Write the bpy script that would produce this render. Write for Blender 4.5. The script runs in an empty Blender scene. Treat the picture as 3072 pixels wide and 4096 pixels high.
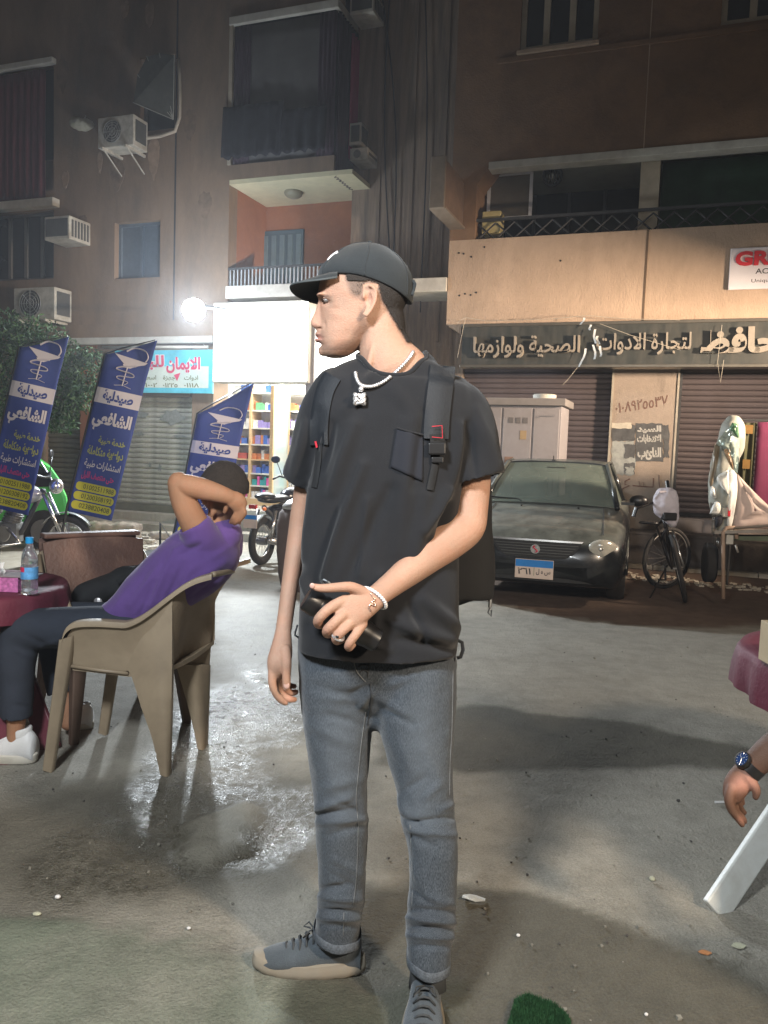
import bpy, bmesh, math, random
import numpy as np
from mathutils import Vector, Matrix, noise as mnoise
random.seed(7); np.random.seed(7)
SC = bpy.context.scene; COL = SC.collection
# ---------------------------------------------------------------- camera
CAM_Z = 1.37; F = 3215.0; PITCH = math.radians(4.59); ROLL = math.radians(2.0)
_F = Vector((0, math.cos(PITCH), -math.sin(PITCH)))
_U0 = Vector((0, math.sin(PITCH), math.cos(PITCH))); _R0 = Vector((1, 0, 0))
_R = _R0 * math.cos(ROLL) + _U0 * math.sin(ROLL)
_U = _U0 * math.cos(ROLL) - _R0 * math.sin(ROLL)
CAM = Vector((0, 0, CAM_Z))
cam = bpy.data.objects.new('camera', bpy.data.cameras.new('camera')); COL.objects.link(cam)
cam.matrix_world = Matrix(((_R.x, _U.x, -_F.x, 0), (_R.y, _U.y, -_F.y, 0), (_R.z, _U.z, -_F.z, CAM_Z), (0, 0, 0, 1)))
cam.data.sensor_fit = 'VERTICAL'; cam.data.sensor_height = 32; cam.data.lens = 32 * F / 4096
cam.data.clip_start = 0.05; cam.data.clip_end = 400
SC.camera = cam
# ---------------------------------------------------------------- world: city night sky
W = bpy.data.worlds.new('World'); SC.world = W; W.use_nodes = True
bg = W.node_tree.nodes['Background']; bg.inputs[0].default_value = (0.66, 0.60, 0.56, 1); bg.inputs[1].default_value = 0.045
SC.view_settings.view_transform = 'Standard'; SC.view_settings.look = 'None'
SC.view_settings.exposure = 0.60; SC.view_settings.gamma = 1.0; SC.view_settings.use_curve_mapping = False
# ---------------------------------------------------------------- lamps (each sits in a fixture built below)
def area(name, loc, target, size, energy, color, sy=None, spread=180):
    l = bpy.data.lights.new(name, 'AREA'); l.energy = energy; l.color = color
    l.shape = 'RECTANGLE'; l.size = size; l.size_y = sy or size; l.spread = math.radians(spread)
    o = bpy.data.objects.new(name, l); COL.objects.link(o); o.location = loc
    o.rotation_euler = (Vector(target) - Vector(loc)).to_track_quat('-Z', 'Y').to_euler()
    return o
def point(name, loc, r, energy, color):
    l = bpy.data.lights.new(name, 'POINT'); l.energy = energy; l.color = color; l.shadow_soft_size = r
    o = bpy.data.objects.new(name, l); COL.objects.link(o); o.location = loc; return o
LAMP_A = (-0.95, -0.15, 2.86); LAMP_B = (2.3, -0.7, 2.86)
area('awning_light', LAMP_A, (0.3, 6.5, 0.8), 0.45, 125, (0.93, 0.97, 1.0))
area('awning_light_warm', LAMP_B, (1.0, 7.0, 1.2), 0.35, 150, (1.0, 0.80, 0.60))
area('street_lamp_light', (5.9, 6.9, 2.7), (0.6, 11.4, 3.1), 0.3, 270, (1.0, 0.78, 0.58), spread=100)
# ---------------------------------------------------------------- pixels of the 3072x4096 photo -> points of the place
def ray(px, py): return _F + _R * ((px - 1536) / F) - _U * ((py - 2048) / F)
def W3(px, py, d):
    r = ray(px, py); return CAM + r * (d / r.y)
def G(px, py, z=0.0):
    r = ray(px, py); return CAM + r * ((z - CAM_Z) / r.z)
def project(V):
    V = np.asarray(V, float); D = V - np.array(CAM)
    f = D @ np.array(_F); x = D @ np.array(_R); y = D @ np.array(_U)
    return 1536 + F * x / f, 2048 - F * y / f
# facade frame: A runs right along the street front, N points to the street
ANG = math.radians(20.0)
FA = Vector((math.cos(ANG), -math.sin(ANG), 0)); FN = Vector((-math.sin(ANG), -math.cos(ANG), 0))
P0 = Vector((3.28, 10.7, 0.0)); FZ = Vector((0, 0, 1))
def FQ(px, py, off=0.0):
    r = ray(px, py); o = P0 + FN * off
    t = (o - CAM).dot(FN) / r.dot(FN); p = CAM + r * t - P0
    return p.dot(FA), p.z
def FP(a, z, off=0.0): return P0 + FA * a + FN * off + Vector((0, 0, z))
# ---------------------------------------------------------------- objects
def tag(o, label=None, cat=None, group=None, kind=None):
    if label: o['label'] = label
    if cat: o['category'] = cat
    if group: o['group'] = group
    if kind: o['kind'] = kind
    return o
def thing(name, label, cat, loc=(0, 0, 0), rz=0.0, group=None):
    o = bpy.data.objects.new(name, None); COL.objects.link(o); o.location = loc; o.rotation_euler = (0, 0, rz)
    o.empty_display_size = 0.1
    return tag(o, label, cat, group)
def root_of(o):
    while o.parent: o = o.parent
    return o
def link_mesh(name, me, mat, parent=None, world=True):
    """vertices are given in world coordinates; they are moved into the parent's frame"""
    o = bpy.data.objects.new(name, me); COL.objects.link(o)
    if mat is not None:
        for m in (mat if isinstance(mat, (list, tuple)) else [mat]): me.materials.append(m)
    if parent is not None:
        if world:
            r = root_of(parent)
            M = Matrix.Translation(r.location) @ r.rotation_euler.to_matrix().to_4x4()
            me.transform(M.inverted())
        o.parent = parent
    return o
def copy_tree(o, parent=None):
    c = o.copy(); COL.objects.link(c)
    if parent is not None: c.parent = parent
    for ch in [x for x in list(bpy.data.objects) if x.parent == o]: copy_tree(ch, c)
    return c
class MB:
    def __init__(s): s.v = []; s.f = []; s.mi = []
    def add(s, vs, fs, mi=0):
        b = len(s.v); s.v += [tuple(v) for v in vs]; s.f += [tuple(i + b for i in f) for f in fs]; s.mi += [mi] * len(fs); return s
    def box(s, c, hx, hy, hz, ax=None, mi=0):
        X, Y, Z = ax if ax else (Vector((1, 0, 0)), Vector((0, 1, 0)), Vector((0, 0, 1)))
        c = Vector(c); vs = [c + X * (hx * i) + Y * (hy * j) + Z * (hz * k) for i in (-1, 1) for j in (-1, 1) for k in (-1, 1)]
        return s.add(vs, [(0, 1, 3, 2), (4, 6, 7, 5), (0, 4, 5, 1), (2, 3, 7, 6), (0, 2, 6, 4), (1, 5, 7, 3)], mi)
    def hexa(s, p, mi=0):  # p: 4 bottom points + 4 top points
        return s.add(p, [(3, 2, 1, 0), (4, 5, 6, 7), (0, 1, 5, 4), (1, 2, 6, 5), (2, 3, 7, 6), (3, 0, 4, 7)], mi)
    def fbox(s, a0, a1, z0, z1, o0, o1, mi=0):  # box in the facade frame
        P = FP; return s.hexa([P(a0, z0, o0), P(a1, z0, o0), P(a1, z0, o1), P(a0, z0, o1), P(a0, z1, o0), P(a1, z1, o0), P(a1, z1, o1), P(a0, z1, o1)], mi)
    def prism(s, pts, vec, mi=0):
        n = len(pts); vec = Vector(vec); vs = [Vector(p) for p in pts] + [Vector(p) + vec for p in pts]
        fs = [tuple(range(n))[::-1], tuple(range(n, 2 * n))] + [(i, (i + 1) % n, n + (i + 1) % n, n + i) for i in range(n)]
        return s.add(vs, fs, mi)
    def tube(s, pts, r, n=8, closed=False, mi=0, flat=1.0, up=None):
        pts = [Vector(p) for p in pts]; m = len(pts)
        rr = r if isinstance(r, (list, tuple)) else [r] * m
        vs = []; prev = None
        for i, p in enumerate(pts):
            a = pts[(i - 1) % m] if (closed or i > 0) else p; b = pts[(i + 1) % m] if (closed or i < m - 1) else p
            t = (b - a).normalized()
            if prev is None:
                ref = Vector(up) if up is not None else (Vector((0, 0, 1)) if abs(t.z) < 0.9 else Vector((0, 1, 0)))
                x = ref - t * ref.dot(t)
            else: x = prev - t * prev.dot(t)
            x.normalize(); prev = x; y = t.cross(x)
            for k in range(n):
                an = 2 * math.pi * k / n; vs.append(p + x * (math.cos(an) * rr[i]) + y * (math.sin(an) * rr[i] * flat))
        fs = []
        for i in range(m if closed else m - 1):
            j = (i + 1) % m
            for k in range(n): fs.append((i * n + k, i * n + (k + 1) % n, j * n + (k + 1) % n, j * n + k))
        if not closed: fs += [tuple(range(n))[::-1], tuple(range((m - 1) * n, m * n))]
        return s.add(vs, fs, mi)
    def loft(s, rings, mi=0, cap=True):
        n = len(rings[0]); vs = [p for r in rings for p in r]; fs = []
        for i in range(len(rings) - 1):
            for k in range(n): fs.append((i * n + k, i * n + (k + 1) % n, (i + 1) * n + (k + 1) % n, (i + 1) * n + k))
        if cap:
            b = len(vs); vs += [sum((Vector(p) for p in rings[0]), Vector()) / n, sum((Vector(p) for p in rings[-1]), Vector()) / n]
            m = (len(rings) - 1) * n
            for k in range(n): fs += [(b, (k + 1) % n, k), (b + 1, m + k, m + (k + 1) % n)]
        return s.add(vs, fs, mi)
    def ell(s, c, r, n=12, m=8, ax=None, mi=0):
        c = Vector(c); X, Y, Z = ax if ax else (Vector((1, 0, 0)), Vector((0, 1, 0)), Vector((0, 0, 1)))
        if not isinstance(r, (tuple, list)): r = (r, r, r)
        rings = []
        for j in range(1, m):
            t = math.pi * j / m
            rings.append([c + X * (r[0] * math.sin(t) * math.cos(2 * math.pi * k / n)) + Y * (r[1] * math.sin(t) * math.sin(2 * math.pi * k / n)) - Z * (r[2] * math.cos(t)) for k in range(n)])
        vs = [p for q in rings for p in q]; fs = []
        for i in range(len(rings) - 1):
            for k in range(n): fs.append((i * n + k, i * n + (k + 1) % n, (i + 1) * n + (k + 1) % n, (i + 1) * n + k))
        b = len(vs); vs += [c - Z * r[2], c + Z * r[2]]; q = (len(rings) - 1) * n
        for k in range(n): fs += [(b, (k + 1) % n, k), (b + 1, q + k, q + (k + 1) % n)]
        return s.add(vs, fs, mi)
    def grid(s, rows, mi=0, thick=0.0, vec=None):  # sheet from rows of points, optional thickness along vec
        m = len(rows); n = len(rows[0]); vs = [Vector(p) for r in rows for p in r]
        fs = [(i * n + k, i * n + k + 1, (i + 1) * n + k + 1, (i + 1) * n + k) for i in range(m - 1) for k in range(n - 1)]
        if thick:
            V = Vector(vec) * thick; b = len(vs); vs += [p + V for p in vs[:b]]
            fs2 = [tuple(b + q for q in f[::-1]) for f in fs]
            rim = [(0 * n + k) for k in range(n)] + [i * n + n - 1 for i in range(1, m)] + [(m - 1) * n + k for k in range(n - 2, -1, -1)] + [i * n for i in range(m - 2, 0, -1)]
            fs2 += [(rim[(i + 1) % len(rim)], rim[i], rim[i] + b, rim[(i + 1) % len(rim)] + b) for i in range(len(rim))]
            fs += fs2
        return s.add(vs, fs, mi)
    def mesh(s, name, smooth=False):
        me = bpy.data.meshes.new(name); me.from_pydata(s.v, [], s.f)
        if any(s.mi): me.polygons.foreach_set('material_index', s.mi)
        if smooth: me.polygons.foreach_set('use_smooth', [True] * len(me.polygons))
        me.update(); return me
    def build(s, name, mat, parent=None, smooth=False, world=True, bevel=0, angle=None, seg=2, fix=True):
        me = s.mesh(name, smooth)
        bm = bmesh.new(); bm.from_mesh(me)
        if fix: bmesh.ops.recalc_face_normals(bm, faces=bm.faces)
        bm.to_mesh(me); bm.free()
        o = link_mesh(name, me, mat, parent, world)
        if smooth and angle:
            me.set_sharp_from_angle(angle=math.radians(angle))
        if bevel:
            b = o.modifiers.new('bevel', 'BEVEL'); b.width = bevel; b.segments = seg; b.limit_method = 'ANGLE'; b.angle_limit = math.radians(35)
        return o
def temp_eval(me, mods):
    o = bpy.data.objects.new('tmp', me); COL.objects.link(o)
    for t, kw in mods:
        m = o.modifiers.new(t, t)
        for k, v in kw.items(): setattr(m, k, v)
    dg = bpy.context.evaluated_depsgraph_get(); dg.update()
    r = bpy.data.meshes.new_from_object(o.evaluated_get(dg)); bpy.data.objects.remove(o); bpy.data.meshes.remove(me)
    return r
def fuse(mb, voxel, smooth=4, fac=0.5):
    me = mb.mesh('tmp')
    bm = bmesh.new(); bm.from_mesh(me); bmesh.ops.recalc_face_normals(bm, faces=bm.faces); bm.to_mesh(me); bm.free()
    r = temp_eval(me, [('REMESH', dict(mode='VOXEL', voxel_size=voxel, adaptivity=0.0))] + ([('SMOOTH', dict(factor=fac, iterations=smooth))] if smooth else []))
    r.polygons.foreach_set('use_smooth', [True] * len(r.polygons)); r.update()
    return r
def arr(me):
    n = len(me.vertices); V = np.empty(n * 3); me.vertices.foreach_get('co', V)
    N = np.empty(n * 3); me.vertices.foreach_get('normal', N); return V.reshape(-1, 3), N.reshape(-1, 3)
def setv(me, V): me.vertices.foreach_set('co', np.ascontiguousarray(V).ravel()); me.update()
def lerp(a, b, t): return a + (b - a) * t
def crom(P, sub):
    P = np.array(P, float); out = []
    n = len(P)
    for i in range(n - 1):
        p0 = P[max(i - 1, 0)]; p1 = P[i]; p2 = P[i + 1]; p3 = P[min(i + 2, n - 1)]
        for k in range(sub):
            t = k / sub; out.append(0.5 * ((2 * p1) + (-p0 + p2) * t + (2 * p0 - 5 * p1 + 4 * p2 - p3) * t * t + (-p0 + 3 * p1 - 3 * p2 + p3) * t ** 3))
    out.append(P[-1]); return np.array(out)
def limb(mb, rows, n=20, sub=4, sq=2.0, hem=0, round_end=True, view=None, side0=None):
    """rows: (px,py,depth,half width px,half thickness m). hem: 1 opens the last ring inward, 2 both ends."""
    Q = crom(rows, sub)
    C = [W3(q[0], q[1], q[2]) for q in Q]; rings = []; ax = []
    for i, q in enumerate(Q):
        t = (C[min(i + 1, len(C) - 1)] - C[max(i - 1, 0)]).normalized()
        vd = (C[i] - CAM).normalized()
        S = t.cross(vd).normalized(); N = S.cross(t).normalized()
        if ax and S.dot(ax[-1][0]) < 0: S = -S; N = -N
        hw = max(q[3], 1) * q[2] / F; th = max(q[4], 0.002); ax.append((S, N, hw, th, t))
        ring = []
        for k in range(n):
            a = 2 * math.pi * k / n; c = math.cos(a); s_ = math.sin(a)
            e = 2.0 / sq; cx = math.copysign(abs(c) ** e, c); sy = math.copysign(abs(s_) ** e, s_)
            ring.append(C[i] + S * (hw * cx) + N * (th * sy))
        rings.append(ring)
    def scaled(i, f, sh):
        c = C[i]; t = ax[i][4]; return [c + (p - c) * f + t * sh for p in rings[i]]
    end = []; start = []
    if hem >= 1: end = [scaled(-1, 0.90, 0.0), scaled(-1, 0.86, -0.03), scaled(-1, 0.6, -0.05)]
    elif round_end:
        r = min(ax[-1][2], ax[-1][3]); end = [scaled(-1, math.cos(a), r * math.sin(a)) for a in (0.4, 0.8, 1.2)]
    if hem == 2: start = [scaled(0, 0.6, 0.05), scaled(0, 0.86, 0.03), scaled(0, 0.90, 0.0)]
    elif round_end:
        r = min(ax[0][2], ax[0][3]); start = [scaled(0, math.cos(a), -r * math.sin(a)) for a in (1.2, 0.8, 0.4)]
    mb.loft(start + rings + end); return rings
def limb3(mb, rows, n=14, sub=3):
    """world-space rod: (x,y,z,r) or (x,y,z,r,flatness)"""
    Q = crom([tuple(r) + ((1.0,) if len(r) == 4 else ()) for r in rows], sub)
    C = [Vector(q[:3]) for q in Q]; rings = []; prev = None
    for i, q in enumerate(Q):
        t = (C[min(i + 1, len(C) - 1)] - C[max(i - 1, 0)]).normalized()
        if prev is None: x = Vector((0, 1, 0)) if abs(t.y) < 0.85 else Vector((1, 0, 0))
        else: x = prev
        x = (x - t * x.dot(t)).normalized(); prev = x; y = t.cross(x)
        rings.append([C[i] + x * (math.cos(2 * math.pi * k / n) * q[3] * q[4]) + y * (math.sin(2 * math.pi * k / n) * q[3]) for k in range(n)])
    def sc(i, f, sh):
        t = (C[-1] - C[-2]).normalized() if i == -1 else (C[1] - C[0]).normalized()
        return [C[i] + (p - C[i]) * f + t * sh for p in rings[i]]
    r0 = Q[0][3]; r1 = Q[-1][3]
    mb.loft([sc(0, math.cos(a), -r0 * math.sin(a)) for a in (1.2, 0.8, 0.4)] + rings + [sc(-1, math.cos(a), r1 * math.sin(a)) for a in (0.4, 0.8, 1.2)])
def finger(mb, pts, n=12):
    """pts: (px,py,depth,radius px)"""
    limb3(mb, [tuple(W3(p[0], p[1], p[2])) + (p[3] * p[2] / F,) for p in pts], n=n, sub=3)
def seg_dist(px, py, a, b):
    ax_, ay = a; bx, by = b; dx, dy = bx - ax_, by - ay; L = dx * dx + dy * dy + 1e-9
    t = np.clip(((px - ax_) * dx + (py - ay) * dy) / L, 0, 1)
    return np.hypot(px - (ax_ + t * dx), py - (ay + t * dy)), t
def folds(me, lst, back=0.4):
    """real relief: each fold is a segment on the cloth with a width and a height in metres"""
    V, N = arr(me); px, py = project(V); vd = V - np.array(CAM); vd /= np.linalg.norm(vd, axis=1)[:, None]
    face = np.clip(-(N * vd).sum(1) * 2.0 + back, 0, 1); D = np.zeros(len(V))
    for (x0, y0, x1, y1, w, h) in lst:
        d, t = seg_dist(px, py, (x0, y0), (x1, y1))
        D += h * np.exp(-(d / w) ** 2) * (0.35 + 0.65 * np.sin(np.pi * np.clip(0.12 + 0.8 * t, 0, 1)))
    setv(me, V + N * (D * face)[:, None])
def relief(me, amp, scale, stretch=(1, 1, 1), seed=0, oct=2):
    V, N = arr(me); D = np.array([mnoise.fractal(Vector((v[0] * scale * stretch[0] + seed, v[1] * scale * stretch[1], v[2] * scale * stretch[2])), 1.0, 2.0, oct) for v in V])
    setv(me, V + N * (D * amp)[:, None])
def inpoly(px, py, poly):
    ins = np.zeros(len(px), bool); n = len(poly)
    for i in range(n):
        x0, y0 = poly[i]; x1, y1 = poly[(i + 1) % n]
        c = ((y0 > py) != (y1 > py)) & (px < (x1 - x0) * (py - y0) / (y1 - y0 + 1e-12) + x0); ins ^= c
    return ins
def soft_poly(px, py, poly, w):
    d = np.full(len(px), 1e9); n = len(poly)
    for i in range(n):
        e, _ = seg_dist(px, py, poly[i], poly[(i + 1) % n]); d = np.minimum(d, e)
    return np.clip(0.5 + np.where(inpoly(px, py, poly), d, -d) / (2 * w), 0, 1)
def attr(me, name, val):
    a = me.attributes.new(name, 'FLOAT', 'POINT'); a.data.foreach_set('value', np.ascontiguousarray(val, dtype=np.float32))
# ---------------------------------------------------------------- materials
def nm(mt, t, **kw):
    n = mt.node_tree.nodes.new(t)
    for k, v in kw.items():
        if k in n.inputs: n.inputs[k].default_value = v
        else: setattr(n, k, v)
    return n
def lk(mt, a, b): mt.node_tree.links.new(a, b)
def ramp(mt, fac, stops):
    r = nm(mt, 'ShaderNodeValToRGB'); e = r.color_ramp.elements
    while len(e) < len(stops): e.new(0.5)
    for el, (p, c) in zip(e, stops): el.position = p; el.color = (c[0], c[1], c[2], 1) if hasattr(c, '__len__') else (c, c, c, 1)
    lk(mt, fac, r.inputs['Fac']); return r.outputs['Color']
def mixc(mt, fac, a, b, mode='MIX'):
    m = nm(mt, 'ShaderNodeMix', data_type='RGBA', blend_type=mode)
    for s, v in ((m.inputs[0], fac), (m.inputs[6], a), (m.inputs[7], b)):
        if hasattr(v, 'node'): lk(mt, v, s)
        elif hasattr(v, '__len__'): s.default_value = (v[0], v[1], v[2], 1)
        else: s.default_value = v if s == m.inputs[0] else (v, v, v, 1)
    return m.outputs[2]
def mathn(mt, op, a, b=0.0, clamp=False):
    m = nm(mt, 'ShaderNodeMath', operation=op); m.use_clamp = clamp
    for s, v in ((m.inputs[0], a), (m.inputs[1], b)):
        if hasattr(v, 'node'): lk(mt, v, s)
        else: s.default_value = v
    return m.outputs[0]
def noise_tex(mt, scale, detail=4, rough=0.6, stretch=None, dist=0.0, coord='Object'):
    tc = nm(mt, 'ShaderNodeTexCoord'); mp = nm(mt, 'ShaderNodeMapping')
    if stretch: mp.inputs['Scale'].default_value = stretch
    lk(mt, tc.outputs[coord], mp.inputs['Vector']); n = nm(mt, 'ShaderNodeTexNoise', Scale=scale, Detail=detail, Roughness=rough, Distortion=dist)
    lk(mt, mp.outputs['Vector'], n.inputs['Vector']); return n.outputs['Fac']
def attn(mt, name):
    a = nm(mt, 'ShaderNodeAttribute', attribute_name=name); return a.outputs['Fac']
def bump(mt, bs, h, strength, dist, prev=None):
    b = nm(mt, 'ShaderNodeBump', Strength=strength, Distance=dist); lk(mt, h, b.inputs['Height'])
    if prev is not None: lk(mt, prev, b.inputs['Normal'])
    lk(mt, b.outputs['Normal'], bs.inputs['Normal']); return b.outputs['Normal']
_mats = {}
def mat(name, col=(0.5, 0.5, 0.5), rough=0.6, metal=0.0, var=0.15, vscale=6.0, bmp=0.0, bscale=60.0, dirt=None, dscale=2.0, damt=0.5, stretch=None, spec=0.5, sheen=0.0, sss=0.0, coat=0.0, emit=None, estr=0.0, trans=0.0, alpha=1.0, aniso=None):
    if name in _mats: return _mats[name]
    m = bpy.data.materials.new(name); m.use_nodes = True; bs = m.node_tree.nodes['Principled BSDF']; _mats[name] = m
    c = col
    if var > 0:
        n = noise_tex(m, vscale, 5, 0.65, stretch)
        c = ramp(m, n, [(0.25, tuple(x * (1 - var) for x in col)), (0.75, tuple(min(1, x * (1 + var)) for x in col))])
    if dirt is not None:
        d = noise_tex(m, dscale, 8, 0.7, stretch, 0.3); d = ramp(m, d, [(0.42, 0.0), (0.68, 1.0)])
        d = mathn(m, 'MULTIPLY', d, damt); c = mixc(m, d, c, dirt)
    if hasattr(c, 'node'): lk(m, c, bs.inputs['Base Color'])
    else: bs.inputs['Base Color'].default_value = (*c, 1)
    bs.inputs['Roughness'].default_value = rough; bs.inputs['Metallic'].default_value = metal
    bs.inputs['Specular IOR Level'].default_value = spec; bs.inputs['Alpha'].default_value = alpha
    bs.inputs['Sheen Weight'].default_value = sheen; bs.inputs['Coat Weight'].default_value = coat; bs.inputs['Coat Roughness'].default_value = 0.1
    bs.inputs['Transmission Weight'].default_value = trans
    if sss: bs.inputs['Subsurface Weight'].default_value = sss; bs.inputs['Subsurface Radius'].default_value = (0.012, 0.005, 0.003); bs.inputs['Subsurface Scale'].default_value = 1.0
    if bmp > 0: bump(m, bs, noise_tex(m, bscale, 4, 0.6, stretch), bmp, 0.01)
    if emit: bs.inputs['Emission Color'].default_value = (*emit, 1); bs.inputs['Emission Strength'].default_value = estr
    return m
# ---------------------------------------------------------------- Arabic shaping for print (letters in visual order)
_AR = {'ا': 'FE8D FE8E', 'أ': 'FE83 FE84', 'ب': 'FE8F FE90 FE91 FE92', 'ت': 'FE95 FE96 FE97 FE98', 'ة': 'FE93 FE94', 'ج': 'FE9D FE9E FE9F FEA0', 'ح': 'FEA1 FEA2 FEA3 FEA4', 'خ': 'FEA5 FEA6 FEA7 FEA8', 'د': 'FEA9 FEAA', 'ر': 'FEAD FEAE', 'ز': 'FEAF FEB0', 'س': 'FEB1 FEB2 FEB3 FEB4', 'ش': 'FEB5 FEB6 FEB7 FEB8', 'ص': 'FEB9 FEBA FEBB FEBC', 'ط': 'FEC1 FEC2 FEC3 FEC4', 'ظ': 'FEC5 FEC6 FEC7 FEC8', 'ع': 'FEC9 FECA FECB FECC', 'ف': 'FED1 FED2 FED3 FED4', 'ق': 'FED5 FED6 FED7 FED8', 'ك': 'FED9 FEDA FEDB FEDC', 'ل': 'FEDD FEDE FEDF FEE0', 'م': 'FEE1 FEE2 FEE3 FEE4', 'ن': 'FEE5 FEE6 FEE7 FEE8', 'ه': 'FEE9 FEEA FEEB FEEC', 'و': 'FEED FEEE', 'ي': 'FEF1 FEF2 FEF3 FEF4', 'ى': 'FEEF FEF0', '\u0001': 'FEFB FEFC', 'ـ': '0640 0640 0640 0640'}
_AR = {k: [chr(int(h, 16)) for h in v.split()] for k, v in _AR.items()}
def shape(s):
    s = s.replace('لا', '\u0001'); out = []
    for i, ch in enumerate(s):
        if ch not in _AR: out.append(ch); continue
        f = _AR[ch]; pv = i > 0 and s[i - 1] in _AR and len(_AR[s[i - 1]]) == 4; nx = i + 1 < len(s) and s[i + 1] in _AR and len(f) == 4
        out.append(f[3] if pv and nx else f[1] if pv else f[2] if nx else f[0])
    if any(c in _AR for c in s):
        # right to left, keeping digit runs in order
        r = out[::-1]; i = 0
        while i < len(r):
            if r[i].isdigit():
                j = i
                while j < len(r) and r[j].isdigit(): j += 1
                r[i:j] = r[i:j][::-1]; i = j
            else: i += 1
        out = r
    return ''.join(out)
def text_on(name, s, o, u, v, m, parent, bold=0.0, lift=None, depth=0.0, shear=0.0):
    """print s inside the box o, o+u (along the line), o+v (up)"""
    c = bpy.data.curves.new('tmp', 'FONT'); c.body = shape(s); c.size = 1; c.offset = bold; c.extrude = depth; c.shear = shear; c.resolution_u = 3
    ob = bpy.data.objects.new('tmp', c); COL.objects.link(ob)
    dg = bpy.context.evaluated_depsgraph_get(); dg.update()
    me = bpy.data.meshes.new_from_object(ob.evaluated_get(dg)); bpy.data.objects.remove(ob); bpy.data.curves.remove(c)
    V, _ = arr(me)
    if len(V) == 0: return None
    lo = V.min(0); hi = V.max(0); u = Vector(u); v = Vector(v); nrm = u.cross(v).normalized(); o = Vector(o)
    q = (V - lo) / np.maximum(hi - lo, 1e-6)
    P = np.array(o)[None] + q[:, :1] * np.array(u)[None] + q[:, 1:2] * np.array(v)[None] + (V[:, 2:3] - (lo[2] if depth else 0)) * np.array(nrm)[None]
    setv(me, P); me.materials.clear()
    return link_mesh(name, me, m, parent)
# ================================================================ materials of the setting
M_LB = mat('plaster_grey', (0.25, 0.172, 0.112), 0.9, var=0.28, vscale=1.3, bmp=0.5, bscale=45, dirt=(0.09, 0.075, 0.06), dscale=0.8, damt=0.6, stretch=(1, 1, 0.35))
M_PIER = mat('render_streaked', (0.27, 0.20, 0.145), 0.92, var=0.3, vscale=2.6, bmp=0.6, bscale=30, dirt=(0.08, 0.07, 0.06), dscale=1.6, damt=0.8, stretch=(4, 4, 0.3))
M_BRICKY = mat('plaster_orange', (0.32, 0.13, 0.065), 0.9, var=0.2, vscale=2, bmp=0.3, dirt=(0.16, 0.09, 0.06), damt=0.4)
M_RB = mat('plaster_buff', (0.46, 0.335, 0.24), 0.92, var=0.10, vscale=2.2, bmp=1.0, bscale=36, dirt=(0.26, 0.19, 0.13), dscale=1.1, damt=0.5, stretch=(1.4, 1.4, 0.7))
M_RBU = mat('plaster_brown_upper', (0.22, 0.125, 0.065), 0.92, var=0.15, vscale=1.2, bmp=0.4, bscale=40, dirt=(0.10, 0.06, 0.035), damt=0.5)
M_WHITE = mat('trim_offwhite', (0.55, 0.53, 0.47), 0.7, var=0.15, vscale=5, dirt=(0.25, 0.22, 0.18), damt=0.5)
M_SOFFIT = mat('soffit_cream', (0.62, 0.57, 0.38), 0.85, var=0.08, dirt=(0.35, 0.32, 0.2), damt=0.3)
M_FRAME = mat('window_frame_cream', (0.42, 0.36, 0.27), 0.6, var=0.2)
M_DARK = mat('dark_room', (0.012, 0.012, 0.014), 0.8, var=0.2)
M_GLASS = mat('window_pane_dark', (0.02, 0.022, 0.026), 0.12, var=0.1, spec=0.6)
M_BARS = mat('dark_iron', (0.05, 0.05, 0.052), 0.6, metal=0.3, var=0.3)
M_SHUT1 = mat('shutter_mauve', (0.115, 0.093, 0.096), 0.55, metal=0.2, var=0.15, vscale=3, dirt=(0.09, 0.07, 0.065), damt=0.6, stretch=(1, 1, 3))
M_SHUT2 = mat('shutter_pale', (0.46, 0.44, 0.37), 0.6, metal=0.1, var=0.12, vscale=3, dirt=(0.14, 0.14, 0.12), dscale=3.5, damt=0.8)
M_SHUT3 = mat('shutter_olive', (0.17, 0.16, 0.11), 0.6, var=0.2, dirt=(0.08, 0.08, 0.06), damt=0.6)
M_PLINTH = mat('plinth_stone', (0.17, 0.145, 0.13), 0.85, var=0.2, vscale=3, bmp=0.5, dirt=(0.08, 0.07, 0.06), damt=0.6)
M_CONC = mat('concrete_pale', (0.42, 0.38, 0.31), 0.92, var=0.2, vscale=4, bmp=0.9, bscale=18, dirt=(0.22, 0.19, 0.15), damt=0.7)
M_ACW = mat('unit_white', (0.50, 0.47, 0.40), 0.55, var=0.12, dirt=(0.22, 0.19, 0.14), dscale=4, damt=0.7)
M_ACD = mat('unit_dark_grille', (0.07, 0.07, 0.065), 0.6, var=0.2)

# ================================================================ ground
def gz(y): return 0.0 if y < 4 else (-0.1 * (y - 4) / 3.0 if y < 7 else -0.1)
def axis(lo, hi, f0, f1, st, grow=1.12):
    xs = list(np.arange(f0, f1 + 1e-6, st)); s = st; x = f1
    while x < hi: s *= grow; x += s; xs.append(x)
    s = st; x = f0; pre = []
    while x > lo: s *= grow; x -= s; pre.append(x)
    return pre[::-1] + xs
def sm(a, b, x): t = np.clip((x - a) / (b - a), 0, 1); return t * t * (3 - 2 * t)
gx = np.array(axis(-60, 60, -2.4, 2.6, 0.03)); gy = np.array(axis(-30, 60, 1.2, 5.2, 0.028, 1.06))
XX, YY = np.meshgrid(gx, gy); Xf, Yf = XX.ravel(), YY.ravel()
Zb = np.where(Yf < 4, 0, np.where(Yf < 7, -0.1 * (Yf - 4) / 3, -0.1))
gpx, gpy = project(np.stack([Xf, np.maximum(Yf, 0.9), Zb], 1)); front = Yf > 0.9
n1 = np.array([mnoise.fractal(Vector((x * 1.7, y * 1.7, 3)), 1.0, 2.0, 4) for x, y in zip(Xf, Yf)])
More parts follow.
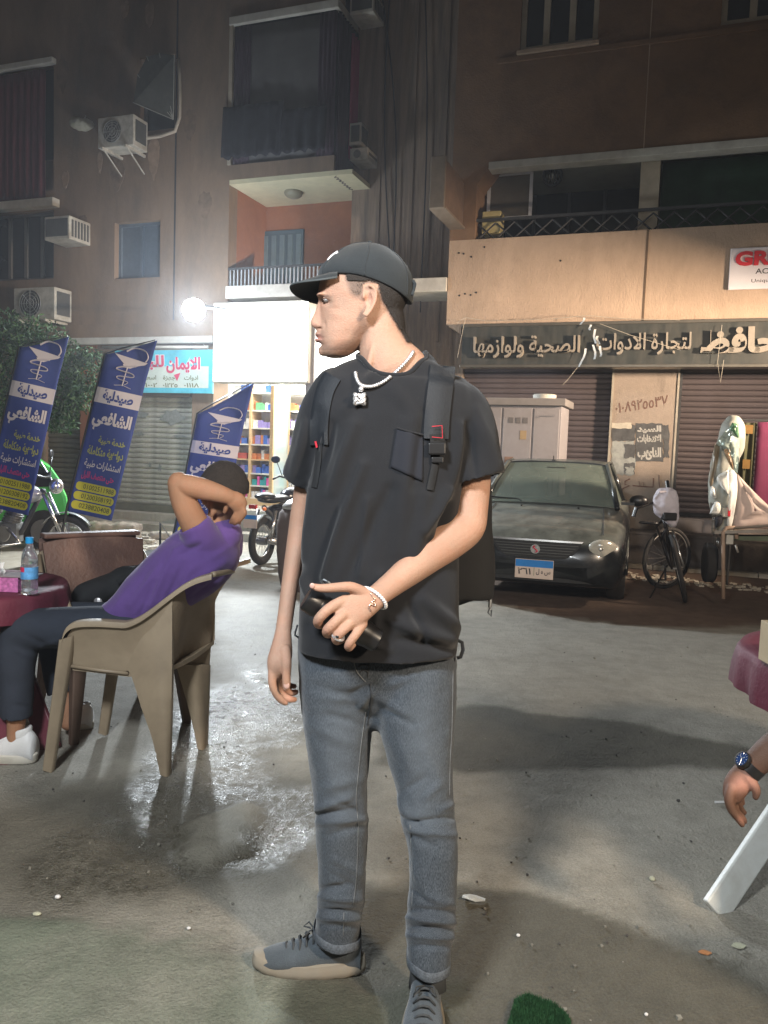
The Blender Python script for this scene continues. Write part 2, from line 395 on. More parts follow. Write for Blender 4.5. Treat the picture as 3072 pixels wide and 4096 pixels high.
n2 = np.array([mnoise.fractal(Vector((x * 9, y * 9, 8)), 1.0, 2.0, 3) if abs(x) < 3 and y < 6 else 0.0 for x, y in zip(Xf, Yf)])
# regions are laid out on the plan in metres: polygons of ground points
def gpoly(pts): return [(G(px, py, 0 if py > 2700 else -0.1).x, G(px, py, 0 if py > 2700 else -0.1).y) for px, py in pts]
wx = Xf + 0.09 * n1 + 0.02 * n2; wy = Yf + 0.12 * n1 + 0.03 * n2
wet = soft_poly(wx, wy, gpoly([(760, 2790), (1000, 2700), (1150, 2720), (1290, 2900), (1230, 3040), (1060, 3010), (1090, 3130), (1330, 3160), (1320, 3330), (1180, 3460), (900, 3500), (620, 3640), (200, 3700), (60, 3500), (200, 3330), (620, 3080)]), 0.10)
pud = np.maximum(soft_poly(wx, wy, gpoly([(480, 3260), (640, 3230), (700, 3330), (620, 3420), (440, 3420)]), 0.05), soft_poly(wx, wy, gpoly([(980, 3380), (1120, 3290), (1240, 3330), (1080, 3460), (960, 3440)]), 0.04))
sheen = soft_poly(wx, wy, gpoly([(820, 2300), (1180, 2330), (1190, 2820), (900, 3000), (720, 3000), (830, 2700)]), 0.2) * 0.75
damp = np.maximum.reduce([
    soft_poly(wx, wy, gpoly([(1560, 2850), (1900, 2810), (2400, 2880), (2900, 2960), (3400, 3080), (3000, 3085), (2400, 3080), (1840, 3100), (1500, 3060)]), 0.035),
    soft_poly(wx, wy, gpoly([(1260, 3560), (1850, 3530), (2200, 3600), (2500, 3680), (2800, 3810), (3072, 3900), (3500, 4000), (3500, 4500), (1000, 4500), (1180, 3900)]), 0.03),
    0.8 * soft_poly(wx, wy, gpoly([(900, 3120), (1320, 3080), (1500, 3080), (1500, 3480), (1100, 3560), (500, 3640), (-300, 3640), (-300, 3330), (260, 3120), (700, 3080)]), 0.12), 0.5 * soft_poly(wx, wy, gpoly([(760, 2740), (1230, 2740), (1250, 2900), (800, 2860)]), 0.08)])
shadem = soft_poly(wx, wy, gpoly([(1700, 2350), (1980, 2410), (2200, 2460), (2500, 2500), (2800, 2510), (3200, 2500), (4600, 2420), (4600, 2200), (1700, 2200)]), 0.03)  # shadow zone round the car, painted brown into the ground colour
pave = soft_poly(wx, wy, gpoly([(-1200, 2300), (0, 2295), (560, 2290), (760, 2220), (1300, 2190), (1300, 2120), (-1200, 2120)]), 0.1)
green = soft_poly(wx, wy, gpoly([(-1500, 3560), (0, 3640), (300, 3690), (640, 3800), (950, 3870), (1300, 3930), (1750, 4040), (1750, 4700), (-2500, 4700)]), 0.025)
wet = wet * np.clip(.5 + 1.5 * (n1 + .35) + .8 * n2, .12, 1); wet = wet * (.35 + .65 * sm(.2, .8, wet))
for m_ in (wet, pud, damp, shadem, pave, green, sheen): m_[~front] = 0
pale = np.maximum.reduce([soft_poly(wx, wy, gpoly(q), 0.02) for q in ([(1060, 2990), (1150, 2950), (1270, 2960), (1330, 3060), (1250, 3160), (1130, 3130)], [(1120, 3600), (1200, 3520), (1290, 3530), (1330, 3640), (1240, 3680), (1180, 3650)], [(1500, 3490), (1580, 3500), (1640, 3580), (1600, 3670), (1520, 3640)], [(520, 3020), (640, 3030), (600, 3090), (430, 3110), (400, 3060)])])
pale[~front] = 0
H = Zb + 0.006 * n1 + 0.0035 * n2 * (0.4 + wet) - 0.012 * pud + 0.01 * green
# broken patch of old concrete in the wet part
wet0 = wet; pat = soft_poly(wx, wy, gpoly([(760, 3300), (980, 3230), (1030, 3280), (1000, 3400), (850, 3460), (740, 3420)]), 0.03)
wet = wet * (1 - .9 * pat); H += pat * 0.030 + 0.012 * soft_poly(wx, wy, gpoly([(860, 3180), (1010, 3160), (1040, 3220), (900, 3260)]), 0.02)
H += np.where(front, 0.006 * np.clip(n2, -1, 1) * wet, 0)
gm = MB(); nx_, ny_ = len(gx), len(gy)
gme = bpy.data.meshes.new('ground'); ii = np.arange(nx_ * ny_).reshape(ny_, nx_)
quads = np.stack([ii[:-1, :-1], ii[:-1, 1:], ii[1:, 1:], ii[1:, :-1]], -1).reshape(-1, 4)
gme.from_pydata(np.stack([Xf, Yf, H], 1).tolist(), [], quads.tolist()); gme.polygons.foreach_set('use_smooth', [True] * len(quads))
for nme, v_ in (('wet', np.clip(wet + pud, 0, 1)), ('pud', pud), ('damp', damp), ('car_shade', shadem), ('pave', pave), ('green', green), ('patch', pat), ('pale', pale), ('sheen', sheen)): attr(gme, nme, v_)
mg = bpy.data.materials.new('asphalt_street'); mg.use_nodes = True; bs = mg.node_tree.nodes['Principled BSDF']
nA = noise_tex(mg, 1.1, 7, 0.62); nB = noise_tex(mg, 7.0, 6, 0.7); nC = noise_tex(mg, 160.0, 3, 0.7); nD = noise_tex(mg, 28.0, 5, 0.75)
base = ramp(mg, nA, [(0.3, (0.195, 0.183, 0.150)), (0.55, (0.275, 0.258, 0.213)), (0.75, (0.34, 0.318, 0.265))])
base = mixc(mg, 0.55, base, ramp(mg, nB, [(0.3, (0.15, 0.14, 0.113)), (0.6, (0.34, 0.318, 0.265))]))
base = mixc(mg, 0.28, base, ramp(mg, nC, [(0.35, (0.05, 0.05, 0.045)), (0.65, (0.36, 0.35, 0.32))]))
base = mixc(mg, attn(mg, 'pave'), base, ramp(mg, nB, [(0.3, (0.27, 0.235, 0.18)), (0.7, (0.42, 0.375, 0.3))]))
car_shade = ramp(mg, nB, [(0.3, (0.085, 0.055, 0.038)), (0.7, (0.15, 0.10, 0.072))])
base = mixc(mg, attn(mg, 'car_shade'), base, car_shade)
gr = ramp(mg, nB, [(0.3, (0.06, 0.095, 0.06)), (0.7, (0.125, 0.165, 0.115))])
gm_ = mathn(mg, 'MULTIPLY', attn(mg, 'green'), ramp(mg, nA, [(0.35, 0.25), (0.65, 0.75)]))
base = mixc(mg, gm_, base, gr)
base = mixc(mg, attn(mg, 'patch'), base, ramp(mg, nB, [(0.3, (0.30, 0.285, 0.24)), (0.7, (0.46, 0.44, 0.38))]))
base = mixc(mg, mathn(mg, 'MULTIPLY', attn(mg, 'pale'), 0.7), base, ramp(mg, nB, [(0.3, (0.25, 0.235, 0.195)), (0.7, (0.40, 0.38, 0.32))]))
dk = mathn(mg, 'MULTIPLY', attn(mg, 'damp'), 0.78)
base = mixc(mg, dk, base, mixc(mg, 1.0, base, (0.16, 0.15, 0.11), 'MULTIPLY'))
wk = mathn(mg, 'MULTIPLY', attn(mg, 'wet'), ramp(mg, nD, [(0.40, 0.12), (0.58, 1.0)]))
base = mixc(mg, mathn(mg, 'MULTIPLY', wk, 0.6), base, mixc(mg, 1.0, base, (0.3, 0.3, 0.26), 'MULTIPLY'))
lk(mg, base, bs.inputs['Base Color'])
rgh = mathn(mg, 'SUBTRACT', 0.86, mathn(mg, 'MULTIPLY', wk, 0.60)); rgh = mathn(mg, 'SUBTRACT', rgh, mathn(mg, 'MULTIPLY', attn(mg, 'pud'), 0.2))
rgh = mathn(mg, 'SUBTRACT', rgh, mathn(mg, 'MULTIPLY', attn(mg, 'sheen'), 0.36), True); lk(mg, rgh, bs.inputs['Roughness'])
vo = nm(mg, 'ShaderNodeTexVoronoi', Scale=130.0); tc_ = nm(mg, 'ShaderNodeTexCoord'); lk(mg, tc_.outputs['Object'], vo.inputs['Vector'])
bs.inputs['Specular IOR Level'].default_value = 0.5
b1 = bump(mg, bs, nD, 0.55, 0.02); b2 = bump(mg, bs, noise_tex(mg, 95.0, 3, 0.6), 0.75, 0.006, b1); b3 = bump(mg, bs, nC, 0.5, 0.003, b2); bump(mg, bs, mathn(mg, 'MULTIPLY', vo.outputs['Distance'], mathn(mg, 'MULTIPLY', attn(mg, 'wet'), mathn(mg, 'SUBTRACT', 1.0, attn(mg, 'pud')))), 0.42, 0.008, b3)
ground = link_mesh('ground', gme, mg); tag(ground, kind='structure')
tag(ground, 'grey asphalt street with wet patches and green tinted edge')

# ================================================================ facade helpers
def RC(x0, y0, x1, y1, off=0.0):
    mx, my = (x0 + x1) / 2, (y0 + y1) / 2
    return FQ(x0, my, off)[0], FQ(x1, my, off)[0], FQ(mx, y1, off)[1], FQ(mx, y0, off)[1]
def wall_cells(a0, a1, z0, z1, ops, o0, o1):
    A = sorted({a0, a1, *[v for o in ops for v in (max(a0, min(a1, o[0])), max(a0, min(a1, o[1])))]}); Z = sorted({z0, z1, *[v for o in ops for v in (max(z0, min(z1, o[2])), max(z0, min(z1, o[3])))]})
    mb = MB()
    for i in range(len(A) - 1):
        j = 0
        while j < len(Z) - 1:
            ca = (A[i] + A[i + 1]) / 2
            def open_(k): cz = (Z[k] + Z[k + 1]) / 2; return any(o[0] < ca < o[1] and o[2] < cz < o[3] for o in ops)
            if open_(j): j += 1; continue
            k = j
            while k + 1 < len(Z) - 1 and not open_(k + 1): k += 1
            mb.fbox(A[i], A[i + 1], Z[j], Z[k + 1], o0, o1); j = k + 1
    return mb
def frame_on(parent, name, a0, a1, z0, z1, off, w, d, m):
    mb = MB(); mb.fbox(a0, a0 + w, z0, z1, off, off + d); mb.fbox(a1 - w, a1, z0, z1, off, off + d); mb.fbox(a0 + w, a1 - w, z1 - w, z1, off, off + d); mb.fbox(a0 + w, a1 - w, z0, z0 + w, off, off + d)
    return mb.build(name, m, parent)
def plate(parent, name, a0, a1, z0, z1, o0, o1, m, bevel=0):
    mb = MB(); mb.fbox(a0, a1, z0, z1, o0, o1); return mb.build(name, m, parent, bevel=bevel)
def drape(name, m, parent, a0, a1, z0, z1, off, n=40, amp=0.03, waves=9, flare=0.0, seed=0):
    rows = []
    for j in range(10):
        t = j / 9; z = z1 + (z0 - z1) * t
        rows.append([FP(a0 + (a1 - a0) * i / n, z + 0.02 * math.sin(i * 1.3 + seed) * t, off + amp * math.sin(i * waves * 2 * math.pi / n + seed + 0.5 * math.sin(3 * t)) * (0.5 + 0.5 * t) + flare * t) for i in range(n + 1)])
    mb = MB(); mb.grid(rows, thick=0.008, vec=FN); return mb.build(name, m, parent, smooth=True)
def slats(parent, a0, a1, z0, z1, off, h, m, name='slat'):
    n = max(1, int((z1 - z0) / h)); h = (z1 - z0) / n; r = root_of(parent)
    prof = [(0, 0), (0.1, 0.012), (0.45, 0.022), (0.8, 0.014), (0.96, 0.0), (0.98, -0.012), (0, -0.012)]
    mb = MB(); p = [FP(a0, q[0] * h, off + q[1]) for q in prof]; mb.prism(p, FA * (a1 - a0)); first = None
    for i in range(n):
        if first is None: first = mb.build(name, m, parent); o = first; 
        else: o = first.copy(); COL.objects.link(o); o.parent = parent
        o.location = (0, 0, z0 + i * h)
    return first

# ================================================================ left apartment building (plane off 0, recessed pier and ground floor)
LB = thing('apartment_building', 'dark grey plastered apartment block on the left with balconies and air conditioners', 'building', FP(-7.2, 0, 0))
AL, AP, AR = -22.0, RC(925, 300, 1340, 700)[1], -2.66       # left end, right end of the balcony bay, corner with the right building
z_floor1 = 3.25
tl = (-13.5, RC(0, 250, 215, 740)[1], RC(0, 265, 215, 770)[2], RC(0, 262, 215, 740)[3])
w1 = (-12.5, RC(0, 850, 215, 1110)[1], RC(0, 850, 160, 1120)[2], RC(0, 850, 160, 1110)[3])
w2 = RC(458, 885, 640, 1112)
w3 = RC(560, 225, 700, 520)
lb_ops = [tl, w1, w2, w3]
aB0, aB1, _, _ = RC(922, 300, 1340, 700); zS = RC(925, 695, 1340, 727)[3] - 0.02; zBT = RC(925, 65, 1355, 130)[3]
w = wall_cells(AL, aB0, z_floor1, 13.0, lb_ops, -0.25, 0.0); w.build('wall', M_LB, LB)
mb = MB(); mb.fbox(aB0, aB1, zBT + 0.12, 13.0, -0.25, 0.0); mb.build('wall', M_LB, LB)
mb = MB(); mb.fbox(aB1 + 0.0, AR, 3.0, 13.0, -1.25, -0.72); mb.build('pier', M_PIER, LB)
for a_ in (aB1 + 0.42, aB1 + 0.95, aB1 + 1.45):   # shallow ribs and streak relief of the pier
    mb = MB(); mb.fbox(a_, a_ + 0.05, 3.0, 13.0, -0.72, -0.70); mb.build('rib', M_PIER, LB)
plate(LB, 'wall', AL, AR, 0, 13.0, -3.4, -3.2, M_DARK)
# expansion joint
plate(LB, 'joint', RC(701, 200, 707, 900)[0], RC(701, 200, 707, 900)[1], 3.3, 12.5, -0.001, 0.004, M_BARS)
# windows with recessed frames
def window(parent, r, cols, off=-0.16, m=M_FRAME, fw=0.05, pane=M_GLASS, bars=0):
    a0, a1, z0, z1 = r; f = frame_on(parent, 'window', a0, a1, z0, z1, off, fw, 0.05, m)
    for i in range(1, cols): plate(f, 'mullion', lerp(a0, a1, i / cols) - fw * 0.6, lerp(a0, a1, i / cols) + fw * 0.6, z0 + fw, z1 - fw, off + 0.002, off + 0.052, m)
    for i in range(cols): plate(f, 'pane', lerp(a0, a1, i / cols) + fw * 0.7, lerp(a0, a1, (i + 1) / cols) - fw * 0.7, z0 + fw, z1 - fw, off + 0.006, off + 0.014, pane)
    return f
M_FRD = mat('window_frame_dull', (0.10, 0.09, 0.08), 0.6); M_FRB = mat('shutter_blue_grey', (0.10, 0.13, 0.16), 0.6)
window(LB, (w1[0], w1[1], w1[2], w1[3]), 8, m=M_FRD)
f = window(LB, w2, 2, m=M_FRB, pane=M_FRB)
window(LB, w3, 1, m=M_FRD)
plate(LB, 'window_hood', w1[0], w1[1] + 0.12, w1[3] + 0.02, w1[3] + 0.16, -0.02, 0.16, M_WHITE, 0.01)
# striped curtain balcony at the top left
M_CURT = mat('curtain_maroon', (0.10, 0.022, 0.03), 0.9, var=0.5, vscale=9, stretch=(6, 6, 0.4))
drape('curtain', M_CURT, LB, tl[0], tl[1] - 0.14, tl[2] - 0.15, tl[3] - 0.12, 0.03, 90, 0.035, 26)
plate(LB, 'balcony_lintel', tl[0], tl[1] + 0.05, tl[3] - 0.06, tl[3] + 0.03, -0.02, 0.1, M_WHITE, 0.01)
plate(LB, 'balcony_parapet', tl[0], tl[1], tl[2] - 0.02, tl[2] + 0.55, -0.22, -0.12, M_LB)
# enclosed balcony with dark curtains
BAL = LB
zpar = RC(925, 640, 1340, 700)[3]
bal_d = 0.0
plate(BAL, 'balcony_frame', aB0 - 0.03, aB1 + 0.02, zBT - 0.02, zBT + 0.10, -0.02, 0.05, M_WHITE, 0.01)
plate(BAL, 'balcony_frame', aB1 - 0.04, aB1 + 0.02, zBT - 0.02, zBT + 0.098, -0.72, -0.021, M_WHITE)
mb = MB(); mb.fbox(aB0 - 0.03, aB0 + 0.03, zpar, zBT - 0.021, -0.02, 0.03); mb.build('balcony_post', M_FRAME, BAL)
mb = MB(); mb.fbox(aB0, aB1, zS, zpar, -0.14, 0.0); mb.fbox(aB1 - 0.12, aB1, zS, zpar, -0.9, -0.1401); mb.build('balcony_parapet', M_LB, BAL)
M_SHEET = mat('balcony_sheet_grey', (0.105, 0.10, 0.095), 0.9, var=0.15, vscale=3)
M_PURP = mat('curtain_dark_purple', (0.05, 0.03, 0.045), 0.9, var=0.4, stretch=(6, 6, 0.4)); M_MAG = mat('curtain_magenta', (0.30, 0.025, 0.09), 0.85, var=0.3, stretch=(6, 6, 0.4))
M_NAVY = mat('cloth_navy', (0.016, 0.016, 0.022), 0.95, var=0.4, vscale=5)
drape('curtain', M_SHEET, BAL, aB0 + 0.3, aB1 - 0.26, zpar + 0.0, zBT - 0.03, -0.05, 30, 0.006, 3)
drape('curtain', M_PURP, BAL, aB0 + 0.04, aB0 + 0.32, zpar - 0.02, zBT - 0.03, -0.03, 20, 0.02, 4)
drape('curtain', M_PURP, BAL, aB1 - 0.30, aB1 - 0.02, zpar - 0.02, zBT - 0.03, -0.03, 20, 0.02, 4)
rows = []
for j in range(8):
    z = lerp(zBT - 0.04, zpar - 0.3, j / 7); rows.append([FP(aB1 + 0.0 + 0.03 * math.sin(i * 1.9 + j * 0.2), z, -0.03 - 0.66 * i / 24) for i in range(25)])
mb = MB(); mb.grid(rows[:], thick=0.01, vec=FA); mb.build('curtain', M_PURP, BAL, smooth=True)
rows = [[FP(aB1 + 0.03 + 0.035 * math.sin(i * 1.5), lerp(zBT - 0.15, zpar + 0.1, j / 7), -0.45 - 0.26 * i / 10) for i in range(11)] for j in range(8)]
mb = MB(); mb.grid(rows, thick=0.01, vec=FA); mb.build('curtain', M_MAG, BAL, smooth=True)
# navy cloths hung over the parapet
drape('washing', M_NAVY, BAL, aB0 - 0.08, aB0 + 0.95, RC(925, 500, 1000, 640)[2] + 0.0, RC(925, 425, 1100, 640)[3], 0.07, 30, 0.03, 5, 0.03, 1)
drape('washing', M_NAVY, BAL, aB0 + 0.85, aB1 - 0.1, RC(1150, 500, 1320, 615)[2], RC(1150, 440, 1300, 600)[3], 0.08, 26, 0.035, 4, 0.04, 3)
# soffit, lamp and loggia
plate(LB, 'soffit', aB0, aB1, zS - 0.07, zS - 0.002, -1.3, 0.0, M_SOFFIT)
plate(LB, 'soffit', aB1, aB1 + 0.3, zS - 0.07, zS - 0.003, -0.72, -0.0, M_SOFFIT)
mb = MB(); c = FP((aB0 + aB1) / 2 - 0.05, zS - 0.09, -0.55); mb.ell(c, (0.15, 0.15, 0.09), 16, 8); mb.build('ceiling_lamp', mat('lamp_shade_grey', (0.25, 0.23, 0.16), 0.5), LB, smooth=True)
zRail = FQ(1090, 1072, 0)[1]; zSlab = FQ(1090, 1138, 0)[1]
plate(LB, 'loggia_wall', aB0, aB1 + 0.02, zSlab - 0.2, zS - 0.07, -1.3, -1.2, M_BRICKY)
plate(LB, 'loggia_wall', aB0 - 0.1, aB0, zSlab, zS - 0.07, -1.2, -0.251, M_BRICKY)
plate(LB, 'loggia_wall', aB1 - 0.0, aB1 + 0.1, zSlab, zS - 0.0, -1.2, -0.73, M_BRICKY)
M_DOORB = mat('door_teal', (0.075, 0.12, 0.15), 0.6, var=0.15)
r = RC(1020, 925, 1215, 1135, -1.2); door = plate(LB, 'balcony_door', r[0], r[1], zSlab, r[3], -1.2, -1.16, M_DOORB)
for i in range(6):
    a_ = lerp(r[0], r[1], (i + 0.2) / 6); plate(door, 'panel', a_, a_ + (r[1] - r[0]) / 6 * 0.55, zSlab + 0.1, r[3] - 0.08, -1.16, -1.145, mat('door_panel_light', (0.13, 0.19, 0.22), 0.6), 0.004)
aR1 = FQ(1290, 1100)[0]; rl = plate(LB, 'railing', aB0, aR1 + 0.6, zRail, zRail + 0.035, -0.04, 0.0, M_BARS)
n_ = 34
b0 = None
for i in range(n_):
    a_ = lerp(aB0 + 0.03, aR1 + 0.55, i / (n_ - 1))
    if b0 is None: b0 = plate(rl, 'bar', a_, a_ + 0.018, zSlab + 0.0, zRail, -0.03, -0.012, mat('rail_pale', (0.33, 0.36, 0.38), 0.5)); base_a = a_; o = b0
    else: o = b0.copy(); COL.objects.link(o); o.parent = rl; o.location = FA * (a_ - base_a)
plate(LB, 'slab', aB0 - 0.02, AR, FQ(1090, 1190)[1] - 0.0, zSlab, -1.6, 0.03, M_WHITE, 0.01)
plate(LB, 'slab', AL, aB0 - 0.02, z_floor1 - 0.28, z_floor1 - 0.0, -1.0, 0.06, M_LB)
# ground floor of the left building
gfz = FQ(500, 1345)[1]; zg = -0.12
plate(LB, 'ledge', FQ(240, 1365)[0], FQ(862, 1365)[0], FQ(600, 1378)[1], FQ(600, 1350)[1], 0.0, 0.1, M_WHITE, 0.012)
mb = MB(); mb.tube([FP(FQ(x, 1392)[0], FQ(x, 1392)[1], 0.12) for x in (430, 640, 850)], 0.022); mb.build('pipe', M_WHITE, LB, smooth=True)
def pillar(x0, x1, z0, m, y=1750, top=None): r = RC(x0, y, x1, y + 40, -0.05); return plate(LB, 'pillar', r[0], r[1], z0, top or (z_floor1 - 0.28), -0.5, -0.05, m)
pillar(320, 385, zg, M_BRICKY); pillar(-400, 180, zg, M_LB); pillar(765, 850, 0.1, M_LB)
plate(LB, 'shop_back', AL, -7.0, zg, 3.0, -0.9, -0.8, M_DARK)
r1 = RC(385, 1590, 765, 2070, -0.12); sh1 = thing('roller_shutter', 'pale closed roller shutter below the turquoise shop sign', 'shutter', FP(r1[0], 0, -0.12))
slats(sh1, r1[0], r1[1], 0.28, RC(540, 1585, 760, 1800)[3], -0.14, 0.085, M_SHUT2)
plate(sh1, 'bottom_bar', r1[0], r1[1], 0.16, 0.28, -0.15, -0.09, M_SHUT3)
plate(sh1, 'shutter_box', r1[0], r1[1], RC(540, 1585, 760, 1800)[3], z_floor1 - 0.29, -0.3, -0.06, M_LB)
r2 = RC(185, 1560, 320, 1930, -0.12); sh2 = thing('roller_shutter', 'dull olive closed roller shutter between the left blue banners', 'shutter', FP(r2[0], 0, -0.12))
slats(sh2, r2[0] - 0.3, r2[1], 0.3, 2.45, -0.14, 0.085, M_SHUT3); plate(sh2, 'shutter_box', r2[0] - 0.3, r2[1], 2.45, z_floor1 - 0.29, -0.3, -0.06, M_LB)
# torn paper remains on the pale shutter
for i, (x, y, w_, h_) in enumerate([(570, 1660, 60, 26), (690, 1670, 110, 60), (560, 1735, 40, 18), (720, 1745, 60, 12), (600, 1860, 16, 20), (640, 1870, 18, 26)]):
    a_, z_ = FQ(x, y, -0.11); mb = MB(); n_ = 11
    mb.prism([FP(a_ + w_ * 0.0019 * (1 + 0.35 * math.sin(k * 2.3 + i)) * math.cos(2 * math.pi * k / n_), z_ + h_ * 0.002 * (1 + 0.35 * math.sin(k * 3.1 + i)) * math.sin(2 * math.pi * k / n_), -0.112) for k in range(n_)], FN * 0.003); mb.build('paper_scrap', mat('paper_grey', (0.22, 0.23, 0.21), 0.9, var=0.3, vscale=20), sh1)
# steps before the pale shutter: three long treads of pale stone
st = thing('stone_steps', 'long pale stone steps in front of the pale roller shutter', 'steps', FP(-7.5, 0, 0.2))
for i, (z1_, o1_) in enumerate(((0.16, 0.12), (0.02, 0.42))):
    plate(st, 'tread', FQ(385, 2050)[0] - 0.3, FQ(870, 2050)[0], -0.14, z1_, (0.12 if i else -0.3), o1_, M_CONC, 0.012)

# ================================================================ pharmacy (lit shop in the left building)
aQ0, aQ1 = FQ(850, 1700)[0], FQ(1235, 1700)[0]
PH = thing('pharmacy_shop', 'brightly lit pharmacy interior with glazed cabinets of medicine under a glowing white sign', 'shop', FP((aQ0 + aQ1) / 2, 0, -0.6))
M_SHOPW = mat('shop_wall_white', (0.75, 0.74, 0.70), 0.6, var=0.04); M_WOODL = mat('cabinet_wood_pale', (0.62, 0.42, 0.22), 0.5, var=0.15, stretch=(1, 1, 8)); M_TILE = mat('shop_tile', (0.6, 0.58, 0.52), 0.25, var=0.08)
zf = 0.30; zc = 2.65; od = -2.6; aQ2 = FQ(1440, 1700)[0]
plate(PH, 'floor', aQ0 - 0.3, aQ2 + 0.4, zf - 0.08, zf, od, -0.02, M_TILE); plate(PH, 'ceiling', aQ0 - 0.3, aQ2 + 0.4, zc, zc + 0.05, od, -0.1, M_SHOPW)
plate(PH, 'back_wall', aQ0 - 0.3, aQ2 + 0.4, zf, zc, od - 0.06, od, M_SHOPW); plate(PH, 'side_wall', aQ0 - 0.36, aQ0 - 0.3, zf, zc, od, -0.1, M_SHOPW); plate(PH, 'side_wall', aQ2 + 0.4, aQ2 + 0.46, zf, zc, od, -0.9, M_SHOPW)
plate(LB, 'pier', aQ2 + 0.02, AR, -0.14, 3.0, -1.25, -0.72, M_PIER)
plate(PH, 'threshold', aQ0 - 0.1, aQ2 + 0.0, -0.14, zf - 0.081, -0.4, 0.35, M_CONC, 0.015); plate(PH, 'threshold', aQ0 - 0.1, aQ2 + 0.0, -0.14, 0.02, 0.351, 0.7, M_CONC, 0.015)
# sign box above
rS = RC(850, 1205, 1235, 1530, 0.28)
SG = thing('light_box_sign', 'big glowing white light box sign over the pharmacy', 'sign', FP(rS[0], rS[2], 0.1))
M_LIT = mat('sign_glow', (0.9, 0.9, 0.9), 0.5, var=0, emit=(0.93, 0.98, 1.0), estr=9.0)
plate(SG, 'lit_face', rS[0] + 0.03, rS[1] - 0.03, rS[2] + 0.03, rS[3] - 0.03, 0.27, 0.285, M_LIT); plate(SG, 'box', rS[0], rS[1], rS[2], rS[3], -0.05, 0.27, M_WHITE, 0.01)
r_ = RC(1262, 1225, 1440, 1535, 0.05); SG2 = thing('light_box_sign', 'narrow glowing white light box right of the grey shop post, behind the face', 'sign', FP(r_[0], r_[2], -0.1))
plate(SG2, 'lit_face', r_[0] + 0.03, r_[1] + 0.2, r_[2] + 0.03, r_[3] - 0.03, 0.04, 0.055, mat('sign_glow_dim', (0.9, 0.9, 0.85), 0.5, var=0, emit=(0.97, 1.0, 0.93), estr=3.0)); plate(SG2, 'box', r_[0], r_[1] + 0.25, r_[2], r_[3], -0.2, 0.04, M_WHITE, 0.01)
r_ = RC(1230, 1220, 1262, 1900, 0.12); PO = thing('shop_post', 'grey metal post between the two glowing signs, left of the face', 'post', FP(r_[0], 0, 0.12))
plate(PO, 'shaft', r_[0], r_[1], -0.1, 3.2, 0.1, 0.2, mat('post_grey', (0.30, 0.28, 0.27), 0.5, metal=0.3), 0.008); plate(PO, 'foot', r_[0] - 0.05, r_[1] + 0.05, -0.12, -0.09, 0.05, 0.25, M_BARS)
# cabinets with shelves and medicine
cab = thing('medicine_cabinet', 'tall glazed cabinet of pale wood with shelves of medicine in the lit pharmacy', 'cabinet', FP(aQ0, zf, od + 0.3))
od = -1.5; rc = RC(905, 1545, 1228, 1945, od + 0.42); ca0, ca1, cz0, cz1 = rc[0], rc[1], 0.42, 2.35; cm = lerp(ca0, ca1, 0.60)
plate(cab, 'back_panel', ca0, ca1, cz0, cz1, od + 0.03, od + 0.06, M_SHOPW)
for a_ in (ca0, lerp(ca0, cm, 0.5), cm, ca1): plate(cab, 'upright', a_ - 0.02, a_ + 0.02, zf, cz1, od + 0.06, od + 0.42, M_WOODL)
zsh = [cz0 + 0.0, cz0 + 0.21, cz0 + 0.42, cz0 + 0.66, cz0 + 0.92, cz0 + 1.2, cz0 + 1.5, cz0 + 1.8]
for z_ in zsh:
    for u, v in ((ca0 + 0.021, lerp(ca0, cm, .5) - 0.021), (lerp(ca0, cm, .5) + 0.021, cm - 0.021), (cm + 0.021, ca1 - 0.021)): plate(cab, 'shelf', u, v, z_ - 0.012, z_ + 0.012, od + 0.07, od + 0.40, mat('shelf_white', (0.7, 0.68, 0.6), 0.4) if z_ != zsh[3] else M_WOODL)
plate(cab, 'plinth', ca0 - 0.02, ca1 + 0.02, zf, cz0 - 0.013, od + 0.05, od + 0.46, M_WOODL)
rd = RC(1130, 1560, 1195, 1950, od + 0.9); cd_ = lerp(ca0, ca1, .74); dr = plate(cab, 'glass_door', cd_ + 0.05, cd_ + 0.09, zf + 0.1, cz1 - 0.05, od + 0.50, od + 1.0, mat('glass_pale', (0.75, 0.9, 0.88), 0.05, var=0, alpha=0.35, spec=0.8)); plate(dr, 'door_stile', cd_ + 0.04, cd_ + 0.1, zf + 0.1, cz1 - 0.05, od + 1.0, od + 1.05, M_WOODL); plate(dr, 'door_stile', cd_ + 0.04, cd_ + 0.1, zf + 0.1, cz1 - 0.05, od + 0.461, od + 0.50, M_WOODL)
PC = {'white': (0.75, 0.75, 0.72), 'blue': (0.05, 0.14, 0.5), 'purple': (0.28, 0.22, 0.5), 'teal': (0.03, 0.35, 0.36), 'orange': (0.6, 0.2, 0.07), 'pink': (0.75, 0.12, 0.4), 'red': (0.5, 0.08, 0.06), 'green': (0.15, 0.45, 0.2)}
rowc = [['blue', 'pink', 'white'], ['teal', 'teal', 'white', 'pink'], ['blue', 'blue', 'purple'], ['orange', 'red', 'orange', 'white'], ['purple', 'purple', 'orange', 'blue'], ['white', 'white', 'purple'], ['green', 'white', 'blue', 'orange'], ['white', 'white', 'blue']]
RN = ['bottom', 'second', 'third', 'fourth', 'fifth', 'sixth', 'seventh', 'top']
BN = ['left', 'middle', 'right']; random.seed(3); mcache = {}
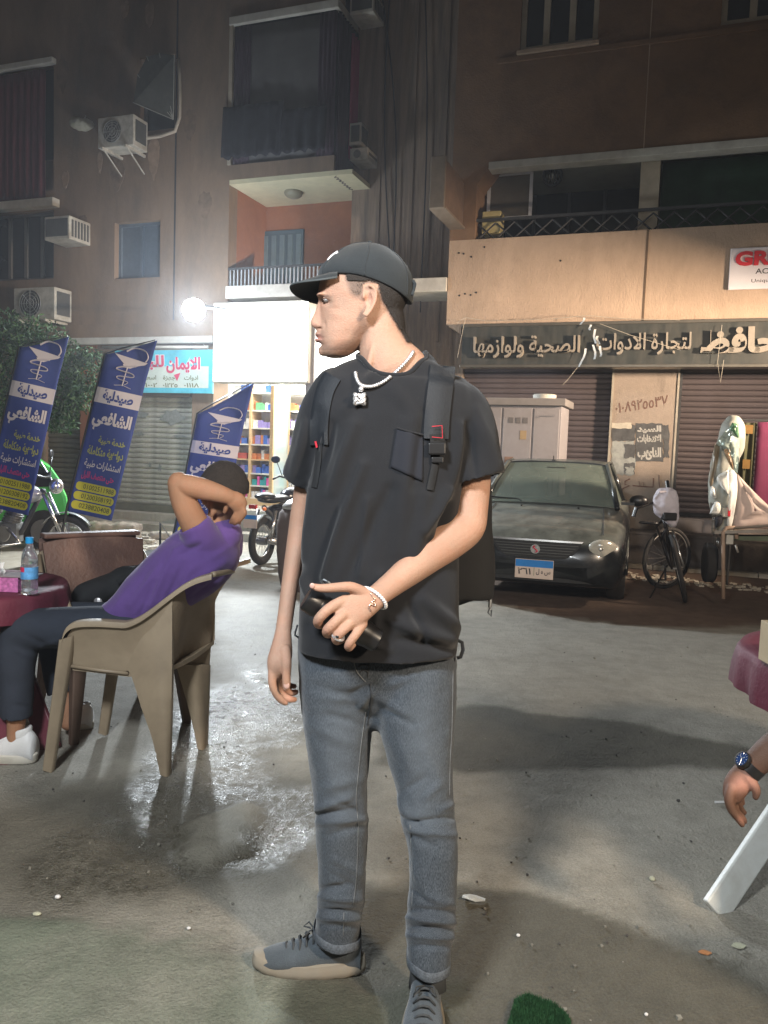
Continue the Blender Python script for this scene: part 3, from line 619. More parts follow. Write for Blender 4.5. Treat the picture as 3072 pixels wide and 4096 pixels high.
for si, z_ in enumerate(zsh):
    for bi, (u, v) in enumerate(((ca0 + 0.03, lerp(ca0, cm, .5) - 0.03), (lerp(ca0, cm, .5) + 0.03, cm - 0.03), (cm + 0.03, ca1 - 0.03))):
        a_ = u
        while a_ < v - 0.06:
            wv = random.choice((0.05, 0.065, 0.08, 0.1)); cn = random.choice(rowc[si]); hh = random.choice((0.1, 0.13, 0.155))
            key = (wv, hh, cn)
            if key not in mcache:
                q = MB(); q.box((wv / 2 - 0.004, 0, hh / 2), wv / 2 - 0.004, 0.05, hh / 2); me = q.mesh('medicine_pack'); me.materials.append(mat('pack_' + cn, PC[cn], 0.45, var=0.25, vscale=25)); mcache[key] = me
            o = bpy.data.objects.new('medicine_pack', mcache[key]); COL.objects.link(o); o.location = FP(a_, z_ + 0.0125, od + 0.31 + random.uniform(-0.02, 0.02)); o.rotation_euler = (0, 0, -ANG)
            tag(o, '%s medicine pack on the %s shelf from the floor, %s bay of the pharmacy cabinet' % (cn, RN[si], BN[bi]), 'medicine pack', '%s medicine packs on the %s shelf, %s bay' % (cn, RN[si], BN[bi])); a_ += wv
area('shop_light', FP((aQ0 + aQ2) / 2, zc - 0.03, -1.2), FP((aQ0 + aQ2) / 2, 0, -1.2), 1.6, 150, (0.97, 1.0, 0.98), 1.2)
TL_ = thing('ceiling_tube_lamp', 'white tube lamp on the pharmacy ceiling', 'lamp', FP((aQ0 + aQ2) / 2, zc - 0.06, -1.2)); mb = MB(); mb.fbox((aQ0 + aQ2) / 2 - 0.6, (aQ0 + aQ2) / 2 + 0.6, zc - 0.06, zc - 0.035, -1.23, -1.17); mb.build('housing', M_WHITE, TL_)

# turquoise shop sign
rT = RC(560, 1400, 850, 1572, 0.1); TS = thing('shop_sign', 'turquoise shop sign with pink Arabic lettering left of the glowing light box', 'sign', FP(rT[0], rT[2], 0.02))
plate(TS, 'panel', rT[0] - 0.5, rT[1], rT[2], rT[3], 0.06, 0.1, mat('sign_turquoise', (0.10, 0.50, 0.62), 0.5, var=0.35, vscale=2))
plate(TS, 'white_field', rT[0] - 0.3, rT[1] - 0.07, lerp(rT[2], rT[3], 0.12), lerp(rT[2], rT[3], 0.62), 0.1, 0.103, mat('sign_field_white', (0.62, 0.68, 0.6), 0.6, var=0.15, vscale=4))
hT = rT[3] - rT[2]; M_PK = mat('ink_pink', (0.62, 0.06, 0.14), 0.6, var=0); M_OUT = mat('ink_white', (0.72, 0.70, 0.68), 0.6, var=0); M_INK = mat('ink_olive', (0.18, 0.2, 0.1), 0.6, var=0)
for m_, b_, o_ in ((M_OUT, 0.09, 0.106), (M_PK, 0.035, 0.109)):
    text_on('lettering', 'الايمان', FP(rT[0] + 0.52 - b_ * 0.2, lerp(rT[2], rT[3], 0.47) - b_ * 0.2, o_), FA * (0.62 + b_ * 0.4), FZ * (hT * 0.36 + b_ * 0.4), m_, TS, b_)
    text_on('lettering', 'للبـ', FP(rT[0] + 0.08 - b_ * 0.2, lerp(rT[2], rT[3], 0.55) - b_ * 0.2, o_), FA * (0.38 + b_ * 0.4), FZ * (hT * 0.32 + b_ * 0.4), m_, TS, b_)
for i, (u_, s_) in enumerate(((0.06, 'اسعار'), (0.45, 'اجهزة'), (0.85, 'ادوات'))):
    text_on('lettering', s_, FP(rT[0] + u_, lerp(rT[2], rT[3], 0.28), 0.106), FA * 0.26, FZ * 0.09, M_INK, TS, 0.02)
    text_on('lettering', ['٠١٠٠٢', '٠١٢٢٥', '٠١١١٨'][i], FP(rT[0] + u_, lerp(rT[2], rT[3], 0.13), 0.106), FA * 0.28, FZ * 0.07, M_INK, TS, 0.02)
mb = MB(); mb.prism([FP(rT[0] + 0.66, lerp(rT[2], rT[3], 0.42), 0.106), FP(rT[0] + 0.72, lerp(rT[2], rT[3], 0.28), 0.106), FP(rT[0] + 0.78, lerp(rT[2], rT[3], 0.47), 0.106)], FN * 0.003); mb.build('logo', M_PK, TS)

# floodlight on the wall
flp = W3(775, 1240, 11.6); FL = thing('floodlight', 'round floodlight shining blue white high left of the pharmacy sign', 'lamp', flp)
mb = MB(); mb.ell(flp, 0.16, 20, 14); mb.build('glass_globe', mat('flood_glow', (1, 1, 1), 0.3, var=0, emit=(0.86, 0.95, 1.0), estr=60.0), FL, smooth=True)
mb = MB(); bk = flp + Vector((0.1, 0.3, 0.1)); mb.tube([flp + Vector((0.03, 0.12, 0.03)), bk, bk + Vector((0.3, 0.9, 0.1))], 0.03); mb.build('bracket', M_BARS, FL)
fo = area('floodlight_beam', flp + Vector((0.03, -0.20, -0.06)), (0.2, 2.8, 0.0), 0.24, 300, (0.86, 0.94, 1.0), spread=160)
point('floodlight_flare_fill', flp + Vector((-0.25, -0.05, 0.25)), 0.12, 60, (0.72, 0.82, 1.0))  # extra point light, added to grey the wall like lens flare

# ================================================================ right building
RB = thing('apartment_building', 'brown plastered building on the right with a long recessed balcony and shuttered shops', 'building', FP(0, 0, 0))
zSt, zSb = 3.14, 2.52; zRb = RC(1905, 905, 3072, 955)[2]; zOT = 5.33; aE = 9.0; a0 = -2.65; aO = FQ(1905, 800)[0]
zUL = FQ(1790, 1000)[1]
wu = RC(2085, -60, 2395, 185); wu2 = RC(2890, -90, 3200, 80)
z_par = FQ(2300, 935)[1]
mb = MB(); mb.fbox(a0, aE, zSt, z_par, -0.14, 0.0)
mb.build('parapet', M_RB, RB)
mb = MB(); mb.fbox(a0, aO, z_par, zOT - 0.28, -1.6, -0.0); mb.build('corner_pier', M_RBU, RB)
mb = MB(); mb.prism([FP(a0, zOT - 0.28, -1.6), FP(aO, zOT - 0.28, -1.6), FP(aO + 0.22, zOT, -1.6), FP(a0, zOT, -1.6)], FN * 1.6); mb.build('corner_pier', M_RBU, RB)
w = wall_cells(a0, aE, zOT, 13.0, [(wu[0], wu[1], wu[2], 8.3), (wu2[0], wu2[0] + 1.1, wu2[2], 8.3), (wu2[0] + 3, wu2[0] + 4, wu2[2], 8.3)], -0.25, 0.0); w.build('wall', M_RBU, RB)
plate(RB, 'string_course', wu[0] - 0.3, aE, wu[2] - 0.13, wu[2] - 0.07, 0.0, 0.035, M_RBU)
plate(RB, 'wall_joint', FQ(2590, 300)[0], FQ(2594, 300)[0], zOT, 12, -0.001, 0.003, M_RB)
plate(RB, 'lintel_edge', aO + 0.16, aE, zOT - 0.10, zOT - 0.0, -0.2, 0.03, M_WHITE, 0.008)
for i in range(3):
    pass
window(RB, (wu[0], wu[1], wu[2], 8.28), 3, off=-0.10, fw=0.07); window(RB, (wu2[0], wu2[0] + 1.1, wu2[2], 8.28), 3, off=-0.10, fw=0.07)
plate(RB, 'window_sill', wu[0] - 0.03, wu[1] + 0.03, wu[2] - 0.06, wu[2], -0.1, 0.06, M_RB, 0.01)
plate(RB, 'wall', a0, aE, 0, 13.0, -3.2, -3.0, M_DARK)
# balcony interior
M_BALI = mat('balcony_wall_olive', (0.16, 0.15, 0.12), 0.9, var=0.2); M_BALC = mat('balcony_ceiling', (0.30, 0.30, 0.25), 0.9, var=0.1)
plate(RB, 'balcony_floor', a0, aE, zSt - 0.02, zSt + 0.06, -1.7, -0.141, M_RB); plate(RB, 'balcony_ceiling', aO, aE, zOT, zOT + 0.05, -1.7, -0.26, M_BALC)
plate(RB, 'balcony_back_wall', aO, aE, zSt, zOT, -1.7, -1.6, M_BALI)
r = RC(2090, 690, 2560, 900, -1.58); r = (r[0], r[1], 3.3, r[3] - 0.02); d_ = plate(RB, 'balcony_door', r[0] - 0.35, r[1], r[2], r[3], -1.6, -1.56, M_GLASS)
for k in range(4): plate(d_, 'mullion', lerp(r[0] - 0.35, r[1], k / 4), lerp(r[0] - 0.35, r[1], k / 4) + 0.05, r[2], r[3], -1.56, -1.53, M_BARS)
r = RC(2560, 610, 2637, 905, -0.35); plate(RB, 'balcony_column', r[0], r[1], zSt, zOT, -0.55, -0.3, mat('column_cream', (0.45, 0.38, 0.28), 0.85))
M_GRN = mat('cloth_green_dark', (0.015, 0.045, 0.022), 0.9, var=0.5, vscale=2); drape('balcony_screen', M_GRN, RB, r[1] + 0.02, 4.5, zSt + 0.1, zOT - 0.05, -0.45, 40, 0.02, 6)
# railing with crossed flat bars
zR1 = FQ(2300, 862, -0.06)[1]; zR0 = z_par; RA = plate(RB, 'railing', aO, aE, zR1, zR1 + 0.035, -0.09, -0.05, M_BARS)
st_ = 0.26; k = 0; a_ = aO + 0.02; bar0 = None
while a_ < 2.0:
    for s in (1, -1):
        key = s
        p, q = (a_, zR0) if s > 0 else (a_, zR1 - 0.03), (a_ + st_, zR1 - 0.03) if s > 0 else (a_ + st_, zR0)
        if k < 2:
            mb = MB(); mb.tube([FP(p[0], p[1], -0.07 + 0.012 * s), FP(q[0], q[1], -0.07 + 0.012 * s)], 0.012, 4); o = mb.build('bar', M_BARS, RA)
            if s > 0: bp_ = o; a_first = a_
            else: bm_ = o
        else:
            o = (bp_ if s > 0 else bm_).copy(); COL.objects.link(o); o.parent = RA; o.location = FA * (a_ - a_first)
        k += 1
    a_ += st_
# things on the balcony
r = RC(1950, 690, 2130, 880, -0.5); wf = thing('loose_window', 'white framed window sash leaning inside the long balcony', 'window', FP(r[0], r[2], -0.5))
frame_on(wf, 'frame', r[0], r[1], r[2], r[3], -0.52, 0.045, 0.04, mat('frame_white_bright', (0.62, 0.62, 0.66), 0.5, var=0.03)); plate(wf, 'pane', r[0] + 0.046, r[1] - 0.046, r[2] + 0.046, r[3] - 0.046, -0.51, -0.5, mat('pane_brownish', (0.12, 0.105, 0.085), 0.3))
r = RC(1935, 852, 2008, 905, -0.2); bx_ = thing('cardboard_box', 'small yellowish box on the balcony railing in front of the white sash', 'box', FP(r[0], r[2], -0.2)); plate(bx_, 'carton', r[0], r[1], z_par + 0.1, r[3], -0.35, -0.1, mat('carton_yellow', (0.50, 0.42, 0.20), 0.8), 0.01); plate(bx_, 'tape', r[0] - 0.002, r[1] + 0.002, (z_par + 0.1 + r[3]) / 2, (z_par + 0.1 + r[3]) / 2 + 0.04, -0.352, -0.098, M_BARS)
c = FP(*FQ(2210, 705, -0.4), -0.4); hl = thing('hanging_lantern', 'dark round lantern hanging from the balcony ceiling right of the white sash', 'lantern', c); mb = MB()
for k in range(8): an = k * math.pi / 8; mb.tube([c + Vector((0.13 * math.cos(t) * math.cos(an), 0.13 * math.cos(t) * math.sin(an), 0.13 * math.sin(t))) for t in [j * math.pi / 8 for j in range(16)]], 0.012, 5, closed=True)
mb.build('cage', M_BARS, hl); mb = MB(); mb.tube([c + Vector((0, 0, 0.12)), Vector((c.x, c.y, zOT - 0.02))], 0.006, 4); mb.build('cord', M_WHITE, hl); mb = MB(); mb.ell(c, 0.05, 10, 6); mb.build('bulb', M_WHITE, hl, smooth=True)
plate(RB, 'panel_joint', FQ(2578, 1100)[0], FQ(2586, 1100)[0], zSt, z_par, -0.001, 0.006, mat('joint_brown', (0.12, 0.08, 0.05), 0.9))
for i, (x, y) in enumerate([(1838, 1182), (1860, 1175), (1883, 1180), (1905, 1170), (1836, 1012), (1855, 1015), (1885, 1027), (2242, 1043), (1938, 988)]):
    a_, z_ = FQ(x, y); mb = MB(); mb.ell(FP(a_, z_, 0.0), (0.014, 0.014, 0.014), 8, 5); mb.build('bolt_hole', M_DARK, RB)
# ground floor: pier, shutters, plinth
plate(RB, 'shop_ceiling', a0 + 0.2, aE, zSt - 0.02, zSt, -0.9, -0.02, M_RB)
mb = MB(); mb.prism([FP(a0, zSt, -0.14), FP(a0 + 0.22, zSt - 0.14, -0.14), FP(a0 + 0.22, zSt, -0.14)], FN * 0.14); mb.build('corner_bracket', M_RB, RB)
rp = RC(2443, 1700, 2697, 1800, -0.45); M_PIL = mat('pillar_plaster', (0.34, 0.275, 0.22), 0.9, var=0.2, vscale=3, bmp=0.4, dirt=(0.24, 0.2, 0.17), dscale=3, damt=0.6)
PL = plate(RB, 'pillar', rp[0], rp[1], -0.1, zSt - 0.02, -0.9, -0.45, M_PIL)
plate(PL, 'corner_bead', rp[0] - 0.025, rp[0], -0.1, zSt - 0.02, -0.5, -0.43, M_CONC); plate(PL, 'corner_bead', rp[1], rp[1] + 0.025, -0.1, zSt - 0.02, -0.5, -0.43, M_CONC)
S1 = thing('roller_shutter', 'dark roller shutter between the parked car and the poster covered pillar', 'shutter', FP(rp[0] - 1, 0, -0.6)); slats(S1, a0 + 0.15, rp[0] - 0.03, 0.42, 2.6, -0.62, 0.075, M_SHUT1); plate(S1, 'guide_rail', rp[0] - 0.03, rp[0] - 0.001, 0.3, 2.6, -0.64, -0.55, M_BARS)
S2 = thing('roller_shutter', 'wide mauve grey roller shutter right of the poster covered pillar', 'shutter', FP(rp[1] + 1, 0, -0.6)); slats(S2, rp[1] + 0.03, rp[1] + 2.9, 0.62, 2.6, -0.62, 0.075, M_SHUT1); plate(S2, 'guide_rail', rp[1] + 0.026, rp[1] + 0.06, 0.5, 2.6, -0.60, -0.53, M_BARS)
plate(S2, 'bottom_gap', rp[1] + 0.03, rp[1] + 2.9, 0.56, 0.619, -0.66, -0.62, M_DARK); plate(RB, 'wall', rp[1] + 2.91, aE, -0.1, 3.1, -0.9, -0.5, M_RB); plate(RB, 'shop_head', a0 + 0.15, aE, 2.6, zSt - 0.021, -0.8, -0.56, M_SHUT1)
plate(RB, 'door_step', rp[1] + 0.03, rp[1] + 2.9, 0.34, 0.559, -0.9, -0.42, mat('step_pale', (0.36, 0.30, 0.27), 0.8, var=0.15), 0.01)
for i in range(7): plate(RB, 'step_tile', rp[1] + 0.04 + i * 0.4, rp[1] + 0.425 + i * 0.4, 0.385, 0.53, -0.4199, -0.41, mat('tile_pale', (0.42, 0.35, 0.32), 0.6, var=0.1), 0.004)
plate(RB, 'plinth', a0 + 0.1, aE, -0.12, 0.339, -1.0, 0.0, M_PLINTH, 0.01); plate(RB, 'plinth_lip', a0 + 0.1, aE, 0.34, 0.37, -0.7, 0.03, M_PLINTH)
kb = MB(); 
for i in range(26):
    a_ = -2.6 + i * 0.42; plate(RB, 'kerb_stone', a_, a_ + 0.41, -0.16, -0.045 + 0.006 * math.sin(i * 2.1), 0.04, 0.17, M_CONC, 0.012)
plate(RB, 'corner_wall', a0, a0 + 0.14, -0.1, 3.1, -1.6, -0.5, M_PIER)
# paper posters and scrawls on the pillar
zq = lambda x, y: FQ(x, y, -0.45)
def patch(parent, name, x0, y0, x1, y1, m, lift=0.003, rag=0, th=0.003):
    q = []
    for (x, y, X, Y) in ((x0, y1, x1, y1), (x1, y1, x1, y0), (x1, y0, x0, y0), (x0, y0, x0, y1)):
        for k in range(7): t = k / 7; q.append((x + (X - x) * t + random.uniform(-rag, rag), y + (Y - y) * t + random.uniform(-rag, rag)))
    mb = MB(); mb.prism([FP(*zq(x, y), -0.45 + lift) for x, y in q], FN * th); return mb.build(name, m, parent)
M_PAP = mat('poster_grey', (0.30, 0.31, 0.29), 0.85, var=0.3, vscale=12); M_PAPD = mat('poster_dark', (0.085, 0.085, 0.085), 0.85, var=0.4, vscale=10); M_PAPL = mat('poster_light', (0.5, 0.45, 0.36), 0.85, var=0.2, vscale=14)
PS = thing('poster_cluster', 'torn black and white Arabic posters pasted on the pillar between the shutters', 'posters', FP(*zq(2560, 1840), -0.44))
patch(PS, 'poster', 2448, 1700, 2540, 1765, M_PAPD, rag=3); patch(PS, 'poster', 2448, 1764, 2540, 1900, M_PAP, rag=5); patch(PS, 'poster', 2447, 1692, 2526, 1714, M_PAPL, 0.007, 2)
patch(PS, 'poster', 2542, 1694, 2652, 1845, M_PAPD, 0.004, 3); patch(PS, 'poster', 2654, 1700, 2676, 1830, M_PAPD, 0.004, 4); patch(PS, 'poster', 2500, 1778, 2541, 1832, M_PAPD, 0.008, 4); patch(PS, 'poster', 2498, 1852, 2538, 1898, M_PAPD, 0.009, 3); patch(PS, 'poster', 2502, 1866, 2534, 1902, M_PAP, 0.013, 5)
M_POSL = mat('poster_letter', (0.42, 0.41, 0.38), 0.8, var=0.2)
for s_, (x0, y0, x1, y1) in (('السيد', (2548, 1702, 2645, 1733)), ('الانتخابات', (2548, 1738, 2645, 1775)), ('النائب', (2550, 1790, 2645, 1840))):
    p = FP(*zq(x0, y1), -0.4415); text_on('lettering', s_, p, FP(*zq(x1, y1), -0.4415) - p, FP(*zq(x0, y0), -0.4415) - p, M_POSL, PS, 0.05)
M_SCR = mat('spray_brown', (0.16, 0.09, 0.07), 0.9, var=0.3, vscale=30)
GF = thing('spray_writing', 'brown sprayed phone number in Arabic digits high on the pillar', 'graffiti', FP(*zq(2560, 1620), -0.44)); p = FP(*zq(2462, 1655), -0.446)
text_on('lettering', '٠١٠٨٩٢٥٥٣٧', p, FP(*zq(2672, 1622), -0.446) - p, FP(*zq(2462, 1610), -0.446) - p, M_SCR, GF, 0.012)
GF2 = thing('spray_writing', 'dark sprayed scrawl low on the pillar beside the bicycle', 'graffiti', FP(*zq(2580, 1950), -0.44)); mb = MB()
for pl in ([(2520, 1915), (2500, 1925), (2500, 1938), (2518, 1942), (2490, 1955), (2483, 1980), (2490, 2010)], [(2530, 1942), (2570, 1946), (2612, 1948), (2614, 1912)], [(2560, 1944), (2556, 1925)], [(2575, 1945), (2572, 1928)], [(2636, 1900), (2638, 1950)]):
    mb.tube([FP(*zq(x, y), -0.447) for x, y in pl], 0.009, 6, flat=0.3)
mb.build('stroke', M_SCR, GF2)

# long dark fascia sign
rF = (FQ(1848, 1380, 0.12)[0], aE, zSb, zSt - 0.02)
FS = thing('fascia_sign', 'long dark grey shop fascia with raised cream Arabic letters', 'sign', FP(rF[0], rF[2], 0.0))
M_FAS = mat('fascia_dark', (0.040, 0.044, 0.040), 0.45, metal=0.2, var=0.35, vscale=6, dirt=(0.09, 0.08, 0.065), dscale=3, damt=0.6, stretch=(2, 2, 0.6)); M_TRM = mat('fascia_trim', (0.13, 0.12, 0.10), 0.35, metal=0.5)
plate(FS, 'panel', rF[0], rF[1], rF[2] + 0.04, rF[3] - 0.04, -0.1, 0.12, M_FAS); plate(FS, 'top_trim', rF[0] - 0.01, rF[1], rF[3] - 0.04, rF[3], -0.1, 0.15, M_TRM, 0.006); plate(FS, 'bottom_trim', rF[0] - 0.01, rF[1], rF[2], rF[2] + 0.04, -0.1, 0.17, M_TRM, 0.006)
M_LET = mat('letter_cream', (0.24, 0.215, 0.18), 0.6, var=0.15, dirt=(0.3, 0.24, 0.17), damt=0.5); zq2 = lambda x, y: FQ(x, y, 0.13)
def fascia(s, x0, y0, x1, y1, bold=0.012):
    p = FP(*zq2(x0, y1), 0.121); q = FP(zq2(x1, y1)[0], zq2(x0, y1)[1], 0.121); return text_on('letters', s, p, q - p, FZ * (zq2(x0, y0)[1] - zq2(x0, y1)[1]), M_LET, FS, bold, depth=0.04)
fascia('لتجارة الادوات', 2385, 1336, 2762, 1422); fascia('الصحية ولوازمها', 1895, 1348, 2318, 1434); fascia('حافظ', 2800, 1312, 3110, 1416, 0.05)
for i in range(3):
    pass
# hanging box sign at the corner
c0 = FP(a0 + 0.02, 0, 0); hs = thing('projecting_sign', 'dark box sign with pale edges sticking out from the corner of the brown building', 'sign', FP(a0, 4.6, 0.2))
zt, zb = FQ(1790, 690, 0.5)[1], FQ(1790, 870, 0.5)[1]
mb = MB(); mb.fbox(a0 + 0.03, a0 + 0.19, zb, zt, 0.02, 1.0); mb.build('box', mat('sign_side_brown', (0.14, 0.09, 0.06), 0.6, var=0.3), hs)
for (o_0, o_1) in ((1.0, 1.05),): plate(hs, 'edge_strip', a0 + 0.01, a0 + 0.21, zb - 0.03, zt + 0.03, o_0, o_1, mat('strip_pale', (0.20, 0.16, 0.12), 0.5, metal=0.2), 0.01)
plate(hs, 'edge_strip', a0 + 0.0, a0 + 0.22, zb - 0.03, zb - 0.001, 0.0, 1.0, mat('strip_pale'), 0.006)
text_on('lettering', 'عيادة', FP(a0 + 0.028, zb + 0.2, 0.1), FN * 0.8, FZ * 0.25, M_LET, hs, 0.02)
# white academy sign
r = RC(2918, 988, 3200, 1155, 0.05); AS = thing('academy_sign', 'white sign with red and black English lettering on the brown parapet', 'sign', FP(r[0], r[2], 0.02))
plate(AS, 'board', r[0], r[0] + 0.95, r[2], r[3], 0.02, 0.06, mat('board_white', (0.72, 0.68, 0.70), 0.5, var=0.05), 0.006); M_RED = mat('ink_red', (0.62, 0.02, 0.035), 0.5, var=0); M_BLK = mat('ink_black', (0.03, 0.025, 0.03), 0.5, var=0)
hB = r[3] - r[2]; text_on('lettering', 'GREEN', FP(r[0] + 0.06, lerp(r[2], r[3], 0.56), 0.0605), FA * 0.86, FZ * hB * 0.35, M_RED, AS, 0.045, depth=0.012)
text_on('lettering', 'ACADEMY', FP(r[0] + 0.30, lerp(r[2], r[3], 0.36), 0.0605), FA * 0.5, FZ * hB * 0.13, M_BLK, AS, 0.012); text_on('lettering', 'Unique Education', FP(r[0] + 0.26, lerp(r[2], r[3], 0.13), 0.0605), FA * 0.6, FZ * hB * 0.11, M_BLK, AS, 0.008)
# cables
CB = thing('hanging_cable', 'thin pale cables slung across the dark fascia with torn white tape', 'cable', FP(*zq2(2300, 1270), 0.2)); mb = MB(); zq3 = lambda x, y: FP(*FQ(x, y, 0.2), 0.2)
for pl in ([(1830, 1290), (1860, 1270), (1950, 1284), (2200, 1276), (2350, 1262)], [(2350, 1262), (2500, 1275), (2720, 1280)], [(1862, 1270), (1845, 1350), (1830, 1430)], [(2400, 1295), (2520, 1340), (2720, 1400)], [(2310, 1470), (2270, 1520), (2250, 1540)], [(2888, 1300), (2870, 1450), (2882, 1530), (2895, 1440)]): mb.tube([zq3(x, y) for x, y in pl], 0.0035, 5)
mb.build('wire', M_CONC, CB)
for i, (x0, y0, x1, y1) in enumerate([(2333, 1272, 2322, 1300), (2356, 1300, 2358, 1322), (2374, 1318, 2378, 1375), (2386, 1345, 2390, 1378), (2400, 1385, 2396, 1428), (2372, 1380, 2376, 1438), (2340, 1395, 2316, 1468)]):
    p, q = zq3(x0, y0), zq3(x1, y1); mb = MB(); mb.grid([[lerp(p, q, t) + FA * (0.012 * math.sin(5 * t + i)) + FN * 0.02, lerp(p, q, t) + FA * (0.028 + 0.012 * math.sin(5 * t + i)) + FN * (0.02 + 0.02 * t)] for t in (0, .25, .5, .75, 1)], thick=0.002, vec=FN); mb.build('tape', mat('tape_white', (0.75, 0.75, 0.72), 0.6, var=0), CB)

# ================================================================ air conditioners
def ac_outdoor(label, r, off, depth, fan=0.36, brk=True):
    a0_, a1_, z0_, z1_ = r; t = thing('air_conditioner', label, 'air conditioner', FP(a0_, z0_, off)); plate(t, 'casing', a0_, a1_, z0_, z1_, off, off + depth, M_ACW, 0.012)
    h = z1_ - z0_; c = (lerp(a0_, a1_, 0.42), (z0_ + z1_) / 2); R_ = h * fan; mb = MB(); n = 28
    mb.prism([FP(c[0] + R_ * math.cos(2 * math.pi * k / n), c[1] + R_ * math.sin(2 * math.pi * k / n), off + depth) for k in range(n)], FN * 0.006); g_ = mb.build('fan_grille', M_ACD, t)
    mb = MB()
    for q in (0.35, 0.6, 0.82, 1.0): mb.tube([FP(c[0] + q * R_ * math.cos(2 * math.pi * k / n), c[1] + q * R_ * math.sin(2 * math.pi * k / n), off + depth + 0.014) for k in range(n)], 0.006, 4, closed=True)
    for k in range(8): mb.tube([FP(c[0], c[1], off + depth + 0.016), FP(c[0] + R_ * math.cos(k * math.pi / 4), c[1] + R_ * math.sin(k * math.pi / 4), off + depth + 0.016)], 0.005, 4)
    mb.build('guard_wire', mat('guard_grey', (0.2, 0.2, 0.18), 0.5), g_)
    plate(t, 'side_louvre', a1_ + 0.0, a1_ + 0.008, z0_ + 0.08, z1_ - 0.06, off + 0.05, off + depth - 0.05, M_ACD)
    if brk:
        for a_ in (lerp(a0_, a1_, 0.15), lerp(a0_, a1_, 0.8)):
            mb = MB(); mb.fbox(a_, a_ + 0.04, z0_ - 0.04, z0_, 0.0, off + depth + 0.06); mb.tube([FP(a_ + 0.02, z0_ - 0.3, 0.0), FP(a_ + 0.02, z0_ - 0.03, off + depth)], 0.012, 5); mb.build('bracket', M_ACW, t)
    return t
r = RC(398, 468, 540, 590, 0.4); ac1 = ac_outdoor('dirty white air conditioner beside the fan shaped dark screen, high on the left wall', r, 0.08, 0.36)
mb = MB(); mb.tube([FP(*FQ(x, y, 0.06), 0.06) for x, y in ((712, 238), (718, 300), (720, 400), (718, 470), (700, 525), (640, 545), (590, 552), (560, 548))], 0.028, 8); mb.build('insulated_pipe', mat('pipe_pale', (0.42, 0.36, 0.28), 0.8), ac1, smooth=True)
r = RC(55, 1150, 218, 1278, 0.45); ac_outdoor('large white air conditioner with round fan just above the green foliage', r, 0.05, 0.4, 0.42)
def ac_window(label, r, off, depth):
    a0_, a1_, z0_, z1_ = r; t = thing('air_conditioner', label, 'air conditioner', FP(a0_, z0_, off)); plate(t, 'casing', a0_, a1_, z0_, z1_, off, off + depth, M_ACW, 0.012)
    plate(t, 'grille', a0_ + 0.03, a1_ - 0.03, z0_ + 0.05, z1_ - 0.04, off + depth, off + depth + 0.006, M_ACD)
    for k in range(6): plate(t, 'side_vent', a1_, a1_ + 0.006, z0_ + 0.05, z1_ - 0.05, off + 0.05 + k * depth / 7, off + 0.05 + k * depth / 7 + depth / 12, M_ACD)
    return t
r = RC(213, 878, 312, 970, 0.3); ac_window('boxy white window air conditioner beside the lower left window', r, 0.0, 0.5)
r = RC(1392, 485, 1440, 575, -0.35); t = ac_window('narrow louvred air conditioner on the side of the dark curtained balcony', (r[0], r[1], r[2], r[3]), -0.7, 0.3)
r = RC(1400, 590, 1470, 640, -0.3); ac_outdoor('small dirty air conditioner just under the narrow louvred one', r, -0.72, 0.42, 0.3, False)
r = RC(1405, -20, 1500, 60, -0.3); ac_window('air conditioner box at the top edge above the balcony corner', r, -0.7, 0.45)
# peeled plaster, stains and loose cables on the left building
random.seed(9); M_PEEL = mat('peeled_plaster', (0.31, 0.215, 0.145), 0.95, var=.3, vscale=9); M_STN = mat('soot_stain', (0.20, 0.14, 0.095), .95, var=.4, vscale=5)
for (x, y, w_, h_, m__) in ((615, 630, 26, 80, M_PEEL), (400, 650, 12, 40, M_PEEL), (500, 40, 20, 34, M_PEEL), (600, 60, 22, 50, M_PEEL), (262, 720, 18, 34, M_PEEL), (470, 700, 34, 60, M_STN), (760, 500, 30, 60, M_STN), (330, 900, 24, 40, M_STN), (820, 820, 30, 50, M_STN), (250, 300, 30, 70, M_STN)):
    a_, z_ = FQ(x, y); n_ = 22; mb = MB(); mb.prism([FP(a_ + w_ * .004 * (1 + .45 * mnoise.noise(Vector((k * .9, x, 0)))) * math.cos(2 * math.pi * k / n_) * (1 - .35 * math.sin(2 * math.pi * k / n_) * -1), z_ + h_ * .004 * (1 + .45 * mnoise.noise(Vector((k * .9, y, 5)))) * math.sin(2 * math.pi * k / n_), 0.0005) for k in range(n_)], FN * .004); mb.build('plaster_patch', m__, LB)
for x0, x1, sg in ((1525, 1590, 30), (1560, 1555, -20), (1700, 1690, 12)):
    mb = MB(); mb.tube([FP(*FQ(lerp(x0, x1, t) + sg * math.sin(4 * t), lerp(-40, 1250, t), -.66), -.66) for t in np.linspace(0, 1, 14)], .011, 5); mb.build('cable', M_BARS, LB)
mb = MB(); mb.tube([FP(*FQ(x, y, .05), .05) for x, y in ((770, 1290), (790, 1350), (830, 1395), (850, 1410))], .005, 5); mb.build('cable', M_WHITE, LB)
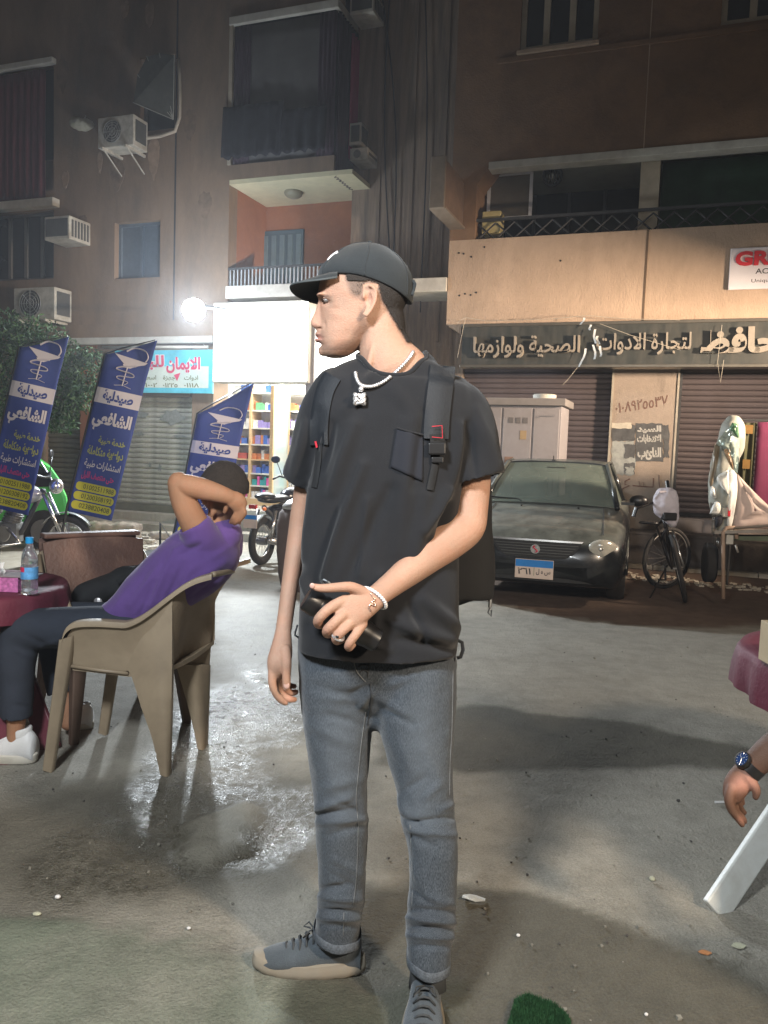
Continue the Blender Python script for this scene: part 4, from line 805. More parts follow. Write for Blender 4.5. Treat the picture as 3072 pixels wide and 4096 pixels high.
# rag bundle and fan shaped screen
c = FP(*FQ(328, 498, 0.15), 0.15); t = thing('rag_bundle', 'pale bundle tied to the wall left of the upper air conditioner', 'bundle', c); mb = MB(); mb.ell(c, (0.2, 0.12, 0.1), 14, 9); mb.ell(c + Vector((-0.13, 0, 0.03)), (0.09, 0.08, 0.07), 10, 7)
me = fuse(mb, 0.02, 2); relief(me, 0.03, 9, seed=4); link_mesh('cloth', me, mat('cloth_pale', (0.40, 0.37, 0.28), 0.9), t)
mb = MB(); mb.tube([c + Vector((0, 0.05, 0.05)), c + Vector((0.0, 0.2, 0.25))], 0.01, 5); mb.build('string', M_WHITE, t)
ap = [(696, 480)] + [(535, 412), (552, 300), (590, 228), (640, 214), (700, 222)]; t = thing('window_screen', 'dark fan shaped screen with thin pale ribs above the upper air conditioner', 'screen', FP(*FQ(620, 350, 0.1), 0.1))
P_ = [FP(*FQ(x, y, 0.1 + (0.25 if i else 0.05)), 0.1 + (0.25 if i else 0.05)) for i, (x, y) in enumerate(ap)]
mb = MB(); mb.prism(P_, FN * 0.01); mb.build('panel', mat('screen_dark', (0.055, 0.055, 0.045), 0.7, var=0.3), t)
for q in P_[1:]: mb = MB(); mb.tube([P_[0] + FN * 0.02, q + FN * 0.02], 0.007, 5); mb.build('rib', mat('rib_pale', (0.30, 0.29, 0.25), 0.5), t)
from mathutils.bvhtree import BVHTree
# ================================================================ the standing man
def skin_mat(name, base, tip=(0.55, 0.27, 0.2), hairc=(0.02, 0.015, 0.012)):
    m = mat(name, base, 0.58, var=0.16, vscale=13, bmp=0.3, bscale=300, sss=0.06, spec=0.3, dirt=tuple(x * y for x, y in zip(base, (.92, .62, .52))), dscale=26, damt=.35)
    bs = m.node_tree.nodes['Principled BSDF']; src = bs.inputs['Base Color'].links[0].from_socket
    c = mixc(m, attn(m, 'red'), src, tip); c = mixc(m, attn(m, 'stub'), c, tuple(0.35 * x + 0.02 for x in base)); c = mixc(m, attn(m, 'lip'), c, (0.42, 0.17, 0.14)); lk(m, c, bs.inputs['Base Color']); return m
M_SKIN = skin_mat('skin_light_brown', (0.395, 0.245, 0.178)); M_HAIR = mat('hair_black', (0.018, 0.014, 0.012), 0.75, var=0.4, vscale=200, bmp=0.6, bscale=400)
M_TEE = mat('cotton_black', (0.0125, 0.0135, 0.0165), 0.92, var=0.12, vscale=14, bmp=0.25, bscale=500, sheen=0.12, spec=0.25)
M_CAP = mat('cap_cloth_black', (0.013, 0.018, 0.022), 0.9, var=0.12, vscale=30, bmp=0.3, bscale=600, sheen=0.15)
M_NYL = mat('nylon_black', (0.008, 0.011, 0.016), 0.6, var=0.1, bmp=0.35, bscale=700); M_NYLD = mat('nylon_matt', (0.008, 0.009, 0.011), 0.85, var=0.15, bmp=0.2, bscale=500)
M_BPL = mat('plastic_black', (0.01, 0.01, 0.011), 0.35, var=0.05)
M_SIL = mat('silver_beads', (0.72, 0.72, 0.74), 0.32, metal=0.75, var=0.1, vscale=90); M_BEAD = mat('bead_glass_pale', (0.70, 0.70, 0.72), 0.25, var=0.15, vscale=80, spec=0.7)
mr = W3(1500, 3900, 1.93); MAN = thing('person', 'young man in black cap, black t-shirt and grey jeans looking left, standing in front', 'person', (mr.x, mr.y, 0))
D0 = 1.93
body = MB()
# head: slices between the face line and the back of the skull
def hring(y, xf, xb, w, e=2.2, nose=0.0, n=40, yb=None):
    """one slice; xf/xb pixel columns of face and back; w lateral half width in metres"""
    yb = y if yb is None else yb
    f_ = W3(xf, y, D0); b_ = W3(xb, yb, D0); c = (f_ + b_) / 2; h = (f_ - b_) / 2; L = Vector((0, 1, 0)); out = []
    for k in range(n):
        a = 2 * math.pi * k / n; ca, sa = math.cos(a), math.sin(a); ex = 2.0 / e
        x = math.copysign(abs(ca) ** ex, ca); y_ = math.copysign(abs(sa) ** ex, sa)
        tp = 1.0 - 0.16 * max(0, x) ** 2 - 0.06 * max(0, -x) ** 2
        out.append(c + h * x + L * (w * y_ * tp))
    return out
sk = [(1005, 1420, 1540, .035), (1025, 1360, 1585, .055), (1060, 1312, 1618, .068), (1100, 1288, 1632, .074), (1140, 1277, 1634, .0765), (1175, 1272, 1630, .0765), (1192, 1271, 1627, .076), (1206, 1277, 1622, .0745), (1225, 1281, 1612, .073), (1250, 1283, 1600, .071), (1285, 1284, 1580, .068), (1310, 1281, 1545, .065), (1330, 1279, 1515, .062), (1350, 1279, 1490, .058), (1370, 1281, 1468, .054), (1385, 1284, 1450, .049), (1400, 1282, 1432, .043), (1413, 1286, 1412, .036), (1424, 1297, 1392, .028), (1431, 1315, 1370, .018)]
body.loft([hring(*q) for q in sk])
# nose, lips, chin, brow, cheek
nz = [(1203, 1272, 1330, .009), (1228, 1266, 1330, .0095), (1250, 1258, 1330, .0105), (1270, 1249, 1330, .012), (1286, 1242, 1325, .0135), (1298, 1243, 1320, .0150), (1308, 1250, 1318, .0150), (1317, 1264, 1315, .012)]
body.loft([hring(*q, e=2.0, n=20) for q in nz])
def he(px, py, lat, rx, ry, rz): body.ell(W3(px, py, D0) + Vector((0, lat, 0)), (rx, ry, rz), 14, 10)
for s_ in (-1, 1): he(1283, 1303, .0125 * s_, .0115, .0065, .0085); he(1289, 1190, .026 * s_, .0115, .024, .0055)
he(1279, 1338, 0, .0115, .021, .0070); he(1280, 1361, 0, .0125, .019, .0070); he(1292, 1402, 0, .012, .017, .014); he(1281, 1322, 0, .009, .012, .008)
# neck and trapezius
limb(body, [(1520, 1215, 1.935, 80, .058), (1528, 1290, 1.935, 84, .060), (1528, 1360, 1.93, 94, .060), (1548, 1420, 1.925, 108, .062), (1572, 1470, 1.925, 130, .066), (1585, 1515, 1.925, 158, .06), (1585, 1580, 1.93, 200, .07)], n=28, sub=3, sq=2.1)
# sternomastoid ridge from ear to collar
limb3(body, [tuple(W3(1505, 1300, 1.892)) + (.013,), tuple(W3(1500, 1370, 1.882)) + (.011,), tuple(W3(1482, 1440, 1.874)) + (.009,), tuple(W3(1468, 1490, 1.872)) + (.006,)])
# torso and legs inside the clothes (one continuous figure)
limb(body, [(1590, 1600, 1.94, 230, .07), (1580, 1750, 1.95, 270, .10), (1540, 2100, 1.96, 250, .095), (1515, 2450, 1.97, 250, .095), (1510, 2620, 1.97, 255, .10)], n=24, sub=2)
limb(body, [(1350, 2640, 1.98, 110, .085), (1355, 3000, 1.98, 95, .07), (1365, 3300, 1.98, 75, .055), (1360, 3600, 1.99, 60, .045), (1352, 3740, 2.0, 46, .036), (1350, 3775, 2.0, 42, .034)], n=16, sub=2)
limb(body, [(1670, 2640, 1.95, 110, .085), (1690, 3000, 1.93, 95, .07), (1720, 3300, 1.9, 78, .055), (1730, 3600, 1.87, 62, .045), (1715, 3870, 1.86, 50, .038), (1712, 3930, 1.86, 48, .04)], n=16, sub=2)
# his right arm (image left), hanging
limb(body, [(1300, 1620, 1.95, 70, .05), (1262, 1750, 1.97, 62, .047), (1225, 1950, 2.0, 48, .043), (1205, 2060, 2.01, 44, .040), (1196, 2130, 2.01, 44, .041), (1178, 2230, 1.99, 39, .038), (1160, 2340, 1.96, 35, .033), (1147, 2430, 1.93, 33, .027), (1136, 2510, 1.91, 33, .0225), (1130, 2545, 1.90, 34, .022)], n=22, sub=4)
limb(body, [(1133, 2525, 1.905, 33, .021), (1129, 2570, 1.895, 40, .026), (1124, 2610, 1.885, 47, .032), (1115, 2650, 1.88, 48, .034), (1108, 2685, 1.885, 36, .028)], n=20, sub=4, sq=2.2)
finger(body, [(1140, 2600, 1.865, 24), (1146, 2650, 1.850, 22), (1146, 2695, 1.848, 19), (1146, 2730, 1.850, 18), (1145, 2752, 1.853, 15)])           # thumb
finger(body, [(1098, 2640, 1.870, 20), (1090, 2690, 1.862, 19), (1090, 2735, 1.862, 18), (1103, 2772, 1.868, 17), (1125, 2800, 1.876, 15), (1142, 2812, 1.882, 12)])   # index
finger(body, [(1106, 2650, 1.895, 21), (1100, 2700, 1.892, 20), (1106, 2745, 1.895, 19), (1128, 2780, 1.900, 17), (1155, 2796, 1.905, 15), (1178, 2798, 1.908, 12)])   # middle
finger(body, [(1112, 2650, 1.918, 20), (1110, 2700, 1.920, 19), (1120, 2738, 1.922, 17), (1145, 2762, 1.925, 15), (1166, 2772, 1.928, 14), (1184, 2768, 1.93, 12)])     # ring
finger(body, [(1118, 2645, 1.940, 18), (1120, 2690, 1.942, 16), (1132, 2722, 1.945, 15), (1156, 2742, 1.948, 14), (1178, 2745, 1.95, 11)])                                # little
# his left arm (image right), bent, holding the bottle
limb(body, [(1880, 1640, 1.95, 80, .055), (1895, 1780, 1.95, 76, .053), (1890, 1930, 1.945, 72, .050), (1882, 2020, 1.935, 72, .048), (1872, 2085, 1.92, 74, .046)], n=22, sub=4)
limb(body, [(1893, 2040, 1.935, 60, .044), (1868, 2105, 1.915, 74, .046), (1810, 2150, 1.885, 80, .045), (1730, 2210, 1.85, 74, .041), (1640, 2280, 1.81, 62, .036), (1570, 2335, 1.78, 52, .029), (1515, 2378, 1.755, 47, .023), (1490, 2398, 1.745, 48, .021)], n=22, sub=5)
limb(body, [(1508, 2384, 1.75, 47, .021), (1465, 2414, 1.735, 56, .021), (1425, 2436, 1.725, 66, .020), (1390, 2452, 1.718, 70, .017), (1365, 2468, 1.716, 60, .013)], n=22, sub=4, sq=2.5)
finger(body, [(1455, 2372, 1.735, 26), (1410, 2350, 1.722, 23), (1370, 2348, 1.714, 21), (1315, 2352, 1.708, 19), (1275, 2352, 1.706, 17), (1253, 2345, 1.706, 13)])   # thumb
finger(body, [(1380, 2400, 1.722, 23), (1330, 2425, 1.706, 23), (1292, 2456, 1.698, 22), (1272, 2482, 1.706, 21), (1276, 2498, 1.735, 19), (1300, 2500, 1.765, 15)])
finger(body, [(1400, 2440, 1.720, 23), (1360, 2470, 1.701, 23), (1328, 2500, 1.694, 22), (1308, 2522, 1.702, 21), (1312, 2536, 1.735, 19), (1340, 2532, 1.765, 15)])
finger(body, [(1425, 2470, 1.720, 22), (1392, 2502, 1.703, 22), (1362, 2530, 1.696, 21), (1344, 2552, 1.704, 20), (1350, 2564, 1.735, 18), (1375, 2555, 1.765, 14)])
finger(body, [(1452, 2496, 1.722, 20), (1428, 2530, 1.708, 20), (1406, 2560, 1.702, 19), (1392, 2584, 1.708, 17), (1398, 2592, 1.735, 15), (1415, 2578, 1.755, 12)])
# ear
earc = [(1478, 1142), (1496, 1150), (1505, 1170), (1503, 1195), (1494, 1220), (1480, 1245), (1466, 1262), (1456, 1256), (1457, 1232), (1462, 1205), (1459, 1180), (1460, 1158)]
limb3(body, [tuple(W3(x, y, D0 - .083)) + (.0042,) for x, y in earc[:8]], n=8, sub=2)
body.ell(W3(1466, 1250, D0 - .080), (.006, .005, .010), 10, 8)
limb3(body, [tuple(W3(x, y, D0 - .079)) + (.004,) for x, y in ((1488, 1168), (1490, 1190), (1484, 1212), (1470, 1226))], n=8, sub=2)
body.prism([W3(x, y, D0 - .070) for x, y in [(1470, 1148), (1490, 1152), (1500, 1175), (1496, 1205), (1480, 1238), (1464, 1248), (1460, 1200), (1462, 1160)]], Vector((0, -.006, 0)))
he(1459, 1212, -.078, .004, .005, .007)
me = fuse(body, 0.0028, 5, 0.45)
V, N = arr(me); px, py = project(V); near = V[:, 1] < D0 - 0.004
def dent(cx, cy, rx, ry, amp, y0=-1, mask=None):
    global V
    g = np.exp(-((px - cx) / rx) ** 2 - ((py - cy) / ry) ** 2); m_ = (np.abs(N[:, 1]) > y0) & (py < 1440) & (py > 1100) & (V[:, 1] < 2.03) & (V[:, 1] > 1.8)
    V = V - N * (amp * g * m_)[:, None]
dent(1302, 1209, 18, 11, .0085); dent(1297, 1298, 6, 14, .0035); dent(1330, 1232, 26, 7, .0012); dent(1345, 1262, 30, 16, -.0018); dent(1268, 1351, 24, 3.2, .0040); dent(1280, 1380, 14, 7, .0022); dent(1273, 1326, 10, 5, .001); dent(1279, 1314, 9, 4, .0045, 0.1); dent(1370, 1330, 60, 40, .002); dent(1335, 1160, 30, 20, .0015)
dent(1477, 1200, 9, 22, .006, .5); dent(1448, 1310, 12, 60, .0012)
setv(me, V); V, N = arr(me); px, py = project(V)
# colour only where the skin itself has it: stubble, lips, finger tips
beard = soft_poly(px, py, [(1262, 1328), (1262, 1440), (1330, 1450), (1420, 1440), (1480, 1320), (1462, 1262), (1440, 1230), (1432, 1300), (1395, 1360), (1330, 1385), (1296, 1372), (1290, 1330)], 9) * 0.55
hairp = [(1380, 1060), (1386, 1120), (1396, 1160), (1414, 1186), (1436, 1192), (1452, 1176), (1458, 1150), (1476, 1134), (1500, 1140), (1516, 1170), (1526, 1205), (1550, 1245), (1574, 1285), (1606, 1335), (1628, 1372), (1680, 1372), (1700, 1180), (1640, 1020)]
hm = soft_poly(px, py, hairp, 12); headm = (py < 1400) & (px > 1240) & (px < 1700) & (V[:, 1] > 1.8) & (V[:, 1] < 2.05)
earm = (V[:, 1] < D0 - .0725) & inpoly(px, py, [(1452, 1135), (1515, 1135), (1515, 1200), (1475, 1275), (1450, 1268)])
brow = .75 * np.exp(-((px - 1303) / 24) ** 2 - ((py - (1184 + .12 * (px - 1300))) / 5) ** 2)
stub = np.clip(np.maximum(np.maximum(beard, hm), brow), 0, 1) * headm * (~earm)
attr(me, 'stub', stub)
lipm = (np.exp(-((px - 1268) / 20) ** 2 - ((py - 1351) / 14) ** 2) * headm * (px < 1296)); attr(me, 'lip', np.clip(lipm * 0.85, 0, 1))
red = np.zeros(len(V))
for (x, y, r_) in ((1145, 2760, 20), (1165, 2795, 26), (1180, 2765, 20), (1250, 2346, 26), (1272, 2492, 18), (1308, 2530, 18), (1344, 2556, 18), (1478, 1200, 30), (1255, 1298, 16), (1390, 2585, 16)): red = np.maximum(red, np.exp(-((px - x) ** 2 + (py - y) ** 2) / r_ ** 2))
attr(me, 'red', red * 0.35)
bodyo = link_mesh('body', me, M_SKIN, MAN)
# close cropped hair: shell lifted from the scalp, thinning at its border
hv = np.nonzero((hm > 0.12) & headm & (~earm) & (py > 1040))[0]; hs_ = set(hv.tolist()); hair = MB(); idx = {}
for p in me.polygons:
    if all(i in hs_ for i in p.vertices):
        f_ = []
        for i in p.vertices:
            if i not in idx:
                idx[i] = len(hair.v); v = V[i] ; nn = N[i]
                hair.v.append(tuple(v - np.array([mr.x, mr.y, 0]) * 0 + nn * (0.0035 * min(1, (hm[i] - 0.1) * 1.4) + 0.0012 * random.random() - 0.0004)))
            f_.append(idx[i])
        hair.f.append(tuple(f_)); hair.mi.append(0)
hmap = sorted(idx.items(), key=lambda t: t[1]); ho = hair.build('hair', M_HAIR, MAN, smooth=True, fix=False)
fade = np.array([min(1, max(0, (hm[i] - 0.1) * 1.1)) * (1.0 if py[i] < 1120 else (0.30 + 0.70 * min(1, max(0, (px[i] - 1420) / 200)))) for i, _ in hmap]); attr(ho.data, 'fade', fade)
m_ = M_HAIR; b_ = m_.node_tree.nodes['Principled BSDF']; nz_ = noise_tex(m_, 520, 2, 0.6, (1, 1, .45)); al = mathn(m_, 'GREATER_THAN', mathn(m_, 'ADD', mathn(m_, 'MULTIPLY', attn(m_, 'fade'), 0.62), mathn(m_, 'MULTIPLY', nz_, 0.75)), 0.66); lk(m_, al, b_.inputs['Alpha'])
# eyebrow and eye
for s_ in (-1, 1):
    c = W3(1311, 1211, D0) + Vector((0, s_ * .0275, 0)); mb = MB(); mb.ell(c, (.0112, .0112, .0062), 18, 12); eye = mb.build('eye', mat('eye_white', (0.20, 0.18, 0.17), 0.3, var=0), MAN, smooth=True)
    mb = MB(); mb.ell(c + Vector((-.0068, s_ * .0035 * 1, .0)), (.0056, .0056, .0056), 12, 8); mb.build('iris', mat('iris_dark', (0.025, 0.014, 0.009), 0.15, var=0), eye, smooth=True)
    mb = MB(); mb.loft([[c + Vector((-math.cos(a) * .0122 * q, s_ * math.sin(a) * .0122 * q, h)) for a in [j * math.pi / 8 - .6 for j in range(9)]] for q, h in ((.99, .0035), (1.02, .0055), (.9, .009), (.55, .0125))], cap=False); mb.build('eyelid', M_SKIN, eye, smooth=True)
# fingernails
for (x, y, d, rx, rz) in ((1146, 2742, 1.8425, .0072, .0085), (1249, 2343, 1.6985, .006, .006)):
    mb = MB(); mb.ell(W3(x, y, d), (rx, .0022, rz), 12, 8); mb.build('thumbnail', mat('nail_pink', (0.46, 0.30, 0.26), 0.3, var=0.03), MAN, smooth=True)

# ---- t-shirt
sh = MB()
limb(sh, [(1585, 1462, 1.935, 165, .045), (1583, 1486, 1.93, 228, .066), (1580, 1518, 1.93, 272, .085), (1578, 1560, 1.93, 305, .102), (1575, 1640, 1.935, 330, .118), (1566, 1760, 1.94, 322, .128), (1548, 1900, 1.94, 308, .132), (1534, 2060, 1.94, 302, .132), (1526, 2200, 1.935, 310, .132), (1520, 2340, 1.93, 318, .134), (1512, 2480, 1.93, 322, .136), (1509, 2560, 1.93, 322, .138), (1508, 2598, 1.93, 323, .140)], n=56, sub=4, sq=2.35, hem=1)
limb(sh, [(1345, 1560, 1.94, 92, .062), (1300, 1640, 1.95, 96, .066), (1265, 1740, 1.965, 92, .068), (1236, 1832, 1.985, 82, .068), (1197, 1914, 2.0, 73, .068)], n=32, sub=4, sq=2.15, hem=1)
limb(sh, [(1805, 1590, 1.94, 88, .060), (1842, 1645, 1.945, 112, .070), (1866, 1730, 1.945, 122, .076), (1880, 1825, 1.94, 120, .078), (1905, 1920, 1.935, 118, .080)], n=32, sub=4, sq=2.15, hem=1)
me = fuse(sh, 0.0052, 6, 0.5)
# neck opening: the cloth inside the collar ellipse is pushed down under the collar ring
V, N = arr(me); cc = W3(1566, 1478, 1.925); CA, CB_ = .081, .074
ST = BVHTree.FromPolygons([tuple(v) for v in V], [tuple(p.vertices) for p in me.polygons]); rim = []
for k in range(48):
    a_ = 2 * math.pi * k / 48; x_, y_ = cc.x + CA * math.cos(a_), cc.y - .006 + CB_ * math.sin(a_); h = ST.ray_cast(Vector((x_, y_, 2.0)), Vector((0, 0, -1)))
    rim.append(Vector((x_, y_, h[0].z if h[0] else cc.z)))
rr_ = np.hypot((V[:, 0] - cc.x) / CA, (V[:, 1] - cc.y + .006) / CB_)
V[:, 2] -= np.where((rr_ < 1.0) & (V[:, 2] > cc.z - .12), .06, 0); setv(me, V)
folds(me, [(a_, b_, c_, d_, e_, h_ * 2.7) for a_, b_, c_, d_, e_, h_ in [(1420, 1700, 1330, 1960, 26, .007), (1455, 1860, 1290, 2300, 22, .007), (1560, 1960, 1380, 2330, 26, -.006), (1490, 1500, 1380, 1640, 24, .004), (1640, 1700, 1600, 2200, 40, .006), (1700, 1990, 1640, 2300, 30, .007), (1790, 1960, 1700, 2120, 22, .009), (1790, 2020, 1745, 2230, 18, -.008), (1330, 1700, 1290, 1880, 20, -.006),
           (1215, 2320, 1290, 2480, 20, .006), (1240, 2500, 1420, 2590, 22, -.005), (1560, 2480, 1790, 2560, 26, .008), (1600, 2560, 1810, 2600, 18, -.006), (1700, 2400, 1830, 2520, 24, .007), (1640, 2420, 1700, 2560, 16, -.006), (1460, 2560, 1560, 2600, 16, .005), (1840, 1700, 1810, 1920, 20, .006), (1900, 1650, 1980, 1850, 30, .005), (1870, 1700, 1900, 1900, 16, -.005), (1230, 1700, 1180, 1890, 22, .005), (1280, 1640, 1240, 1900, 14, -.005), (1560, 1540, 1660, 1660, 30, .003), (1470, 2000, 1440, 2300, 16, .004), (1350, 2050, 1260, 2350, 15, -.004), (1520, 2300, 1500, 2560, 18, .004), (1236, 1960, 1215, 2240, 14, .005), (1700, 1650, 1650, 1950, 18, -.004)]])
relief(me, .0045, 5.5, (1, 1, .45), 3); relief(me, .0012, 22, (1, 1, .5), 9)
tee = link_mesh('t_shirt', me, M_TEE, MAN)
# collar and pocket follow the shirt surface
def snap_tree(o): me_ = o.data; M_ = o.matrix_world; r = root_of(o); off = r.location; return BVHTree.FromPolygons([tuple(v.co + off) for v in me_.vertices], [tuple(p.vertices) for p in me_.polygons])
TT = snap_tree(tee)
def hit(px_, py_, tree, lift=.003, dflt=1.82):
    r_ = ray(px_, py_); h = tree.ray_cast(CAM, r_.normalized())
    return (h[0] - r_.normalized() * lift) if h[0] is not None else W3(px_, py_, dflt)
def decal(poly_rows, tree, name, m, parent, lift=.003, th=.002, smooth=True):
    rows = [[hit(x, y, tree, lift) for x, y in r] for r in poly_rows]; mb = MB(); mb.grid(rows, thick=th, vec=_F); return mb.build(name, m, parent, smooth=smooth)
def quadrows(p00, p10, p11, p01, nu=10, nv=10):
    return [[(lerp(lerp(p00[0], p10[0], u / nu), lerp(p01[0], p11[0], u / nu), v / nv), lerp(lerp(p00[1], p10[1], u / nu), lerp(p01[1], p11[1], u / nu), v / nv)) for u in range(nu + 1)] for v in range(nv + 1)]
decal(quadrows((1588, 1712), (1692, 1740), (1690, 1925), (1562, 1868), 14, 14), TT, 'chest_pocket', mat('pocket_black', (0.011, 0.013, 0.02), 0.95, var=0.1), MAN, .005, .004)
mb = MB(); mb.tube([hit(x, y, TT, .006) for x, y in ((1588, 1712), (1620, 1722), (1655, 1731), (1692, 1740))], .0022, 6); mb.build('pocket_hem', M_TEE, MAN)
mb = MB(); mb.tube([p + Vector((0, 0, .0015)) for p in rim], .0062, 8, closed=True); mb.build('collar', M_TEE, MAN, smooth=True)
# hem cord at both sides
for pl in ([(1828, 2560), (1848, 2570), (1852, 2600), (1842, 2628), (1828, 2632)], [(1190, 2500), (1182, 2525), (1180, 2540), (1196, 2552)]):
    mb = MB(); mb.tube([W3(x, y, 1.90) for x, y in pl], .0045, 7, flat=.5); mb.build('hem_cord', M_NYL, MAN, smooth=True)

# ---- jeans
jn = MB()
limb(jn, [(1511, 2535, 1.955, 318, .118), (1511, 2620, 1.955, 318, .122), (1513, 2680, 1.955, 316, .120), (1513, 2730, 1.955, 280, .108), (1506, 2790, 1.955, 190, .085), (1500, 2835, 1.955, 90, .06)], n=48, sub=3, sq=2.5)
limb(jn, [(1345, 2660, 1.965, 150, .112), (1346, 2760, 1.965, 148, .108), (1353, 2880, 1.965, 142, .098), (1357, 3000, 1.965, 128, .090), (1360, 3140, 1.965, 112, .082), (1366, 3250, 1.965, 106, .078), (1368, 3320, 1.97, 107, .076), (1368, 3450, 1.98, 100, .073), (1366, 3560, 1.985, 96, .070), (1360, 3650, 1.99, 95, .068), (1354, 3710, 1.995, 94, .068), (1349, 3752, 1.998, 94, .068)], n=36, sub=5, sq=2.2, hem=1)
limb(jn, [(1668, 2660, 1.945, 158, .112), (1662, 2780, 1.94, 164, .108), (1666, 2900, 1.935, 156, .100), (1680, 3000, 1.93, 138, .094), (1696, 3110, 1.92, 122, .086), (1706, 3210, 1.91, 113, .082), (1718, 3280, 1.90, 110, .080), (1733, 3380, 1.89, 103, .076), (1733, 3500, 1.88, 99, .072), (1727, 3600, 1.87, 100, .070), (1720, 3700, 1.865, 103, .070), (1716, 3800, 1.855, 92, .068), (1713, 3858, 1.85, 86, .067)], n=36, sub=5, sq=2.2, hem=1)
me = fuse(jn, 0.0055, 5, 0.5)
folds(me, [(1560, 2740, 1660, 2700, 16, .005), (1400, 2780, 1490, 2735, 14, -.006), (1290, 2790, 1440, 2800, 18, .005), (1520, 2790, 1620, 2850, 18, .006), (1540, 2840, 1650, 2900, 14, -.005), (1240, 2900, 1440, 2990, 26, .005), (1300, 2860, 1450, 2900, 15, -.005), (1440, 2830, 1490, 2760, 14, .006),
           (1270, 3235, 1400, 3190, 15, .010), (1262, 3262, 1420, 3240, 10, -.010), (1270, 3290, 1470, 3275, 16, .009), (1300, 3150, 1440, 3120, 20, .005), (1320, 3340, 1460, 3300, 14, -.005), (1345, 3200, 1460, 3270, 12, -.005),
           (1600, 3200, 1640, 3300, 18, .009), (1640, 3290, 1830, 3270, 10, -.011), (1650, 3320, 1830, 3340, 14, .009), (1600, 3255, 1700, 3320, 12, -.008), (1700, 3190, 1760, 3130, 16, .006), (1620, 3160, 1700, 3110, 15, -.005), (1640, 3340, 1740, 3390, 14, -.006), (1760, 3240, 1830, 3210, 14, .007),
           (1268, 3560, 1400, 3545, 12, -.010), (1268, 3585, 1450, 3600, 14, .009), (1280, 3640, 1450, 3650, 10, -.009), (1265, 3665, 1440, 3680, 12, .008), (1340, 3440, 1450, 3500, 16, .005), (1330, 3500, 1440, 3560, 12, -.005), (1290, 3700, 1430, 3712, 8, -.005),
           (1620, 3640, 1820, 3650, 12, -.010), (1615, 3668, 1820, 3690, 12, .010), (1630, 3710, 1820, 3720, 9, -.011), (1625, 3740, 1820, 3752, 12, .010), (1640, 3785, 1800, 3790, 9, -.009), (1690, 3580, 1820, 3620, 14, .007), (1650, 3560, 1720, 3610, 12, -.006), (1640, 3450, 1700, 3560, 16, .004), (1700, 3000, 1780, 3180, 24, .004), (1600, 2950, 1640, 3080, 20, .003), (1300, 3000, 1340, 3180, 20, .003)])
relief(me, .004, 9, (1, 1, .6), 5); relief(me, .0014, 26, (1, 1, 1), 7)
M_DEN = bpy.data.materials.new('denim_grey'); M_DEN.use_nodes = True; b_ = M_DEN.node_tree.nodes['Principled BSDF']; b_.inputs['Roughness'].default_value = .9; b_.inputs['Specular IOR Level'].default_value = .25; b_.inputs['Sheen Weight'].default_value = .2
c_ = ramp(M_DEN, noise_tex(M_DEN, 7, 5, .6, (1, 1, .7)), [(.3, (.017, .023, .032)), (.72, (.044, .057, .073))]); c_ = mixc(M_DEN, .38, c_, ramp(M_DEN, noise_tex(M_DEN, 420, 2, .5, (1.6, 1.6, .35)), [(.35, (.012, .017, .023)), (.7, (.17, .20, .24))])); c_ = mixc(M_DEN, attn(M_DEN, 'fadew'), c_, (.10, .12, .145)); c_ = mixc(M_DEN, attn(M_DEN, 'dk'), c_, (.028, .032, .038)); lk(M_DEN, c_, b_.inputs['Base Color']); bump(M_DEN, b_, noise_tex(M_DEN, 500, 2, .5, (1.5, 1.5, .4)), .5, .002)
V, N = arr(me); px, py = project(V); fw = .6 * np.exp(-((px - 1360) / 80) ** 2 - ((py - 3020) / 330) ** 2) + .6 * np.exp(-((px - 1690) / 80) ** 2 - ((py - 2980) / 330) ** 2) + .3 * np.exp(-((px - 1650) / 60) ** 2 - ((py - 3260) / 60) ** 2)
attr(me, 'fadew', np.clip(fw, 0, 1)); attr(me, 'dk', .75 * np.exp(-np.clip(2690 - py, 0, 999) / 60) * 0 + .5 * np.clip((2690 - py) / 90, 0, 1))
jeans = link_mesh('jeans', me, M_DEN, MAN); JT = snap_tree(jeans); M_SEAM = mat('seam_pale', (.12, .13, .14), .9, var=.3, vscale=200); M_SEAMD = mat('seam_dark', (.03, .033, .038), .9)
for pl, m__ in (([(1412, 2590), (1416, 2650), (1430, 2690), (1462, 2728)], M_SEAM), ([(1478, 2600), (1476, 2660), (1470, 2710)], M_SEAMD), ([(1480, 2735), (1484, 2800), (1470, 2900)], M_SEAMD), ([(1462, 2850), (1444, 2980), (1432, 3100), (1424, 3200), (1432, 3290), (1430, 3400), (1424, 3520), (1412, 3620)], M_SEAM), ([(1375, 3650), (1372, 3740)], M_SEAM), ([(1640, 3300), (1646, 3420), (1650, 3540), (1646, 3640)], M_SEAM), ([(1812, 2680), (1808, 2900), (1800, 3050), (1798, 3180)], M_SEAM)):
    P_ = crom(pl, 6); mb = MB(); mb.tube([hit(x, y, JT, .0006) for x, y in P_], .0014, 5); mb.build('seam', m__, MAN)
mb = MB(); mb.tube([hit(x, y, JT, .001) for x, y in crom([(1432, 2668), (1450, 2660), (1476, 2664)], 4)], .0016, 5); mb.tube([hit(x, y, JT, .001) for x, y in crom([(1440, 2690), (1456, 2680), (1474, 2690)], 4)], .0016, 5); mb.build('seam', M_SEAMD, MAN)
